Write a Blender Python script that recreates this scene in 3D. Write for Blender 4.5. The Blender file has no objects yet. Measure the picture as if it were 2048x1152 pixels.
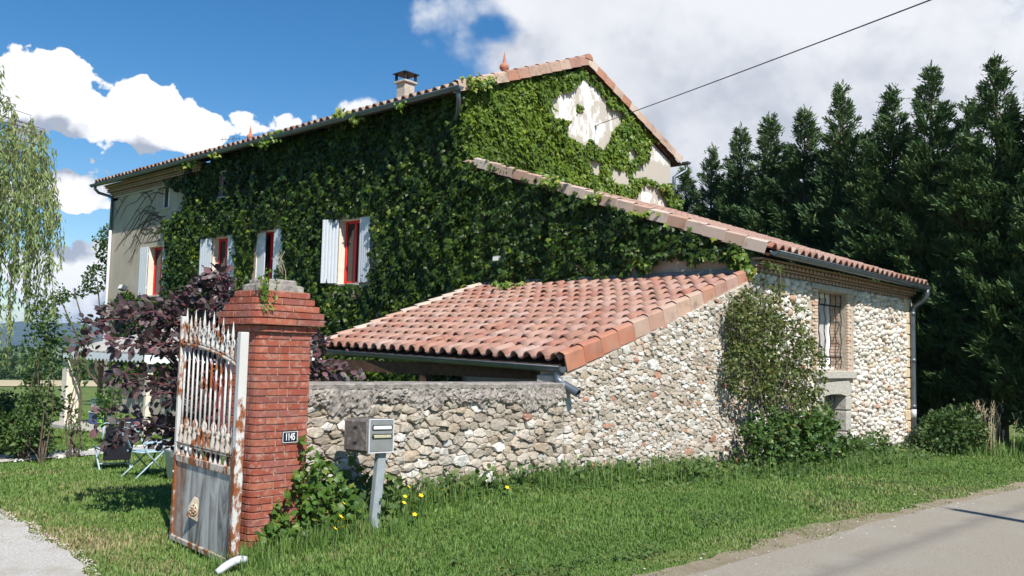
import bpy, bmesh, math, random
import numpy as np
from mathutils import Vector, Matrix

SC = bpy.context.scene
COL = SC.collection
rng = np.random.default_rng(11)
random.seed(5)
R = math.radians

# ------------------------------------------------------------------ camera
cam_d = bpy.data.cameras.new('camera')
cam = bpy.data.objects.new('camera', cam_d)
COL.objects.link(cam)
PITCH, ROLL, YAW = R(4.346), R(1.347), R(42.270)
fw = Vector((math.cos(YAW) * math.cos(PITCH), math.sin(YAW) * math.cos(PITCH), math.sin(PITCH)))
rt = Vector((math.sin(YAW), -math.cos(YAW), 0))
up = rt.cross(fw)
r2 = math.cos(ROLL) * rt + math.sin(ROLL) * up
u2 = -math.sin(ROLL) * rt + math.cos(ROLL) * up
m3 = Matrix((r2, u2, -fw)).transposed()
cam.matrix_world = Matrix.Translation((0, 0, 1.65)) @ m3.to_4x4()
cam_d.sensor_width = 36.0
cam_d.lens = 1761.04 / 2048 * 36.0
cam_d.clip_start = 0.1
cam_d.clip_end = 20000
SC.camera = cam

# ------------------------------------------------------------------ sun, sky, exposure
SUN_DIR = Vector((-0.385, -0.91, 1.0)).normalized()
SUN_EL = math.asin(SUN_DIR.z)
SUN_ROT = math.atan2(SUN_DIR.x, SUN_DIR.y)
sl = bpy.data.lights.new('sun', 'SUN')
sl.energy = 5.0
sl.angle = R(0.55)
sl.color = (1.0, 0.95, 0.865)
sun = bpy.data.objects.new('sun', sl)
COL.objects.link(sun)
sun.rotation_euler = SUN_DIR.to_track_quat('Z', 'Y').to_euler()
sun.location = (-20, -40, 45)

SC.view_settings.view_transform = 'Standard'
SC.view_settings.look = 'None'
SC.view_settings.gamma = 1
SC.view_settings.exposure = 0.45
SC.view_settings.use_curve_mapping = False

W = bpy.data.worlds.new('World')
SC.world = W
W.use_nodes = True


def build_sky():
    nt = W.node_tree
    nt.nodes.clear()

    # group: how much cloud there is in a direction of the sky
    g = bpy.data.node_groups.new('cloud_amount', 'ShaderNodeTree')
    g.interface.new_socket('Dir', in_out='INPUT', socket_type='NodeSocketVector')
    g.interface.new_socket('Amount', in_out='OUTPUT', socket_type='NodeSocketFloat')
    N, L = g.nodes, g.links
    gi = N.new('NodeGroupInput')
    go = N.new('NodeGroupOutput')

    def M(op, a, b=None, c=None, clamp=False):
        n = N.new('ShaderNodeMath')
        n.operation = op
        n.use_clamp = clamp
        for i, v in enumerate((a, b, c)):
            if v is None:
                continue
            if isinstance(v, (int, float)):
                n.inputs[i].default_value = v
            else:
                L.new(v, n.inputs[i])
        return n.outputs[0]
    nrm = N.new('ShaderNodeVectorMath')
    nrm.operation = 'NORMALIZE'
    L.new(gi.outputs[0], nrm.inputs[0])
    sp = N.new('ShaderNodeSeparateXYZ')
    L.new(nrm.outputs[0], sp.inputs[0])
    az = M('ARCTAN2', sp.outputs[1], sp.outputs[0])
    el = M('ARCSINE', sp.outputs[2])

    def noise(scale, detail, rough, stretch=1.0, off=0.0):
        cv = N.new('ShaderNodeVectorMath')
        cv.operation = 'MULTIPLY_ADD'
        L.new(nrm.outputs[0], cv.inputs[0])
        cv.inputs[1].default_value = (scale, scale, scale * stretch)
        cv.inputs[2].default_value = (off, off * 0.7, off * 0.3)
        n = N.new('ShaderNodeTexNoise')
        n.inputs['Scale'].default_value = 1.0
        n.inputs['Detail'].default_value = detail
        n.inputs['Roughness'].default_value = rough
        L.new(cv.outputs[0], n.inputs['Vector'])
        return n.outputs['Fac']
    big = noise(2.2, 2, 0.5, 1.6, 3.1)
    fine = noise(9.0, 7, 0.62, 1.25, 7.7)
    # fields of heaped cloud: azimuth, elevation, half widths (degrees), weight
    fields = [
        (71.5, 13.9, 3.2, 2.7, 1.1), (70.2, 16.0, 1.7, 1.6, 0.85), (67.0, 13.3, 3.0, 2.1, 1.05), (64.8, 14.2, 2.0, 2.0, 1.05), (62.2, 13.1, 1.9, 1.7, 0.85), (76.5, 13.0, 4.0, 3.0, 1.0),
        (58.0, 13.7, 2.8, 1.0, 0.8), (68.7, 8.8, 2.4, 1.5, 1.35), (72.6, 8.6, 2.8, 1.1, 0.9), (70.3, 4.3, 3.6, 1.6, 1.35), (65.0, 6.0, 2.8, 1.5, 1.15), (67.0, 1.9, 9.0, 1.2, 1.2), (52.2, 14.9, 2.0, 1.4, 1.05),
        (22.0, 19.0, 20.0, 8.0, 1.25), (31.0, 21.5, 9.0, 5.5, 0.8), (41.5, 18.2, 3.6, 2.6, 0.65), (41.0, 23.0, 3.4, 1.8, 0.6), (46.0, 22.3, 3.4, 3.0, 0.5), (49.5, 21.5, 2.0, 1.3, 0.35),
        (22.0, 10.5, 18.0, 6.0, 1.0), (36.0, 15.0, 5.0, 5.0, 0.75), (33.0, 12.5, 7.0, 4.0, 0.8),
        (69.0, 22.0, 9.0, 3.4, -1.1), (58.5, 19.2, 6.0, 3.4, -1.0), (72.0, 10.6, 3.2, 0.5, -0.5), (69.5, 6.8, 4.2, 0.7, -0.9), (63.0, 9.4, 3.4, 1.4, -0.9), (33.3, 14.3, 1.3, 1.5, -0.85), (47.0, 24.5, 2.0, 1.5, -0.3), (43.8, 20.8, 1.4, 0.9, -0.6),
    ]
    tot = None
    for a, e, wa, we, wt in fields:
        da = M('MULTIPLY', M('SUBTRACT', az, R(a)), 1 / R(wa))
        de = M('MULTIPLY', M('SUBTRACT', el, R(e)), 1 / R(we))
        d2 = M('ADD', M('MULTIPLY', da, da), M('MULTIPLY', de, de))
        b = M('MULTIPLY', M('POWER', 2.718, M('MULTIPLY', d2, -1.0)), wt)
        tot = b if tot is None else M('ADD', tot, b)
    base = M('MULTIPLY', M('SUBTRACT', big, 0.5), 1.0)

    def puffs(scale, w):
        cv = N.new('ShaderNodeVectorMath')
        cv.operation = 'MULTIPLY_ADD'
        L.new(nrm.outputs[0], cv.inputs[0])
        cv.inputs[1].default_value = (scale, scale, scale * 1.2)
        wv = N.new('ShaderNodeVectorMath')
        wv.operation = 'SCALE'
        wn = N.new('ShaderNodeTexNoise')
        wn.inputs['Scale'].default_value = scale * 0.8
        wn.inputs['Detail'].default_value = 6
        L.new(nrm.outputs[0], wn.inputs['Vector'])
        L.new(wn.outputs['Color'], wv.inputs[0])
        wv.inputs['Scale'].default_value = 1.5
        L.new(wv.outputs[0], cv.inputs[2])
        v = N.new('ShaderNodeTexVoronoi')
        v.feature = 'F1'
        v.inputs['Scale'].default_value = 1.0
        L.new(cv.outputs[0], v.inputs['Vector'])
        return M('MULTIPLY', M('SUBTRACT', 0.45, v.outputs['Distance']), w)
    s = M('ADD', M('ADD', tot, base), M('MULTIPLY', M('SUBTRACT', fine, 0.5), 0.85))
    heap = M('ADD', 0.30, M('MULTIPLY', M('MULTIPLY', M('SUBTRACT', az, R(47)), 1 / R(9), clamp=True), 0.70))
    rag = M('MULTIPLY', M('SUBTRACT', noise(38.0, 6, 0.66, 1.1, 2.2), 0.5), 0.85)
    lump = M('ADD', M('ADD', puffs(12.0, 0.85), puffs(27.0, 0.80)), puffs(60.0, 0.48))
    s = M('ADD', s, M('MULTIPLY', M('ADD', rag, lump), heap))
    L.new(M('SUBTRACT', s, 0.42), go.inputs[0])

    N, L = nt.nodes, nt.links
    out = N.new('ShaderNodeOutputWorld')
    tc = N.new('ShaderNodeTexCoord')
    sky = N.new('ShaderNodeTexSky')
    sky.sky_type = 'NISHITA'
    sky.sun_disc = False
    sky.sun_elevation = SUN_EL
    sky.sun_rotation = SUN_ROT
    sky.altitude = 200
    sky.air_density = 1.0
    sky.dust_density = 0.12
    sky.ozone_density = 2.2
    bg = N.new('ShaderNodeBackground')
    bg.inputs['Strength'].default_value = 0.091
    hs = N.new('ShaderNodeHueSaturation')
    hs.inputs['Saturation'].default_value = 1.38
    hs.inputs['Value'].default_value = 1.0
    L.new(sky.outputs[0], hs.inputs['Color'])
    L.new(hs.outputs[0], bg.inputs['Color'])
    a1 = N.new('ShaderNodeGroup')
    a1.node_tree = g
    L.new(tc.outputs['Generated'], a1.inputs[0])
    sh = N.new('ShaderNodeVectorMath')
    sh.operation = 'ADD'
    sh.inputs[1].default_value = (-0.012, -0.03, 0.05)
    L.new(tc.outputs['Generated'], sh.inputs[0])
    a2 = N.new('ShaderNodeGroup')
    a2.node_tree = g
    L.new(sh.outputs[0], a2.inputs[0])

    def M(op, a, b=None, clamp=False):
        n = N.new('ShaderNodeMath')
        n.operation = op
        n.use_clamp = clamp
        for i, v in enumerate((a, b)):
            if v is None:
                continue
            if isinstance(v, (int, float)):
                n.inputs[i].default_value = v
            else:
                L.new(v, n.inputs[i])
        return n.outputs[0]

    def mr(v, a, b, c=0.0, d=1.0, smooth=True):
        n = N.new('ShaderNodeMapRange')
        n.interpolation_type = 'SMOOTHSTEP' if smooth else 'LINEAR'
        L.new(v, n.inputs[0])
        n.inputs[1].default_value = a
        n.inputs[2].default_value = b
        n.inputs[3].default_value = c
        n.inputs[4].default_value = d
        return n.outputs[0]
    D1, D2 = a1.outputs[0], a2.outputs[0]
    sx_ = N.new('ShaderNodeSeparateXYZ')
    L.new(tc.outputs['Generated'], sx_.inputs[0])
    side = mr(M('ARCTAN2', sx_.outputs[1], sx_.outputs[0]), R(58), R(46))
    # crisp heaps on the left, thin ragged veils on the right
    D1s = M('SUBTRACT', D1, M('MULTIPLY', side, 0.0))
    alpha = mr(M('DIVIDE', D1s, M('ADD', 0.14, M('MULTIPLY', side, 0.55))), 0.0, 1.0)
    # heaped clouds are lit from above: more cloud over a spot means less light on it
    wn = N.new('ShaderNodeTexNoise')
    wn.inputs['Scale'].default_value = 6.5
    wn.inputs['Detail'].default_value = 7
    wn.inputs['Roughness'].default_value = 0.58
    L.new(tc.outputs['Generated'], wn.inputs['Vector'])
    lit = M('ADD', mr(M('SUBTRACT', D1, D2), -0.75, 0.60), M('MULTIPLY', M('SUBTRACT', wn.outputs['Fac'], 0.5), 1.1))
    lit = M('SUBTRACT', lit, M('MULTIPLY', mr(D2, 0.30, 1.35, 0.0, 0.42), M('SUBTRACT', 1.0, M('MULTIPLY', side, 0.45))), clamp=True)
    soft = M('ADD', 0.20, M('MULTIPLY', lit, 0.50))
    lit = M('ADD', M('MULTIPLY', lit, M('SUBTRACT', 1.0, side)), M('MULTIPLY', soft, side))
    cr = N.new('ShaderNodeMix')
    cr.data_type = 'RGBA'
    L.new(lit, cr.inputs[0])
    cr.inputs[6].default_value = (0.33, 0.365, 0.44, 1)
    cr.inputs[7].default_value = (0.82, 0.82, 0.83, 1)
    bc = N.new('ShaderNodeBackground')
    L.new(cr.outputs[2], bc.inputs['Color'])
    bc.inputs['Strength'].default_value = 1.0
    mx = N.new('ShaderNodeMixShader')
    L.new(alpha, mx.inputs[0])
    L.new(bg.outputs[0], mx.inputs[1])
    L.new(bc.outputs[0], mx.inputs[2])
    L.new(mx.outputs[0], out.inputs['Surface'])


build_sky()
W.cycles.sampling_method = 'MANUAL'
W.cycles.sample_map_resolution = 256

# ------------------------------------------------------------------ helpers
def tag(o, label=None, cat=None, group=None, kind=None):
    if label:
        o['label'] = label
    if cat:
        o['category'] = cat
    if group:
        o['group'] = group
    if kind:
        o['kind'] = kind
    return o


def thing(name, label, cat, loc=(0, 0, 0), rz=0.0, group=None):
    o = bpy.data.objects.new(name, None)
    o.empty_display_size = 0.1
    COL.objects.link(o)
    o.location = loc
    o.rotation_euler = (0, 0, rz)
    return tag(o, label, cat, group)


def link(name, me, parent=None, loc=None):
    o = bpy.data.objects.new(name, me)
    COL.objects.link(o)
    if parent is not None:
        o.parent = parent
    if loc is not None:
        o.location = loc
    return o


def part(name, parent, loc=(0, 0, 0)):
    o = bpy.data.objects.new(name, None)
    o.empty_display_size = 0.05
    COL.objects.link(o)
    o.parent = parent
    o.location = loc
    return o


class MB:
    """collects shapes for ONE mesh object"""
    def __init__(s):
        s.v, s.f, s.sm = [], [], []

    def add(s, v, f, smooth=False):
        b = len(s.v)
        s.v += [tuple(p) for p in v]
        s.f += [tuple(i + b for i in q) for q in f]
        s.sm += [smooth] * len(f)
        return s

    def box(s, a, b, mtx=None, bev=0.0):
        x0, y0, z0 = a
        x1, y1, z1 = b
        if bev > 0:
            bm = bmesh.new()
            bmesh.ops.create_cube(bm, size=1)
            for q in bm.verts:
                q.co = Vector(((x0 + x1) / 2 + q.co.x * (x1 - x0), (y0 + y1) / 2 + q.co.y * (y1 - y0), (z0 + z1) / 2 + q.co.z * (z1 - z0)))
            bmesh.ops.bevel(bm, geom=list(bm.edges), offset=bev, segments=1, affect='EDGES', profile=0.5)
            bm.verts.index_update()
            v = [q.co.copy() for q in bm.verts]
            f = [[q.index for q in fc.verts] for fc in bm.faces]
            bm.free()
        else:
            v = [Vector(p) for p in ((x0, y0, z0), (x1, y0, z0), (x1, y1, z0), (x0, y1, z0), (x0, y0, z1), (x1, y0, z1), (x1, y1, z1), (x0, y1, z1))]
            f = [(0, 3, 2, 1), (4, 5, 6, 7), (0, 1, 5, 4), (1, 2, 6, 5), (2, 3, 7, 6), (3, 0, 4, 7)]
        if mtx is not None:
            v = [mtx @ p for p in v]
        return s.add(v, f)

    def tube(s, pts, r, n=8, cap=True):
        pts = [Vector(p) for p in pts]
        rr = r if isinstance(r, (list, tuple)) else [r] * len(pts)
        b = len(s.v)
        ref = Vector((0, 0, 1))
        d0 = (pts[1] - pts[0]).normalized()
        if abs(d0.z) > 0.9:
            ref = Vector((1, 0, 0))
        x = d0.cross(ref).normalized()
        V, F = [], []
        for i, p in enumerate(pts):
            if i == 0:
                d = pts[1] - pts[0]
            elif i == len(pts) - 1:
                d = pts[-1] - pts[-2]
            else:
                d = (pts[i + 1] - pts[i]).normalized() + (pts[i] - pts[i - 1]).normalized()
            d.normalize()
            x = (x - d * x.dot(d))
            if x.length < 1e-6:
                x = d.orthogonal()
            x.normalize()
            y = d.cross(x)
            for k in range(n):
                a = 2 * math.pi * k / n
                V.append(p + (x * math.cos(a) + y * math.sin(a)) * rr[i])
        for i in range(len(pts) - 1):
            for k in range(n):
                F.append((i * n + k, i * n + (k + 1) % n, (i + 1) * n + (k + 1) % n, (i + 1) * n + k))
        s.add(V, F, n > 4)
        if cap:
            s.f.append(tuple(b + k for k in range(n))[::-1])
            s.f.append(tuple(b + (len(pts) - 1) * n + k for k in range(n)))
            s.sm += [False, False]
        return s

    def lathe(s, prof, c=(0, 0, 0), n=12, axis='z'):
        V, F = [], []
        for (r, h) in prof:
            for k in range(n):
                a = 2 * math.pi * k / n
                V.append((c[0] + r * math.cos(a), c[1] + r * math.sin(a), c[2] + h))
        for i in range(len(prof) - 1):
            for k in range(n):
                F.append((i * n + k, i * n + (k + 1) % n, (i + 1) * n + (k + 1) % n, (i + 1) * n + k))
        s.add(V, F, True)
        return s

    def prism(s, poly, d0, d1, fn):
        """poly in 2D, extruded between depths; fn(u, v, d) gives the point"""
        n = len(poly)
        V = [fn(u, v, d0) for u, v in poly] + [fn(u, v, d1) for u, v in poly]
        F = [tuple(range(n))[::-1], tuple(range(n, 2 * n))] + [(i, (i + 1) % n, n + (i + 1) % n, n + i) for i in range(n)]
        return s.add(V, F)

    def mesh(s, name, mat=None):
        me = bpy.data.meshes.new(name)
        me.from_pydata(s.v, [], s.f)
        if mat:
            me.materials.append(mat)
        me.polygons.foreach_set('use_smooth', s.sm)
        bm = bmesh.new()
        bm.from_mesh(me)
        bmesh.ops.recalc_face_normals(bm, faces=bm.faces)
        bm.to_mesh(me)
        bm.free()
        return me

    def build(s, name, mat, parent=None, loc=None):
        return link(name, s.mesh(name, mat), parent, loc)


def mesh_np(name, V, F, mat, rnd=None, smooth=False):
    """fast mesh from arrays; F has a fixed number of corners per face"""
    me = bpy.data.meshes.new(name)
    V = np.ascontiguousarray(V, dtype=np.float32)
    F = np.ascontiguousarray(F, dtype=np.int32)
    k = F.shape[1]
    me.vertices.add(len(V))
    me.vertices.foreach_set('co', V.ravel())
    me.loops.add(F.size)
    me.loops.foreach_set('vertex_index', F.ravel())
    me.polygons.add(len(F))
    me.polygons.foreach_set('loop_start', np.arange(0, F.size, k, dtype=np.int32))
    me.polygons.foreach_set('loop_total', np.full(len(F), k, dtype=np.int32))
    if smooth:
        me.polygons.foreach_set('use_smooth', np.ones(len(F), dtype=bool))
    if rnd is not None:
        at = me.attributes.new('rnd', 'FLOAT', 'POINT')
        at.data.foreach_set('value', np.ascontiguousarray(rnd, dtype=np.float32))
    me.materials.append(mat)
    me.update()
    me.validate()
    return me


# ------------------------------------------------------------------ materials
class NT:
    def __init__(s, name):
        s.m = bpy.data.materials.new(name)
        s.m.use_nodes = True
        s.t = s.m.node_tree
        s.t.nodes.clear()
        s.out = s.new('ShaderNodeOutputMaterial')
        s.b = s.new('ShaderNodeBsdfPrincipled')
        s.lk(s.b.outputs[0], s.out.inputs[0])

    def new(s, t):
        return s.t.nodes.new(t)

    def lk(s, a, b):
        s.t.links.new(a, b)

    def math(s, op, a, b=0.0, clamp=False):
        n = s.new('ShaderNodeMath')
        n.operation = op
        n.use_clamp = clamp
        for i, v in enumerate((a, b)):
            if isinstance(v, (int, float)):
                n.inputs[i].default_value = v
            else:
                s.lk(v, n.inputs[i])
        return n.outputs[0]

    def pos(s, obj=False):
        if obj:
            n = s.new('ShaderNodeTexCoord')
            return n.outputs['Object']
        n = s.new('ShaderNodeNewGeometry')
        return n.outputs['Position']

    def scaled(s, v, sc):
        n = s.new('ShaderNodeVectorMath')
        n.operation = 'MULTIPLY'
        s.lk(v, n.inputs[0])
        n.inputs[1].default_value = sc
        return n.outputs[0]

    def noise(s, v, scale, detail=4, rough=0.55, dist=0.0):
        n = s.new('ShaderNodeTexNoise')
        n.inputs['Scale'].default_value = scale
        n.inputs['Detail'].default_value = detail
        n.inputs['Roughness'].default_value = rough
        n.inputs['Distortion'].default_value = dist
        s.lk(v, n.inputs['Vector'])
        return n.outputs['Fac']

    def ramp(s, v, stops):
        n = s.new('ShaderNodeValToRGB')
        e = n.color_ramp.elements
        while len(e) < len(stops):
            e.new(0.5)
        for i, (p, c) in enumerate(stops):
            e[i].position = p
            e[i].color = (*c, 1) if len(c) == 3 else c
        s.lk(v, n.inputs[0])
        return n.outputs[0]

    def mask(s, v, a, b):
        n = s.new('ShaderNodeMapRange')
        n.interpolation_type = 'SMOOTHSTEP'
        s.lk(v, n.inputs[0])
        n.inputs[1].default_value = a
        n.inputs[2].default_value = b
        return n.outputs[0]

    def mix(s, f, a, b, mode='MIX'):
        n = s.new('ShaderNodeMix')
        n.data_type = 'RGBA'
        n.blend_type = mode
        if isinstance(f, (int, float)):
            n.inputs[0].default_value = f
        else:
            s.lk(f, n.inputs[0])
        for i, c in ((6, a), (7, b)):
            if isinstance(c, tuple):
                n.inputs[i].default_value = (*c, 1)
            else:
                s.lk(c, n.inputs[i])
        return n.outputs[2]

    def fin(s, col, rough=0.8, bump=None, bstr=0.3, bdist=0.01, spec=0.3, metal=0.0):
        if isinstance(col, tuple):
            s.b.inputs['Base Color'].default_value = (*col, 1)
        else:
            s.lk(col, s.b.inputs['Base Color'])
        if isinstance(rough, (int, float)):
            s.b.inputs['Roughness'].default_value = rough
        else:
            s.lk(rough, s.b.inputs['Roughness'])
        s.b.inputs['Specular IOR Level'].default_value = spec
        s.b.inputs['Metallic'].default_value = metal
        if bump is not None:
            n = s.new('ShaderNodeBump')
            n.inputs['Strength'].default_value = bstr
            n.inputs['Distance'].default_value = bdist
            s.lk(bump, n.inputs['Height'])
            s.lk(n.outputs[0], s.b.inputs['Normal'])
        return s.m


def attr(t, name='rnd'):
    n = t.new('ShaderNodeAttribute')
    n.attribute_name = name
    return n.outputs['Fac']


def orand(t):
    n = t.new('ShaderNodeObjectInfo')
    return n.outputs['Random']


def m_leaf(name, stops, trans=0.25, rough=0.5, spec=0.35, patch=None):
    t = NT(name)
    c = t.ramp(attr(t), stops)
    if patch:
        k = t.mask(t.noise(t.pos(), patch[0], 3), patch[1], patch[2])
        c = t.mix(k, c, patch[3], 'MULTIPLY')
    t.fin(c, rough, spec=spec)
    tr = t.new('ShaderNodeBsdfTranslucent')
    t.lk(t.mix(0.5, c, (0.10, 0.16, 0.02), 'ADD') if trans > 0.2 else c, tr.inputs[0])
    mx = t.new('ShaderNodeMixShader')
    mx.inputs[0].default_value = trans
    t.lk(t.b.outputs[0], mx.inputs[1])
    t.lk(tr.outputs[0], mx.inputs[2])
    t.lk(mx.outputs[0], t.out.inputs[0])
    return t.m


def m_plain(name, c, rough=0.6, var=0.15, scale=8, bstr=0.15, spec=0.3, metal=0.0):
    t = NT(name)
    n = t.noise(t.pos(), scale, 5)
    lo = tuple(x * (1 - var) for x in c)
    hi = tuple(min(1, x * (1 + var)) for x in c)
    return t.fin(t.ramp(n, [(0.3, lo), (0.7, hi)]), rough, n, bstr, 0.005, spec, metal)


def m_stone(name, stops, dirt=(0.30, 0.27, 0.23), damt=0.5):
    t = NT(name)
    p = t.pos()
    c = t.ramp(attr(t), stops)
    n1 = t.noise(p, 26, 6, 0.65)
    c = t.mix(t.mask(n1, 0.42, 0.72), c, t.mix(1.0, c, (0.66, 0.62, 0.57), 'MULTIPLY'))
    n2 = t.noise(p, 1.7, 4)
    c = t.mix(t.math('MULTIPLY', t.mask(n2, 0.45, 0.72), damt), c, t.mix(0.75, c, dirt, 'MULTIPLY'))
    n3 = t.noise(p, 70, 5, 0.7)
    return t.fin(c, 0.9, t.math('ADD', n1, t.math('MULTIPLY', n3, 0.4)), 0.55, 0.012, 0.15)


M = {}
M['stone_grey'] = m_stone('wall_stone', [(0, (0.33, 0.285, 0.235)), (0.25, (0.50, 0.44, 0.365)), (0.42, (0.43, 0.385, 0.33)), (0.62, (0.56, 0.515, 0.45)), (0.80, (0.45, 0.365, 0.275)), (0.88, (0.70, 0.69, 0.66)), (0.975, (0.66, 0.64, 0.60)), (1, (0.40, 0.20, 0.145))], damt=0.7)
M['stone_mix'] = m_stone('gable_stone', [(0, (0.35, 0.30, 0.24)), (0.2, (0.48, 0.425, 0.36)), (0.45, (0.54, 0.50, 0.45)), (0.62, (0.70, 0.69, 0.66)), (0.75, (0.48, 0.395, 0.30)), (0.87, (0.60, 0.575, 0.53)), (0.96, (0.44, 0.335, 0.24)), (1, (0.46, 0.23, 0.165))], damt=0.45)
M['stone_white'] = m_stone('cobble_stone', [(0, (0.54, 0.48, 0.41)), (0.15, (0.66, 0.63, 0.585)), (0.5, (0.72, 0.70, 0.665)), (0.7, (0.62, 0.575, 0.51)), (0.8, (0.52, 0.415, 0.29)), (0.88, (0.73, 0.72, 0.69)), (0.97, (0.48, 0.36, 0.27)), (1, (0.48, 0.28, 0.21))], damt=0.25)


def m_mortar(name, c, c2):
    t = NT(name)
    p = t.pos()
    n = t.noise(p, 14, 7, 0.65)
    n2 = t.noise(p, 90, 4, 0.7)
    return t.fin(t.ramp(n, [(0.3, c2), (0.65, c)]), 0.95, t.math('ADD', n, t.math('MULTIPLY', n2, 0.5)), 0.8, 0.03, 0.1)


M['mortar'] = m_mortar('lime_mortar', (0.54, 0.47, 0.38), (0.33, 0.28, 0.225))
M['mortar_grey'] = m_mortar('grey_mortar', (0.44, 0.385, 0.32), (0.24, 0.21, 0.175))
M['coping'] = m_mortar('weathered_coping', (0.46, 0.415, 0.37), (0.15, 0.135, 0.128))
M['concrete'] = m_mortar('concrete', (0.52, 0.49, 0.44), (0.38, 0.36, 0.32))


def m_brick():
    t = NT('red_brick')
    p = t.pos()
    r = orand(t)
    c = t.ramp(r, [(0, (0.24, 0.062, 0.040)), (0.3, (0.32, 0.090, 0.055)), (0.55, (0.28, 0.072, 0.048)), (0.75, (0.36, 0.115, 0.068)), (0.9, (0.30, 0.105, 0.085)), (1, (0.22, 0.075, 0.060))])
    n = t.noise(p, 18, 6, 0.65)
    c = t.mix(t.math('MULTIPLY', t.mask(n, 0.46, 0.72), 0.62), c, (0.44, 0.30, 0.25))
    n2 = t.noise(p, 3.2, 5, 0.6)
    c = t.mix(t.math('MULTIPLY', t.mask(n2, 0.50, 0.70), 0.5), c, (0.24, 0.10, 0.075))
    n3 = t.noise(p, 110, 4, 0.7)
    return t.fin(c, 0.88, t.math('ADD', n, t.math('MULTIPLY', n3, 0.5)), 0.4, 0.006, 0.2)


M['brick'] = m_brick()
M['brick_mortar'] = m_mortar('brick_mortar', (0.50, 0.40, 0.32), (0.30, 0.22, 0.17))


def m_tile(name, stops, dirt=0.65):
    t = NT(name)
    p = t.pos()
    c = t.ramp(orand(t), stops)
    n = t.noise(p, 5.5, 5, 0.62)
    c = t.mix(t.math('MULTIPLY', t.mask(n, 0.49, 0.72), dirt), c, (0.17, 0.13, 0.10))
    n1 = t.noise(p, 1.1, 3)
    c = t.mix(t.math('MULTIPLY', t.mask(n1, 0.45, 0.7), 0.35), c, (0.50, 0.36, 0.29))
    n2 = t.noise(p, 60, 4, 0.7)
    return t.fin(c, 0.85, n2, 0.3, 0.006, 0.2)


M['tile'] = m_tile('terracotta_tile', [(0, (0.326, 0.173, 0.133)), (0.3, (0.361, 0.202, 0.156)), (0.5, (0.398, 0.255, 0.209)), (0.64, (0.336, 0.146, 0.107)), (0.78, (0.381, 0.213, 0.154)), (0.9, (0.423, 0.304, 0.261)), (1, (0.316, 0.136, 0.102))])
M['ochre_brick'] = m_tile('ochre_brick', [(0, (0.52, 0.38, 0.28)), (0.5, (0.60, 0.47, 0.36)), (0.9, (0.55, 0.42, 0.33)), (1, (0.50, 0.27, 0.19))], 0.3)
M['tile_old'] = m_tile('weathered_tile', [(0, (0.38, 0.25, 0.19)), (0.4, (0.46, 0.34, 0.27)), (0.7, (0.50, 0.40, 0.32)), (0.9, (0.42, 0.23, 0.155)), (1, (0.34, 0.14, 0.09))])
M['tile_red'] = m_tile('red_verge_tile', [(0, (0.36, 0.13, 0.08)), (0.5, (0.42, 0.18, 0.11)), (1, (0.38, 0.25, 0.19))], 0.5)
M['tile_pale'] = m_tile('pale_verge_tile', [(0, (0.50, 0.39, 0.32)), (0.6, (0.56, 0.47, 0.40)), (0.85, (0.46, 0.30, 0.22)), (1, (0.42, 0.25, 0.18))], 0.5)


def m_render():
    t = NT('roughcast_render')
    p = t.pos()
    n = t.noise(p, 0.9, 6, 0.6)
    n2 = t.noise(p, 45, 5, 0.7)
    c = t.ramp(n, [(0.3, (0.39, 0.335, 0.275)), (0.7, (0.48, 0.42, 0.355))])
    st = t.noise(t.scaled(p, (6, 6, 0.5)), 1.0, 4)
    c = t.mix(t.math('MULTIPLY', t.mask(st, 0.52, 0.75), 0.4), c, (0.26, 0.23, 0.20))
    return t.fin(c, 0.95, n2, 0.5, 0.012, 0.1)


M['render'] = m_render()


def m_whitewash():
    t = NT('flaking_whitewash')
    p = t.pos()
    n = t.noise(t.scaled(p, (1.0, 1.0, 0.55)), 2.3, 9, 0.68, 0.3)
    n2 = t.noise(p, 30, 5, 0.7)
    sp = t.new('ShaderNodeSeparateXYZ')
    t.lk(p, sp.inputs[0])
    low = t.mask(sp.outputs[2], 7.55, 7.15)
    low2 = t.math('MULTIPLY', low, t.mask(sp.outputs[2], 6.45, 6.6))
    k = t.mask(t.math('SUBTRACT', n, t.math('MULTIPLY', low2, 0.4)), 0.46, 0.57)
    c = t.mix(k, t.ramp(n2, [(0.3, (0.40, 0.36, 0.31)), (0.7, (0.53, 0.49, 0.43))]), (0.80, 0.79, 0.77))
    return t.fin(c, 0.93, t.math('ADD', n2, k), 0.5, 0.01, 0.1)


M['whitewash'] = m_whitewash()
M['cream'] = m_plain('cream_reveal', (0.70, 0.63, 0.53), 0.9, 0.08)
M['zinc'] = m_plain('grey_zinc', (0.125, 0.15, 0.175), 0.42, 0.2, 6, 0.05, 0.5, 0.55)
M['pvc'] = m_plain('pale_grey_pipe', (0.55, 0.57, 0.60), 0.45, 0.06, 5, 0.02)
M['shutter'] = m_plain('white_shutter_paint', (0.56, 0.59, 0.64), 0.6, 0.05, 9, 0.05)
M['red'] = m_plain('red_window_paint', (0.62, 0.022, 0.02), 0.5, 0.1, 8, 0.02)
M['white'] = m_plain('white_paint', (0.80, 0.80, 0.79), 0.5, 0.04, 8, 0.03)
M['iron'] = m_plain('dark_iron', (0.025, 0.025, 0.028), 0.55, 0.3, 20, 0.1)
M['wood'] = m_plain('dark_timber', (0.085, 0.045, 0.03), 0.85, 0.4, 12, 0.3)
M['dark'] = m_plain('dark_interior', (0.035, 0.032, 0.03), 0.9, 0.3, 3, 0.1)
M['terracotta'] = m_plain('terracotta_finial', (0.42, 0.17, 0.105), 0.8, 0.2, 14, 0.1)
M['curtain'] = m_plain('net_curtain', (0.50, 0.48, 0.46), 0.9, 0.1, 6, 0.1)
M['bark'] = m_plain('grey_bark', (0.12, 0.095, 0.07), 0.95, 0.4, 18, 0.5)
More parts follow.
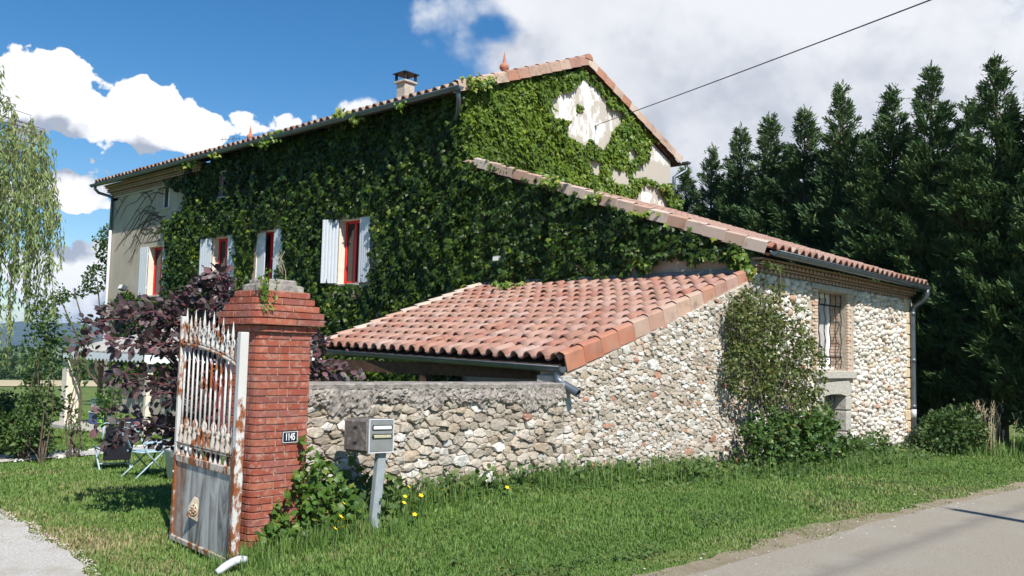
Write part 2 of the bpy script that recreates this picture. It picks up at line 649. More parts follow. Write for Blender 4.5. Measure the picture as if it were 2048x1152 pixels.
M['stem'] = m_plain('dry_creeper_stem', (0.10, 0.075, 0.055), 0.95, 0.3, 20, 0.3)
M['redstem'] = m_plain('purple_stem', (0.20, 0.055, 0.065), 0.7, 0.3, 20, 0.1)
M['sheetroof'] = m_plain('grey_sheet_roof', (0.40, 0.385, 0.36), 0.9, 0.3, 4, 0.3)
M['white_metal'] = m_plain('white_valance', (0.72, 0.75, 0.80), 0.6, 0.06, 5, 0.03)
M['skymetal'] = m_plain('pale_blue_metal', (0.38, 0.50, 0.56), 0.5, 0.1, 12, 0.05)
M['fabric'] = m_plain('dark_fabric', (0.018, 0.018, 0.026), 0.9, 0.3, 30, 0.2)
M['blue'] = m_plain('blue_plastic', (0.012, 0.08, 0.28), 0.4, 0.1, 6, 0.02)
M['teal'] = m_plain('teal_plastic', (0.01, 0.25, 0.30), 0.4, 0.1, 6, 0.02)
M['green_plastic'] = m_plain('green_plastic', (0.12, 0.55, 0.06), 0.4, 0.1, 6, 0.02)
M['yellow'] = m_plain('yellow_petal', (0.85, 0.62, 0.02), 0.6, 0.1, 30, 0.02)
M['wood_pole'] = m_plain('weathered_pole', (0.20, 0.15, 0.11), 0.9, 0.3, 12, 0.3)
M['ochre'] = m_plain('ochre_stone', (0.58, 0.46, 0.31), 0.92, 0.15, 14, 0.4)


def m_glass():
    t = NT('window_glass')
    return t.fin((0.012, 0.013, 0.015), 0.06, spec=0.7)


M['glass'] = m_glass()
M['glass_pale'] = m_plain('curtained_glass', (0.46, 0.46, 0.46), 0.12, 0.25, 3, 0.0, 0.6)


def m_rusty(name, paint, rust=(0.30, 0.10, 0.035), amt=0.52, drip=True, low=None):
    t = NT(name)
    p = t.pos()
    n = t.noise(t.scaled(p, (1, 1, 0.45)) if drip else p, 13, 7, 0.66)
    n2 = t.noise(p, 2.2, 4)
    k0 = t.math('ADD', t.math('MULTIPLY', n, 0.65), t.math('MULTIPLY', n2, 0.42))
    if low:
        sp = t.new('ShaderNodeSeparateXYZ')
        t.lk(p, sp.inputs[0])
        k0 = t.math('ADD', k0, t.math('MULTIPLY', t.mask(sp.outputs[2], low[0], low[1]), 0.10))
    k = t.mask(k0, amt, amt + 0.07)
    n3 = t.noise(p, 60, 4, 0.7)
    rc = t.ramp(n3, [(0.3, tuple(x * 0.5 for x in rust)), (0.7, rust)])
    c = t.mix(k, t.ramp(n2, [(0.3, tuple(x * 0.86 for x in paint)), (0.7, paint)]), rc)
    return t.fin(c, t.math('ADD', t.math('MULTIPLY', k, 0.35), 0.5), t.math('ADD', n3, k), 0.3, 0.004, 0.3)


M['gate'] = m_rusty('flaking_white_gate_paint', (0.60, 0.59, 0.565), amt=0.552, low=(1.2, 0.55))
M['gate_rust'] = m_rusty('rusty_gate_rail', (0.55, 0.50, 0.44), amt=0.50)


def m_panel():
    t = NT('streaked_gate_panel')
    p = t.pos()
    st = t.noise(t.scaled(p, (7, 7, 1.3)), 1.0, 7, 0.66, 0.8)
    n = t.noise(p, 9, 6, 0.65)
    c = t.ramp(st, [(0.36, (0.10, 0.096, 0.092)), (0.46, (0.30, 0.295, 0.285)), (0.60, (0.52, 0.515, 0.505))])
    c = t.mix(t.math('MULTIPLY', t.mask(n, 0.50, 0.75), 0.4), c, (0.36, 0.34, 0.31))
    sp = t.new('ShaderNodeSeparateXYZ')
    t.lk(p, sp.inputs[0])
    edge = t.mask(t.math('ADD', sp.outputs[1], t.math('MULTIPLY', n, 0.55)), 7.42, 7.72)
    c = t.mix(t.math('MULTIPLY', edge, 0.8), c, (0.30, 0.115, 0.045))
    return t.fin(c, 0.75, n, 0.15, 0.004, 0.25)


M['panel'] = m_panel()


def m_mailbox():
    t = NT('lichen_stained_mailbox')
    p = t.pos()
    n = t.noise(p, 16, 7, 0.7)
    c = t.ramp(n, [(0.32, (0.085, 0.072, 0.066)), (0.55, (0.20, 0.175, 0.16)), (0.72, (0.42, 0.40, 0.37))])
    return t.fin(c, 0.8, n, 0.25, 0.004, 0.2)


M['mailbox'] = m_mailbox()
M['mailfront'] = m_plain('grey_plastic', (0.20, 0.212, 0.208), 0.5, 0.08, 14, 0.03)
M['post'] = m_plain('grey_painted_post', (0.29, 0.325, 0.345), 0.55, 0.1, 10, 0.05)
M['plate'] = m_plain('navy_enamel', (0.006, 0.012, 0.03), 0.3, 0.1, 6, 0.0, 0.5)


def m_ground():
    t = NT('meadow_soil')
    p = t.pos()
    n = t.noise(p, 0.7, 5, 0.6)
    n2 = t.noise(p, 9, 6, 0.7)
    c = t.ramp(n, [(0.30, (0.095, 0.160, 0.036)), (0.50, (0.115, 0.178, 0.044)), (0.64, (0.20, 0.21, 0.08)), (0.78, (0.105, 0.172, 0.038))])
    c = t.mix(t.math('MULTIPLY', t.mask(n2, 0.5, 0.7), 0.55), c, (0.125, 0.10, 0.055))
    return t.fin(c, 0.95, n2, 0.6, 0.03, 0.1)


M['ground'] = m_ground()


def m_road():
    t = NT('chipseal_road')
    p = t.pos()
    n = t.noise(p, 120, 4, 0.8)
    n1 = t.noise(p, 1.3, 5, 0.6)
    n4 = t.noise(p, 38, 5, 0.7)
    c = t.ramp(n, [(0.34, (0.20, 0.175, 0.135)), (0.52, (0.34, 0.305, 0.245)), (0.68, (0.49, 0.445, 0.375))])
    c = t.mix(t.math('MULTIPLY', t.mask(n1, 0.46, 0.66), 0.42), c, (0.36, 0.335, 0.29))
    c = t.mix(t.math('MULTIPLY', t.mask(n4, 0.54, 0.68), 0.45), c, (0.18, 0.16, 0.132))
    sp = t.new('ShaderNodeSeparateXYZ')
    t.lk(p, sp.inputs[0])
    yy = t.math('ADD', t.math('ADD', sp.outputs[1], t.math('MULTIPLY', sp.outputs[0], 0.035)), t.math('MULTIPLY', n1, 0.35))
    b = t.math('SUBTRACT', 1.0, t.math('MULTIPLY', t.math('ABSOLUTE', t.math('SUBTRACT', yy, 3.28)), 5.5), clamp=True)
    c = t.mix(t.math('MULTIPLY', b, 0.5), c, (0.15, 0.14, 0.13))
    return t.fin(c, 0.9, n, 0.5, 0.012, 0.2)


M['road'] = m_road()


def m_gravel(name, a, b, c3):
    t = NT(name)
    p = t.pos()
    n = t.noise(p, 55, 5, 0.8)
    n1 = t.noise(p, 2.1, 5, 0.6)
    c = t.ramp(n, [(0.3, a), (0.5, b), (0.7, tuple(min(0.8, x * 1.3) for x in b))])
    c = t.mix(t.math('MULTIPLY', t.mask(n1, 0.48, 0.70), 0.6), c, c3)
    return t.fin(c, 0.95, n, 0.9, 0.025, 0.1)


M['gravel'] = m_gravel('limestone_gravel', (0.44, 0.41, 0.365), (0.68, 0.65, 0.60), (0.50, 0.455, 0.36))
M['dirt'] = m_gravel('verge_dirt', (0.22, 0.175, 0.115), (0.39, 0.325, 0.235), (0.24, 0.20, 0.12))
M['field'] = m_plain('dry_field', (0.50, 0.42, 0.25), 0.95, 0.12, 0.06, 0.0)
M['farhill'] = m_plain('wooded_hill', (0.035, 0.06, 0.045), 0.95, 0.3, 0.01, 0.0)

# ------------------------------------------------------------------ terrain
def hz(x, y):
    x = np.asarray(x, float)
    y = np.asarray(y, float)
    D = np.hypot(x, y)
    s = D - 10
    s = np.minimum((s + np.sqrt(s * s + 4)) / 2, 330)
    z = -0.03 * s
    fx = np.clip((x - 4.3) / 0.7, 0, 1) * np.clip((14 - x) / 6, 0, 1)
    z = z + 0.20 * np.exp(-((np.minimum(y, 7.3) - 7.3) / 0.75) ** 2) * fx * (y < 8.5)
    z = z - 0.07 * np.exp(-(((x - 3.75) / 0.5) ** 2 + ((y - 6.8) / 0.8) ** 2))
    return z


def hz1(x, y):
    return float(hz(x, y))


def strip_mesh(name, A, B, n, mat, off):
    """sheet between two polylines A, B (lists of x,y), n divisions across, laid on the terrain"""
    A = np.array(A, float)
    B = np.array(B, float)
    m = len(A)
    t = np.linspace(0, 1, n + 1)
    P = A[:, None, :] * (1 - t)[None, :, None] + B[:, None, :] * t[None, :, None]
    z = hz(P[..., 0], P[..., 1]) + off
    V = np.concatenate([P, z[..., None]], 2).reshape(-1, 3)
    i, j = np.meshgrid(np.arange(m - 1), np.arange(n), indexing='ij')
    a = (i * (n + 1) + j).ravel()
    F = np.stack([a, a + 1, a + n + 2, a + n + 1], 1)
    return mesh_np(name, V, F, mat, smooth=True)


def nz1(x, s=1.0, seed=0):
    r = 0
    for k, (f, a) in enumerate(((0.7, 1), (1.9, 0.6), (4.3, 0.4), (9.1, 0.25), (19.0, 0.15))):
        r = r + a * np.sin(f * s * x + 1.7 * k + seed * 2.3 + np.sin(f * s * 0.61 * x + seed))
    return r / 2.4


# polar ground sheet out to the horizon
rad = np.concatenate([np.linspace(0.4, 12, 60), np.linspace(12.5, 40, 56), np.geomspace(41, 9000, 60)])
ang = np.linspace(0, 2 * np.pi, 361)[:-1]
RR, AA = np.meshgrid(rad, ang, indexing='ij')
gx, gy = RR * np.cos(AA), RR * np.sin(AA)
gV = np.stack([gx, gy, hz(gx, gy)], 2).reshape(-1, 3)
na = len(ang)
i, j = np.meshgrid(np.arange(len(rad) - 1), np.arange(na), indexing='ij')
a = (i * na + j).ravel()
b = (i * na + (j + 1) % na).ravel()
gF = np.stack([a, a + na, b + na, b], 1)
tag(link('ground', mesh_np('ground', gV, gF, M['ground'], smooth=True)), kind='structure')
cap_v = np.concatenate([gV[:na], [[0, 0, 0]]])
ground_cap = np.stack([np.full(na, na), np.arange(na), (np.arange(na) + 1) % na], 1)
tag(link('ground', mesh_np('ground_middle', cap_v, ground_cap, M['ground'])), kind='structure')


def road_edge(x):
    return 3.55 - 0.030 * (x - 6)


xs = np.concatenate([np.arange(-30, 2, 0.5), np.arange(2, 24, 0.12), np.arange(24, 140, 1.5)])
re = road_edge(xs) + 0.05 * nz1(xs, 1.6, 1)
tag(link('road', strip_mesh('road', np.stack([xs, re - 6.2], 1), np.stack([xs, re], 1), 26, M['road'], 0.022)), kind='structure')
sh = 0.30 + 0.17 * nz1(xs, 1.1, 3) + 0.07 * nz1(xs, 5.0, 4)
tag(link('road_shoulder', strip_mesh('road_shoulder', np.stack([xs, re - 0.35 + 0.08 * nz1(xs, 3, 6)], 1), np.stack([xs, re + np.maximum(sh, 0.04)], 1), 5, M['dirt'], 0.012)), kind='structure')
# driveway of pale gravel on the left
ys = np.arange(3.2, 13.0, 0.1)
dk = np.array([[3.2, 3.75], [4.2, 3.3], [5.2, 2.86], [6.4, 2.80], [7.2, 2.92], [8.0, 3.02], [9.2, 3.08], [10.0, 3.1], [10.6, 2.6], [12, 1.0], [13, -0.5]])


def drive_edge(y):
    return np.interp(y, dk[:, 0], dk[:, 1]) + 0.11 * nz1(np.asarray(y, float), 2.3, 8)


de = drive_edge(ys)
tag(link('driveway', strip_mesh('driveway', np.stack([de, ys], 1), np.stack([de * 0 - 3.5, ys], 1), 40, M['gravel'], 0.028)), kind='structure')
# garden path of pale grit, the far dry field
pa = np.linspace(0, 1, 40)
px_ = 3.6 + 8.4 * pa
py_ = 14.9 + 1.9 * pa
tag(link('path', strip_mesh('path', np.stack([px_, py_ - 0.35 + 0.06 * nz1(px_, 2, 2)], 1), np.stack([px_, py_ + 0.40 + 0.06 * nz1(px_, 2, 5)], 1), 6, M['gravel'], 0.02)), kind='structure')
az = np.radians(np.linspace(60, 84, 30))
tag(link('field', strip_mesh('field', np.stack([105 * np.cos(az), 105 * np.sin(az)], 1), np.stack([205 * np.cos(az), 205 * np.sin(az)], 1), 20, M['field'], 0.08)), kind='structure')
# blue hills
hv, hf = [], []
azs = np.linspace(40, 100, 160)
for r_i, (rr_, k) in enumerate(((3300, 0.0), (3800, 0.55), (4300, 1.0), (5200, 0.9), (6200, 0.0))):
    for a_ in azs:
        ht = (74 + 26 * nz1(a_ * 0.5, 1, 1) + 9 * nz1(a_ * 2.2, 1, 4) + 18 * math.exp(-((a_ - 69) / 3.5) ** 2)) * k - 12
        hv.append((rr_ * math.cos(R(a_)), rr_ * math.sin(R(a_)), ht))
nA = len(azs)
for r_i in range(4):
    for k in range(nA - 1):
        hf.append((r_i * nA + k, r_i * nA + k + 1, (r_i + 1) * nA + k + 1, (r_i + 1) * nA + k))
tag(link('hills', mesh_np('hills', np.array(hv), np.array(hf), M['farhill'], smooth=True)), kind='structure')


def world_of(o):
    m = o.matrix_parent_inverse @ o.matrix_basis if o.parent else o.matrix_basis.copy()
    return world_of(o.parent) @ m if o.parent else m


def wlink(name, me, parent, loc=None):
    """link a mesh given in world coordinates under a parent that may stand anywhere"""
    o = bpy.data.objects.new(name, me)
    COL.objects.link(o)
    if loc is not None:
        o.location = loc
    if parent is not None:
        o.parent = parent
        o.matrix_parent_inverse = world_of(parent).inverted()
    return o


def wb(mb, name, mat, parent):
    return wlink(name, mb.mesh(name, mat), parent)


# ------------------------------------------------------------------ rubble masonry
def clip_poly(P, n, c):
    """keep the part of convex polygon P where n.p <= c"""
    out = []
    m = len(P)
    for i in range(m):
        a, b = P[i], P[(i + 1) % m]
        da = a[0] * n[0] + a[1] * n[1] - c
        db = b[0] * n[0] + b[1] * n[1] - c
        if da <= 0:
            out.append(a)
        if (da < 0 < db) or (db < 0 < da):
            t = da / (da - db)
            out.append((a[0] + (b[0] - a[0]) * t, a[1] + (b[1] - a[1]) * t))
    return out


def convex_halfplanes(poly):
    hp = []
    m = len(poly)
    ar = sum(poly[i][0] * poly[(i + 1) % m][1] - poly[(i + 1) % m][0] * poly[i][1] for i in range(m))
    for i in range(m):
        a, b = poly[i], poly[(i + 1) % m]
        n = (b[1] - a[1], -(b[0] - a[0]))
        if ar < 0:
            n = (-n[0], -n[1])
        l = math.hypot(*n)
        n = (n[0] / l, n[1] / l)
        hp.append((n, n[0] * a[0] + n[1] * a[1]))
    return hp


def stone_wall(parent, mat, poly, holes, fn, size, fnsize, depth, joint, aniso=1.45, smooth=False, name='stone', limit=300, seed=1, cover=None):
    rg = np.random.default_rng(seed)
    us = [p[0] for p in poly]
    vs = [p[1] for p in poly]
    u0, u1, v0, v1 = min(us), max(us), min(vs), max(vs)
    hp = convex_halfplanes(poly)
    A = (u1 - u0) * (v1 - v0)
    P = np.zeros((4000, 2))
    Rr = np.zeros(4000)
    n = 0
    for k in range(int(A / size ** 2 * 16)):
        t = k / (A / size ** 2 * 16)
        u, v = rg.uniform(u0, u1), rg.uniform(v0, v1)
        r = size * fnsize(u, v) * (1.5 - 1.15 * t ** 0.6) * rg.uniform(0.7, 1.1)
        if any(nn[0] * u + nn[1] * v > c - 0.02 for nn, c in hp):
            continue
        q = np.array((u, v * aniso))
        if n:
            d = np.hypot(P[:n, 0] - q[0], P[:n, 1] - q[1])
            if (d < (Rr[:n] + r) * 0.98).any():
                continue
        P[n] = q
        Rr[n] = r
        n += 1
    P, Rr = P[:n], Rr[:n]
    stones = []
    for i in range(n):
        p = P[i]
        if any(h[0] - 0.02 < p[0] < h[1] + 0.02 and h[2] - 0.02 < p[1] / aniso < h[3] + 0.02 for h in holes):
            continue
        B = 3.2 * Rr[i]
        C = [(p[0] - B, p[1] - B), (p[0] + B, p[1] - B), (p[0] + B, p[1] + B), (p[0] - B, p[1] + B)]
        d = np.hypot(P[:, 0] - p[0], P[:, 1] - p[1])
        for j in np.argsort(d)[1:22]:
            if d[j] > 2 * B or len(C) < 3:
                break
            nn = (P[j] - p) / d[j]
            t = (d[j] ** 2 + Rr[i] ** 2 - Rr[j] ** 2) / (2 * d[j])
            C = clip_poly(C, nn, nn @ p + t)
        C = [(u, v / aniso) for u, v in C]
        for nn, c in hp:
            if len(C) >= 3:
                C = clip_poly(C, nn, c)
        for h in holes:
            if len(C) < 3:
                break
            if max(u for u, v in C) > h[0] and min(u for u, v in C) < h[1] and max(v for u, v in C) > h[2] and min(v for u, v in C) < h[3]:
                pv = p[1] / aniso
                opt = [(h[0] - p[0], ((1, 0), h[0])), (p[0] - h[1], ((-1, 0), -h[1])), (h[2] - pv, ((0, 1), h[2])), (pv - h[3], ((0, -1), -h[3]))]
                nn, c = max(opt, key=lambda o: o[0])[1]
                C = clip_poly(C, nn, c)
        if len(C) < 3:
            continue
        C = np.array(C)
        c = C.mean(0)
        ext = C.max(0) - C.min(0)
        if ext.min() < 0.025:
            continue
        # shrink by the joint, round the corners
        dd = C - c
        ll = np.maximum(np.hypot(dd[:, 0], dd[:, 1]), 1e-4)
        C = c + dd * np.maximum(0.35, 1 - joint * rg.uniform(0.6, 1.5, (len(C), 1)) / ll[:, None])
        Q = []
        cut = rg.uniform(0.16, 0.30) if smooth else rg.uniform(0.07, 0.22)
        for k in range(len(C)):
            a_, b_ = C[k], C[(k + 1) % len(C)]
            if np.hypot(*(b_ - a_)) < 0.018:
                Q.append((a_ + b_) / 2)
                continue
            Q += [a_ + (b_ - a_) * cut, a_ + (b_ - a_) * (1 - cut)]
        Q = np.array(Q)
        Q += rg.normal(0, 0.0025 if smooth else 0.005, Q.shape)
        c = Q.mean(0)
        m = len(Q)
        sz = math.sqrt(max(1e-5, ext[0] * ext[1]))
        dep = depth * rg.uniform(0.35, 1.4) * min(1.2, sz / (size * 1.6))
        if cover is not None:
            dep *= cover(c[0], c[1])
        tl = rg.normal(0, 0.22 if smooth else 0.16, 2)
        cap = 0.9 * dep
        f2 = rg.uniform(0.62, 0.80) if smooth else rg.uniform(0.70, 0.90)

        def dz(q, f, base):
            s = (q - c) * f
            return base + float(np.clip(s @ tl, -cap * 0.45, cap * 0.45))
        V = []
        for q in Q:
            V.append(fn(q[0], q[1], -0.015))
        for q in Q:
            w_ = c + (q - c) * 0.955
            V.append(fn(w_[0], w_[1], dz(q, 0.9, dep * (rg.uniform(0.42, 0.75) if smooth else rg.uniform(0.60, 0.95)))))
        for q in Q:
            w_ = c + (q - c) * (f2 + rg.uniform(-0.06, 0.06))
            V.append(fn(w_[0], w_[1], dz(q, f2, dep * rg.uniform(0.85, 1.05))))
        V.append(fn(c[0], c[1], dep * rg.uniform(0.95, 1.18)))
        F = []
        for r_ in range(2):
            for k in range(m):
                F.append((r_ * m + k, r_ * m + (k + 1) % m, (r_ + 1) * m + (k + 1) % m, (r_ + 1) * m + k))
        for k in range(m):
            F.append((2 * m + k, 2 * m + (k + 1) % m, 3 * m))
        ctr = Vector(fn(c[0], c[1], 0))
        dist = (ctr - cam.location).length
        stones.append((ext[0] * ext[1] / dist ** 2, ctr, V, F, rg.random()))
    stones.sort(key=lambda s: -s[0])

    def mk(nm, V, F, R_):
        me = bpy.data.meshes.new(nm)
        me.from_pydata(V, [], F)
        me.materials.append(mat)
        at = me.attributes.new('rnd', 'FLOAT', 'POINT')
        at.data.foreach_set('value', np.array(R_, dtype=np.float32))
        if smooth:
            me.polygons.foreach_set('use_smooth', [True] * len(me.polygons))
        return me
    # faces turn outward: test the first stone
    for (ar, ctr, V, F, r) in stones[:limit]:
        me = mk(name, [Vector(v) - ctr for v in V], F, [r] * len(V))
        wlink(name, me, parent, ctr)
    V_, F_, R_ = [], [], []
    for (ar, ctr, V, F, r) in stones[limit:]:
        b = len(V_)
        V_ += list(V)
        F_ += [tuple(q + b for q in f) for f in F]
        R_ += [r] * len(V)
    if V_:
        tag(wlink('small_' + name, mk('small_' + name, V_, F_, R_), parent), kind='stuff')
    return len(stones)


# ------------------------------------------------------------------ roof tiles
def tile_mesh(name, mat, h=0.078, rise=0.034, seg=8, pan=True, seed=0):
    """unit tile: x across (1 = pitch), y up the slope (1 = one row), z in metres"""
    rg = random.Random(seed)
    prof = []
    for k in range(seg + 1):
        t = k / seg
        prof.append((0.02 + 0.66 * t, h * max(0, math.sin(math.pi * t)) ** 0.75))
    if pan:
        prof += [(0.76, -0.010), (0.86, -0.016), (0.96, -0.010), (1.03, 0.004)]
    V, F = [], []
    n = len(prof)
    th = 0.020
    for (y, dz) in ((0.0, rise), (0.5, rise * 0.55 + rg.uniform(-0.002, 0.002)), (1.14, 0.0)):
        for (x, z) in prof:
            V.append((x, y, z + dz))
    for (x, z) in prof:
        V.append((x * 0.97 + 0.01, 0.003, z + rise - th))
    for (x, z) in prof:
        V.append((x * 0.97 + 0.01, 0.30, z + rise * 0.8 - th))
    for k in range(n - 1):
        F.append((k, k + 1, n + k + 1, n + k))
        F.append((n + k, n + k + 1, 2 * n + k + 1, 2 * n + k))
        F.append((3 * n + k, 3 * n + k + 1, k + 1, k))
        F.append((4 * n + k, 4 * n + k + 1, 3 * n + k + 1, 3 * n + k))
    me = bpy.data.meshes.new(name)
    me.from_pydata(V, [], F)
    me.materials.append(mat)
    me.polygons.foreach_set('use_smooth', [i % 4 in (0, 1) for i in range(len(F))])
    return me


def place(name, me, parent, o, ex, ey, n, mat=None):
    ob = bpy.data.objects.new(name, me)
    COL.objects.link(ob)
    m = Matrix((ex, ey, n)).transposed().to_4x4()
    m.translation = o
    ob.parent = parent
    ob.matrix_parent_inverse = world_of(parent).inverted()
    ob.matrix_basis = m
    return ob


def bil(E0, E1, T0, T1, s, t):
    return (E0 * (1 - s) + E1 * s) * (1 - t) + (T0 * (1 - s) + T1 * s) * t


def tile_roof(parent, E0, E1, T0, T1, cols, rows, mats, jit=0.006, rows_only=None):
    """tiles on the patch E0-E1 (eave) T0-T1 (top), each an object"""
    E0, E1, T0, T1 = map(Vector, (E0, E1, T0, T1))
    cnt = 0
    for r in range(rows if rows_only is None else rows_only):
        for c in range(cols):
            a = bil(E0, E1, T0, T1, c / cols, r / rows)
            b = bil(E0, E1, T0, T1, (c + 1) / cols, r / rows)
            d = bil(E0, E1, T0, T1, c / cols, (r + 1) / rows)
            ex, ey = b - a, d - a
            nn = ex.cross(ey).normalized()
            if nn.z < 0:
                nn = -nn
            j = Vector((random.gauss(0, jit * 0.5), random.gauss(0, jit * 0.5), random.gauss(0, jit)))
            place('tile', random.choice(mats), parent, a + j, ex * random.uniform(0.985, 1.015), ey * random.uniform(0.99, 1.02), nn)
            cnt += 1
    return cnt


def tile_sheet(name, parent, mat, E0, E1, T0, T1, cols, rows, h=0.07, row0=0):
    """far rows of a roof, joined: real waves and steps"""
    E0, E1, T0, T1 = map(Vector, (E0, E1, T0, T1))
    V, F = [], []
    prof = [(0.0, 0.0), (0.12, 0.62), (0.33, 1.0), (0.54, 0.62), (0.66, 0.0), (0.83, -0.15)]
    n = len(prof) * cols + 1
    nn = (E1 - E0).cross(T0 - E0).normalized()
    if nn.z < 0:
        nn = -nn
    rws = 0
    for r in range(row0, rows):
        for (dt, dz) in ((0.0, 0.028), (1.0, 0.002)):
            for c in range(cols):
                for (x, z) in prof:
                    V.append(bil(E0, E1, T0, T1, (c + x) / cols, (r + dt) / rows) + nn * (z * h + dz))
            V.append(bil(E0, E1, T0, T1, 1.0, (r + dt) / rows) + nn * dz)
            rws += 1
    for q in range(rws - 1):
        for k in range(n - 1):
            F.append((q * n + k, q * n + k + 1, (q + 1) * n + k + 1, (q + 1) * n + k))
    me = bpy.data.meshes.new(name)
    me.from_pydata(V, [], F)
    me.materials.append(mat)
    return wlink(name, me, parent)


def verge_mesh(name, mat, width=0.16, drop=0.17, h=0.06, side=1):
    """verge tile: rounded top, upright side plate. x outward, y up the slope (unit), z up"""
    prof = [(-width, 0.012), (-width * 0.8, h * 0.75), (-width * 0.5, h), (-width * 0.2, h * 0.78), (0, 0.03), (0.004, -drop)]
    inn = [(-0.016, -drop), (-0.02, 0.0)]
    pr = prof + inn
    V, F = [], []
    n = len(pr)
    for (y, k, o) in ((0.0, 0.022, 0.006), (1.08, 0.0, 0.0)):
        for (x, z) in pr:
            V.append(((x + o) * side, y, z + k))
    for k in range(n - 1):
        F.append((k, k + 1, n + k + 1, n + k))
    F.append((n - 1, n - 2, n - 3, n - 4))
    me = bpy.data.meshes.new(name)
    me.from_pydata(V, [], F)
    me.materials.append(mat)
    return me


def verge(parent, me_list, a, b, n, out, name='verge_tile'):
    a, b, out = Vector(a), Vector(b), Vector(out).normalized()
    for k in range(n):
        p = a.lerp(b, k / n)
        ey = (b - a) / n
        up_ = out.cross(ey).normalized()
        if up_.z < 0:
            up_ = -up_
        place(name, random.choice(me_list), parent, p, out, ey, up_)


def gutter(parent, a, b, r=0.075, name='gutter'):
    a, b = Vector(a), Vector(b)
    d = (b - a).normalized()
    s = d.cross(Vector((0, 0, 1))).normalized()
    V, F = [], []
    N = 9
    pts = 2
    for p in (a, b):
        for rr_ in (r, r - 0.006):
            for k in range(N):
                t = math.pi * k / (N - 1)
                V.append(p + s * math.cos(t) * rr_ - Vector((0, 0, 1)) * math.sin(t) * rr_)
    for k in range(N - 1):
        F.append((k, k + 1, 2 * N + k + 1, 2 * N + k))
        F.append((N + k, N + k + 1, 3 * N + k + 1, 3 * N + k))
    for e in (0, 2 * N):
        for k in range(N - 1):
            F.append((e + k, e + k + 1, e + N + k + 1, e + N + k))
        F.append(tuple(e + k for k in range(N)))
    for k in (0, N - 1):
        F.append((k, N + k, 3 * N + k, 2 * N + k))
    mb = MB().add(V, F, False)
    # rolled front lip
    for sgn in (1, -1):
        mb.tube([a + s * r * sgn + Vector((0, 0, 0.004)), b + s * r * sgn + Vector((0, 0, 0.004))], 0.011, 6)
    return wb(mb, name, M['zinc'], parent)


# ------------------------------------------------------------------ walls with openings
def holed_wall(fn, u0, u1, v0, v1, holes, reveal, thick=0.45):
    """front face with rectangular openings, reveals, back face; fn(u, v, depth inward)"""
    mb = MB()
    U = sorted(set([u0, u1] + [h[0] for h in holes] + [h[1] for h in holes]))
    Vv = sorted(set([v0, v1] + [h[2] for h in holes] + [h[3] for h in holes]))
    for i in range(len(U) - 1):
        for j in range(len(Vv) - 1):
            cu, cv = (U[i] + U[i + 1]) / 2, (Vv[j] + Vv[j + 1]) / 2
            if any(h[0] < cu < h[1] and h[2] < cv < h[3] for h in holes):
                continue
            q = [(U[i], Vv[j]), (U[i + 1], Vv[j]), (U[i + 1], Vv[j + 1]), (U[i], Vv[j + 1])]
            mb.add([fn(u, v, 0) for u, v in q], [(0, 1, 2, 3)])
    for h in holes:
        q = [(h[0], h[2]), (h[1], h[2]), (h[1], h[3]), (h[0], h[3])]
        V = [fn(u, v, 0) for u, v in q] + [fn(u, v, reveal) for u, v in q]
        mb.add(V, [(k, (k + 1) % 4, 4 + (k + 1) % 4, 4 + k) for k in range(4)])
    return mb

# ------------------------------------------------------------------ farmhouse
XF, YG, YR = 14.0, 14.3, 7.1     # facade plane, gable plane, road plane
house = thing('farmhouse', 'tall old farmhouse covered in green creeper, with white shutters and red windows', 'house', (18.4, 24, -0.7))
tilesA = [tile_mesh('roof_tile', M['tile'], seed=k) for k in range(4)]
tilesB = [tile_mesh('old_roof_tile', M['tile_old'], seed=k + 9) for k in range(3)]

WIN = [(18.04, 18.93), (21.99, 22.92), (24.51, 25.44), (28.71, 29.77)]
holes = [(a, b, 3.40, 5.08) for a, b in WIN] + [(28.49, 29.36, 6.37, 7.26), (24.63, 25.5, 6.37, 7.26), (21.6, 22.4, 6.37, 7.26)]
RV = 0.26
fwall = holed_wall(lambda u, v, d: (XF + d, u, v), YG + 0.452, 32.95, -1.2, 7.12, holes, RV)
fwall.box((XF + RV + 0.25, YG + 0.5, -1.2), (XF + RV + 0.3, 32.9, 7.1))          # back of the rooms
fwall.box((XF + 0.02, 32.85, -1.2), (22.75, 32.94, 7.4))
fwall.box((22.70, YG + 0.05, -1.2), (22.76, 32.9, 7.4))
wb(fwall, 'wall', M['render'], house)
gb = MB()
gb.prism([(XF, -1.2), (22.78, -1.2), (22.78, 7.62), (18.36, 9.36), (XF, 7.62)], 0, 0.45, lambda u, v, d: (u, YG + d, v))
wb(gb, 'gable_wall', M['whitewash'], house)
gb = MB()
gb.prism([(XF, 7.0), (22.78, 7.0), (22.78, 7.62), (18.36, 9.36), (XF, 7.62)], 0, 0.4, lambda u, v, d: (u, 32.5 + d, v))
wb(gb, 'gable_wall', M['render'], house)
# cornice of stepped half-round tiles under the eave, where the creeper leaves it bare
cm = MB()
cm.box((XF - 0.05, YG, 7.10), (XF + 0.1, 32.98, 7.16))
wb(cm, 'cornice_band', M['concrete'], house)
cm = MB()
for lvl in range(3):
    x0 = XF - 0.10 - 0.12 * lvl
    z0 = 7.16 + 0.135 * lvl
    for k in range(40):
        y = 26.1 + k * 0.172 + (lvl % 2) * 0.08
        prof = [(y + 0.075 * math.cos(math.pi * t / 5), z0 + 0.07 * math.sin(math.pi * t / 5)) for t in range(6)]
        V = [(x0, p[0], p[1]) for p in prof] + [(XF + 0.05, p[0], p[1]) for p in prof]
        cm.add(V, [(t, t + 1, 7 + t, 6 + t) for t in range(5)] + [tuple(range(6))])
    cm.box((x0 - 0.012, 26.05, z0 + 0.085), (XF + 0.05, 32.98, z0 + 0.118))
tag(wb(cm, 'genoise_tiles', M['tile_old'], house), kind='stuff')


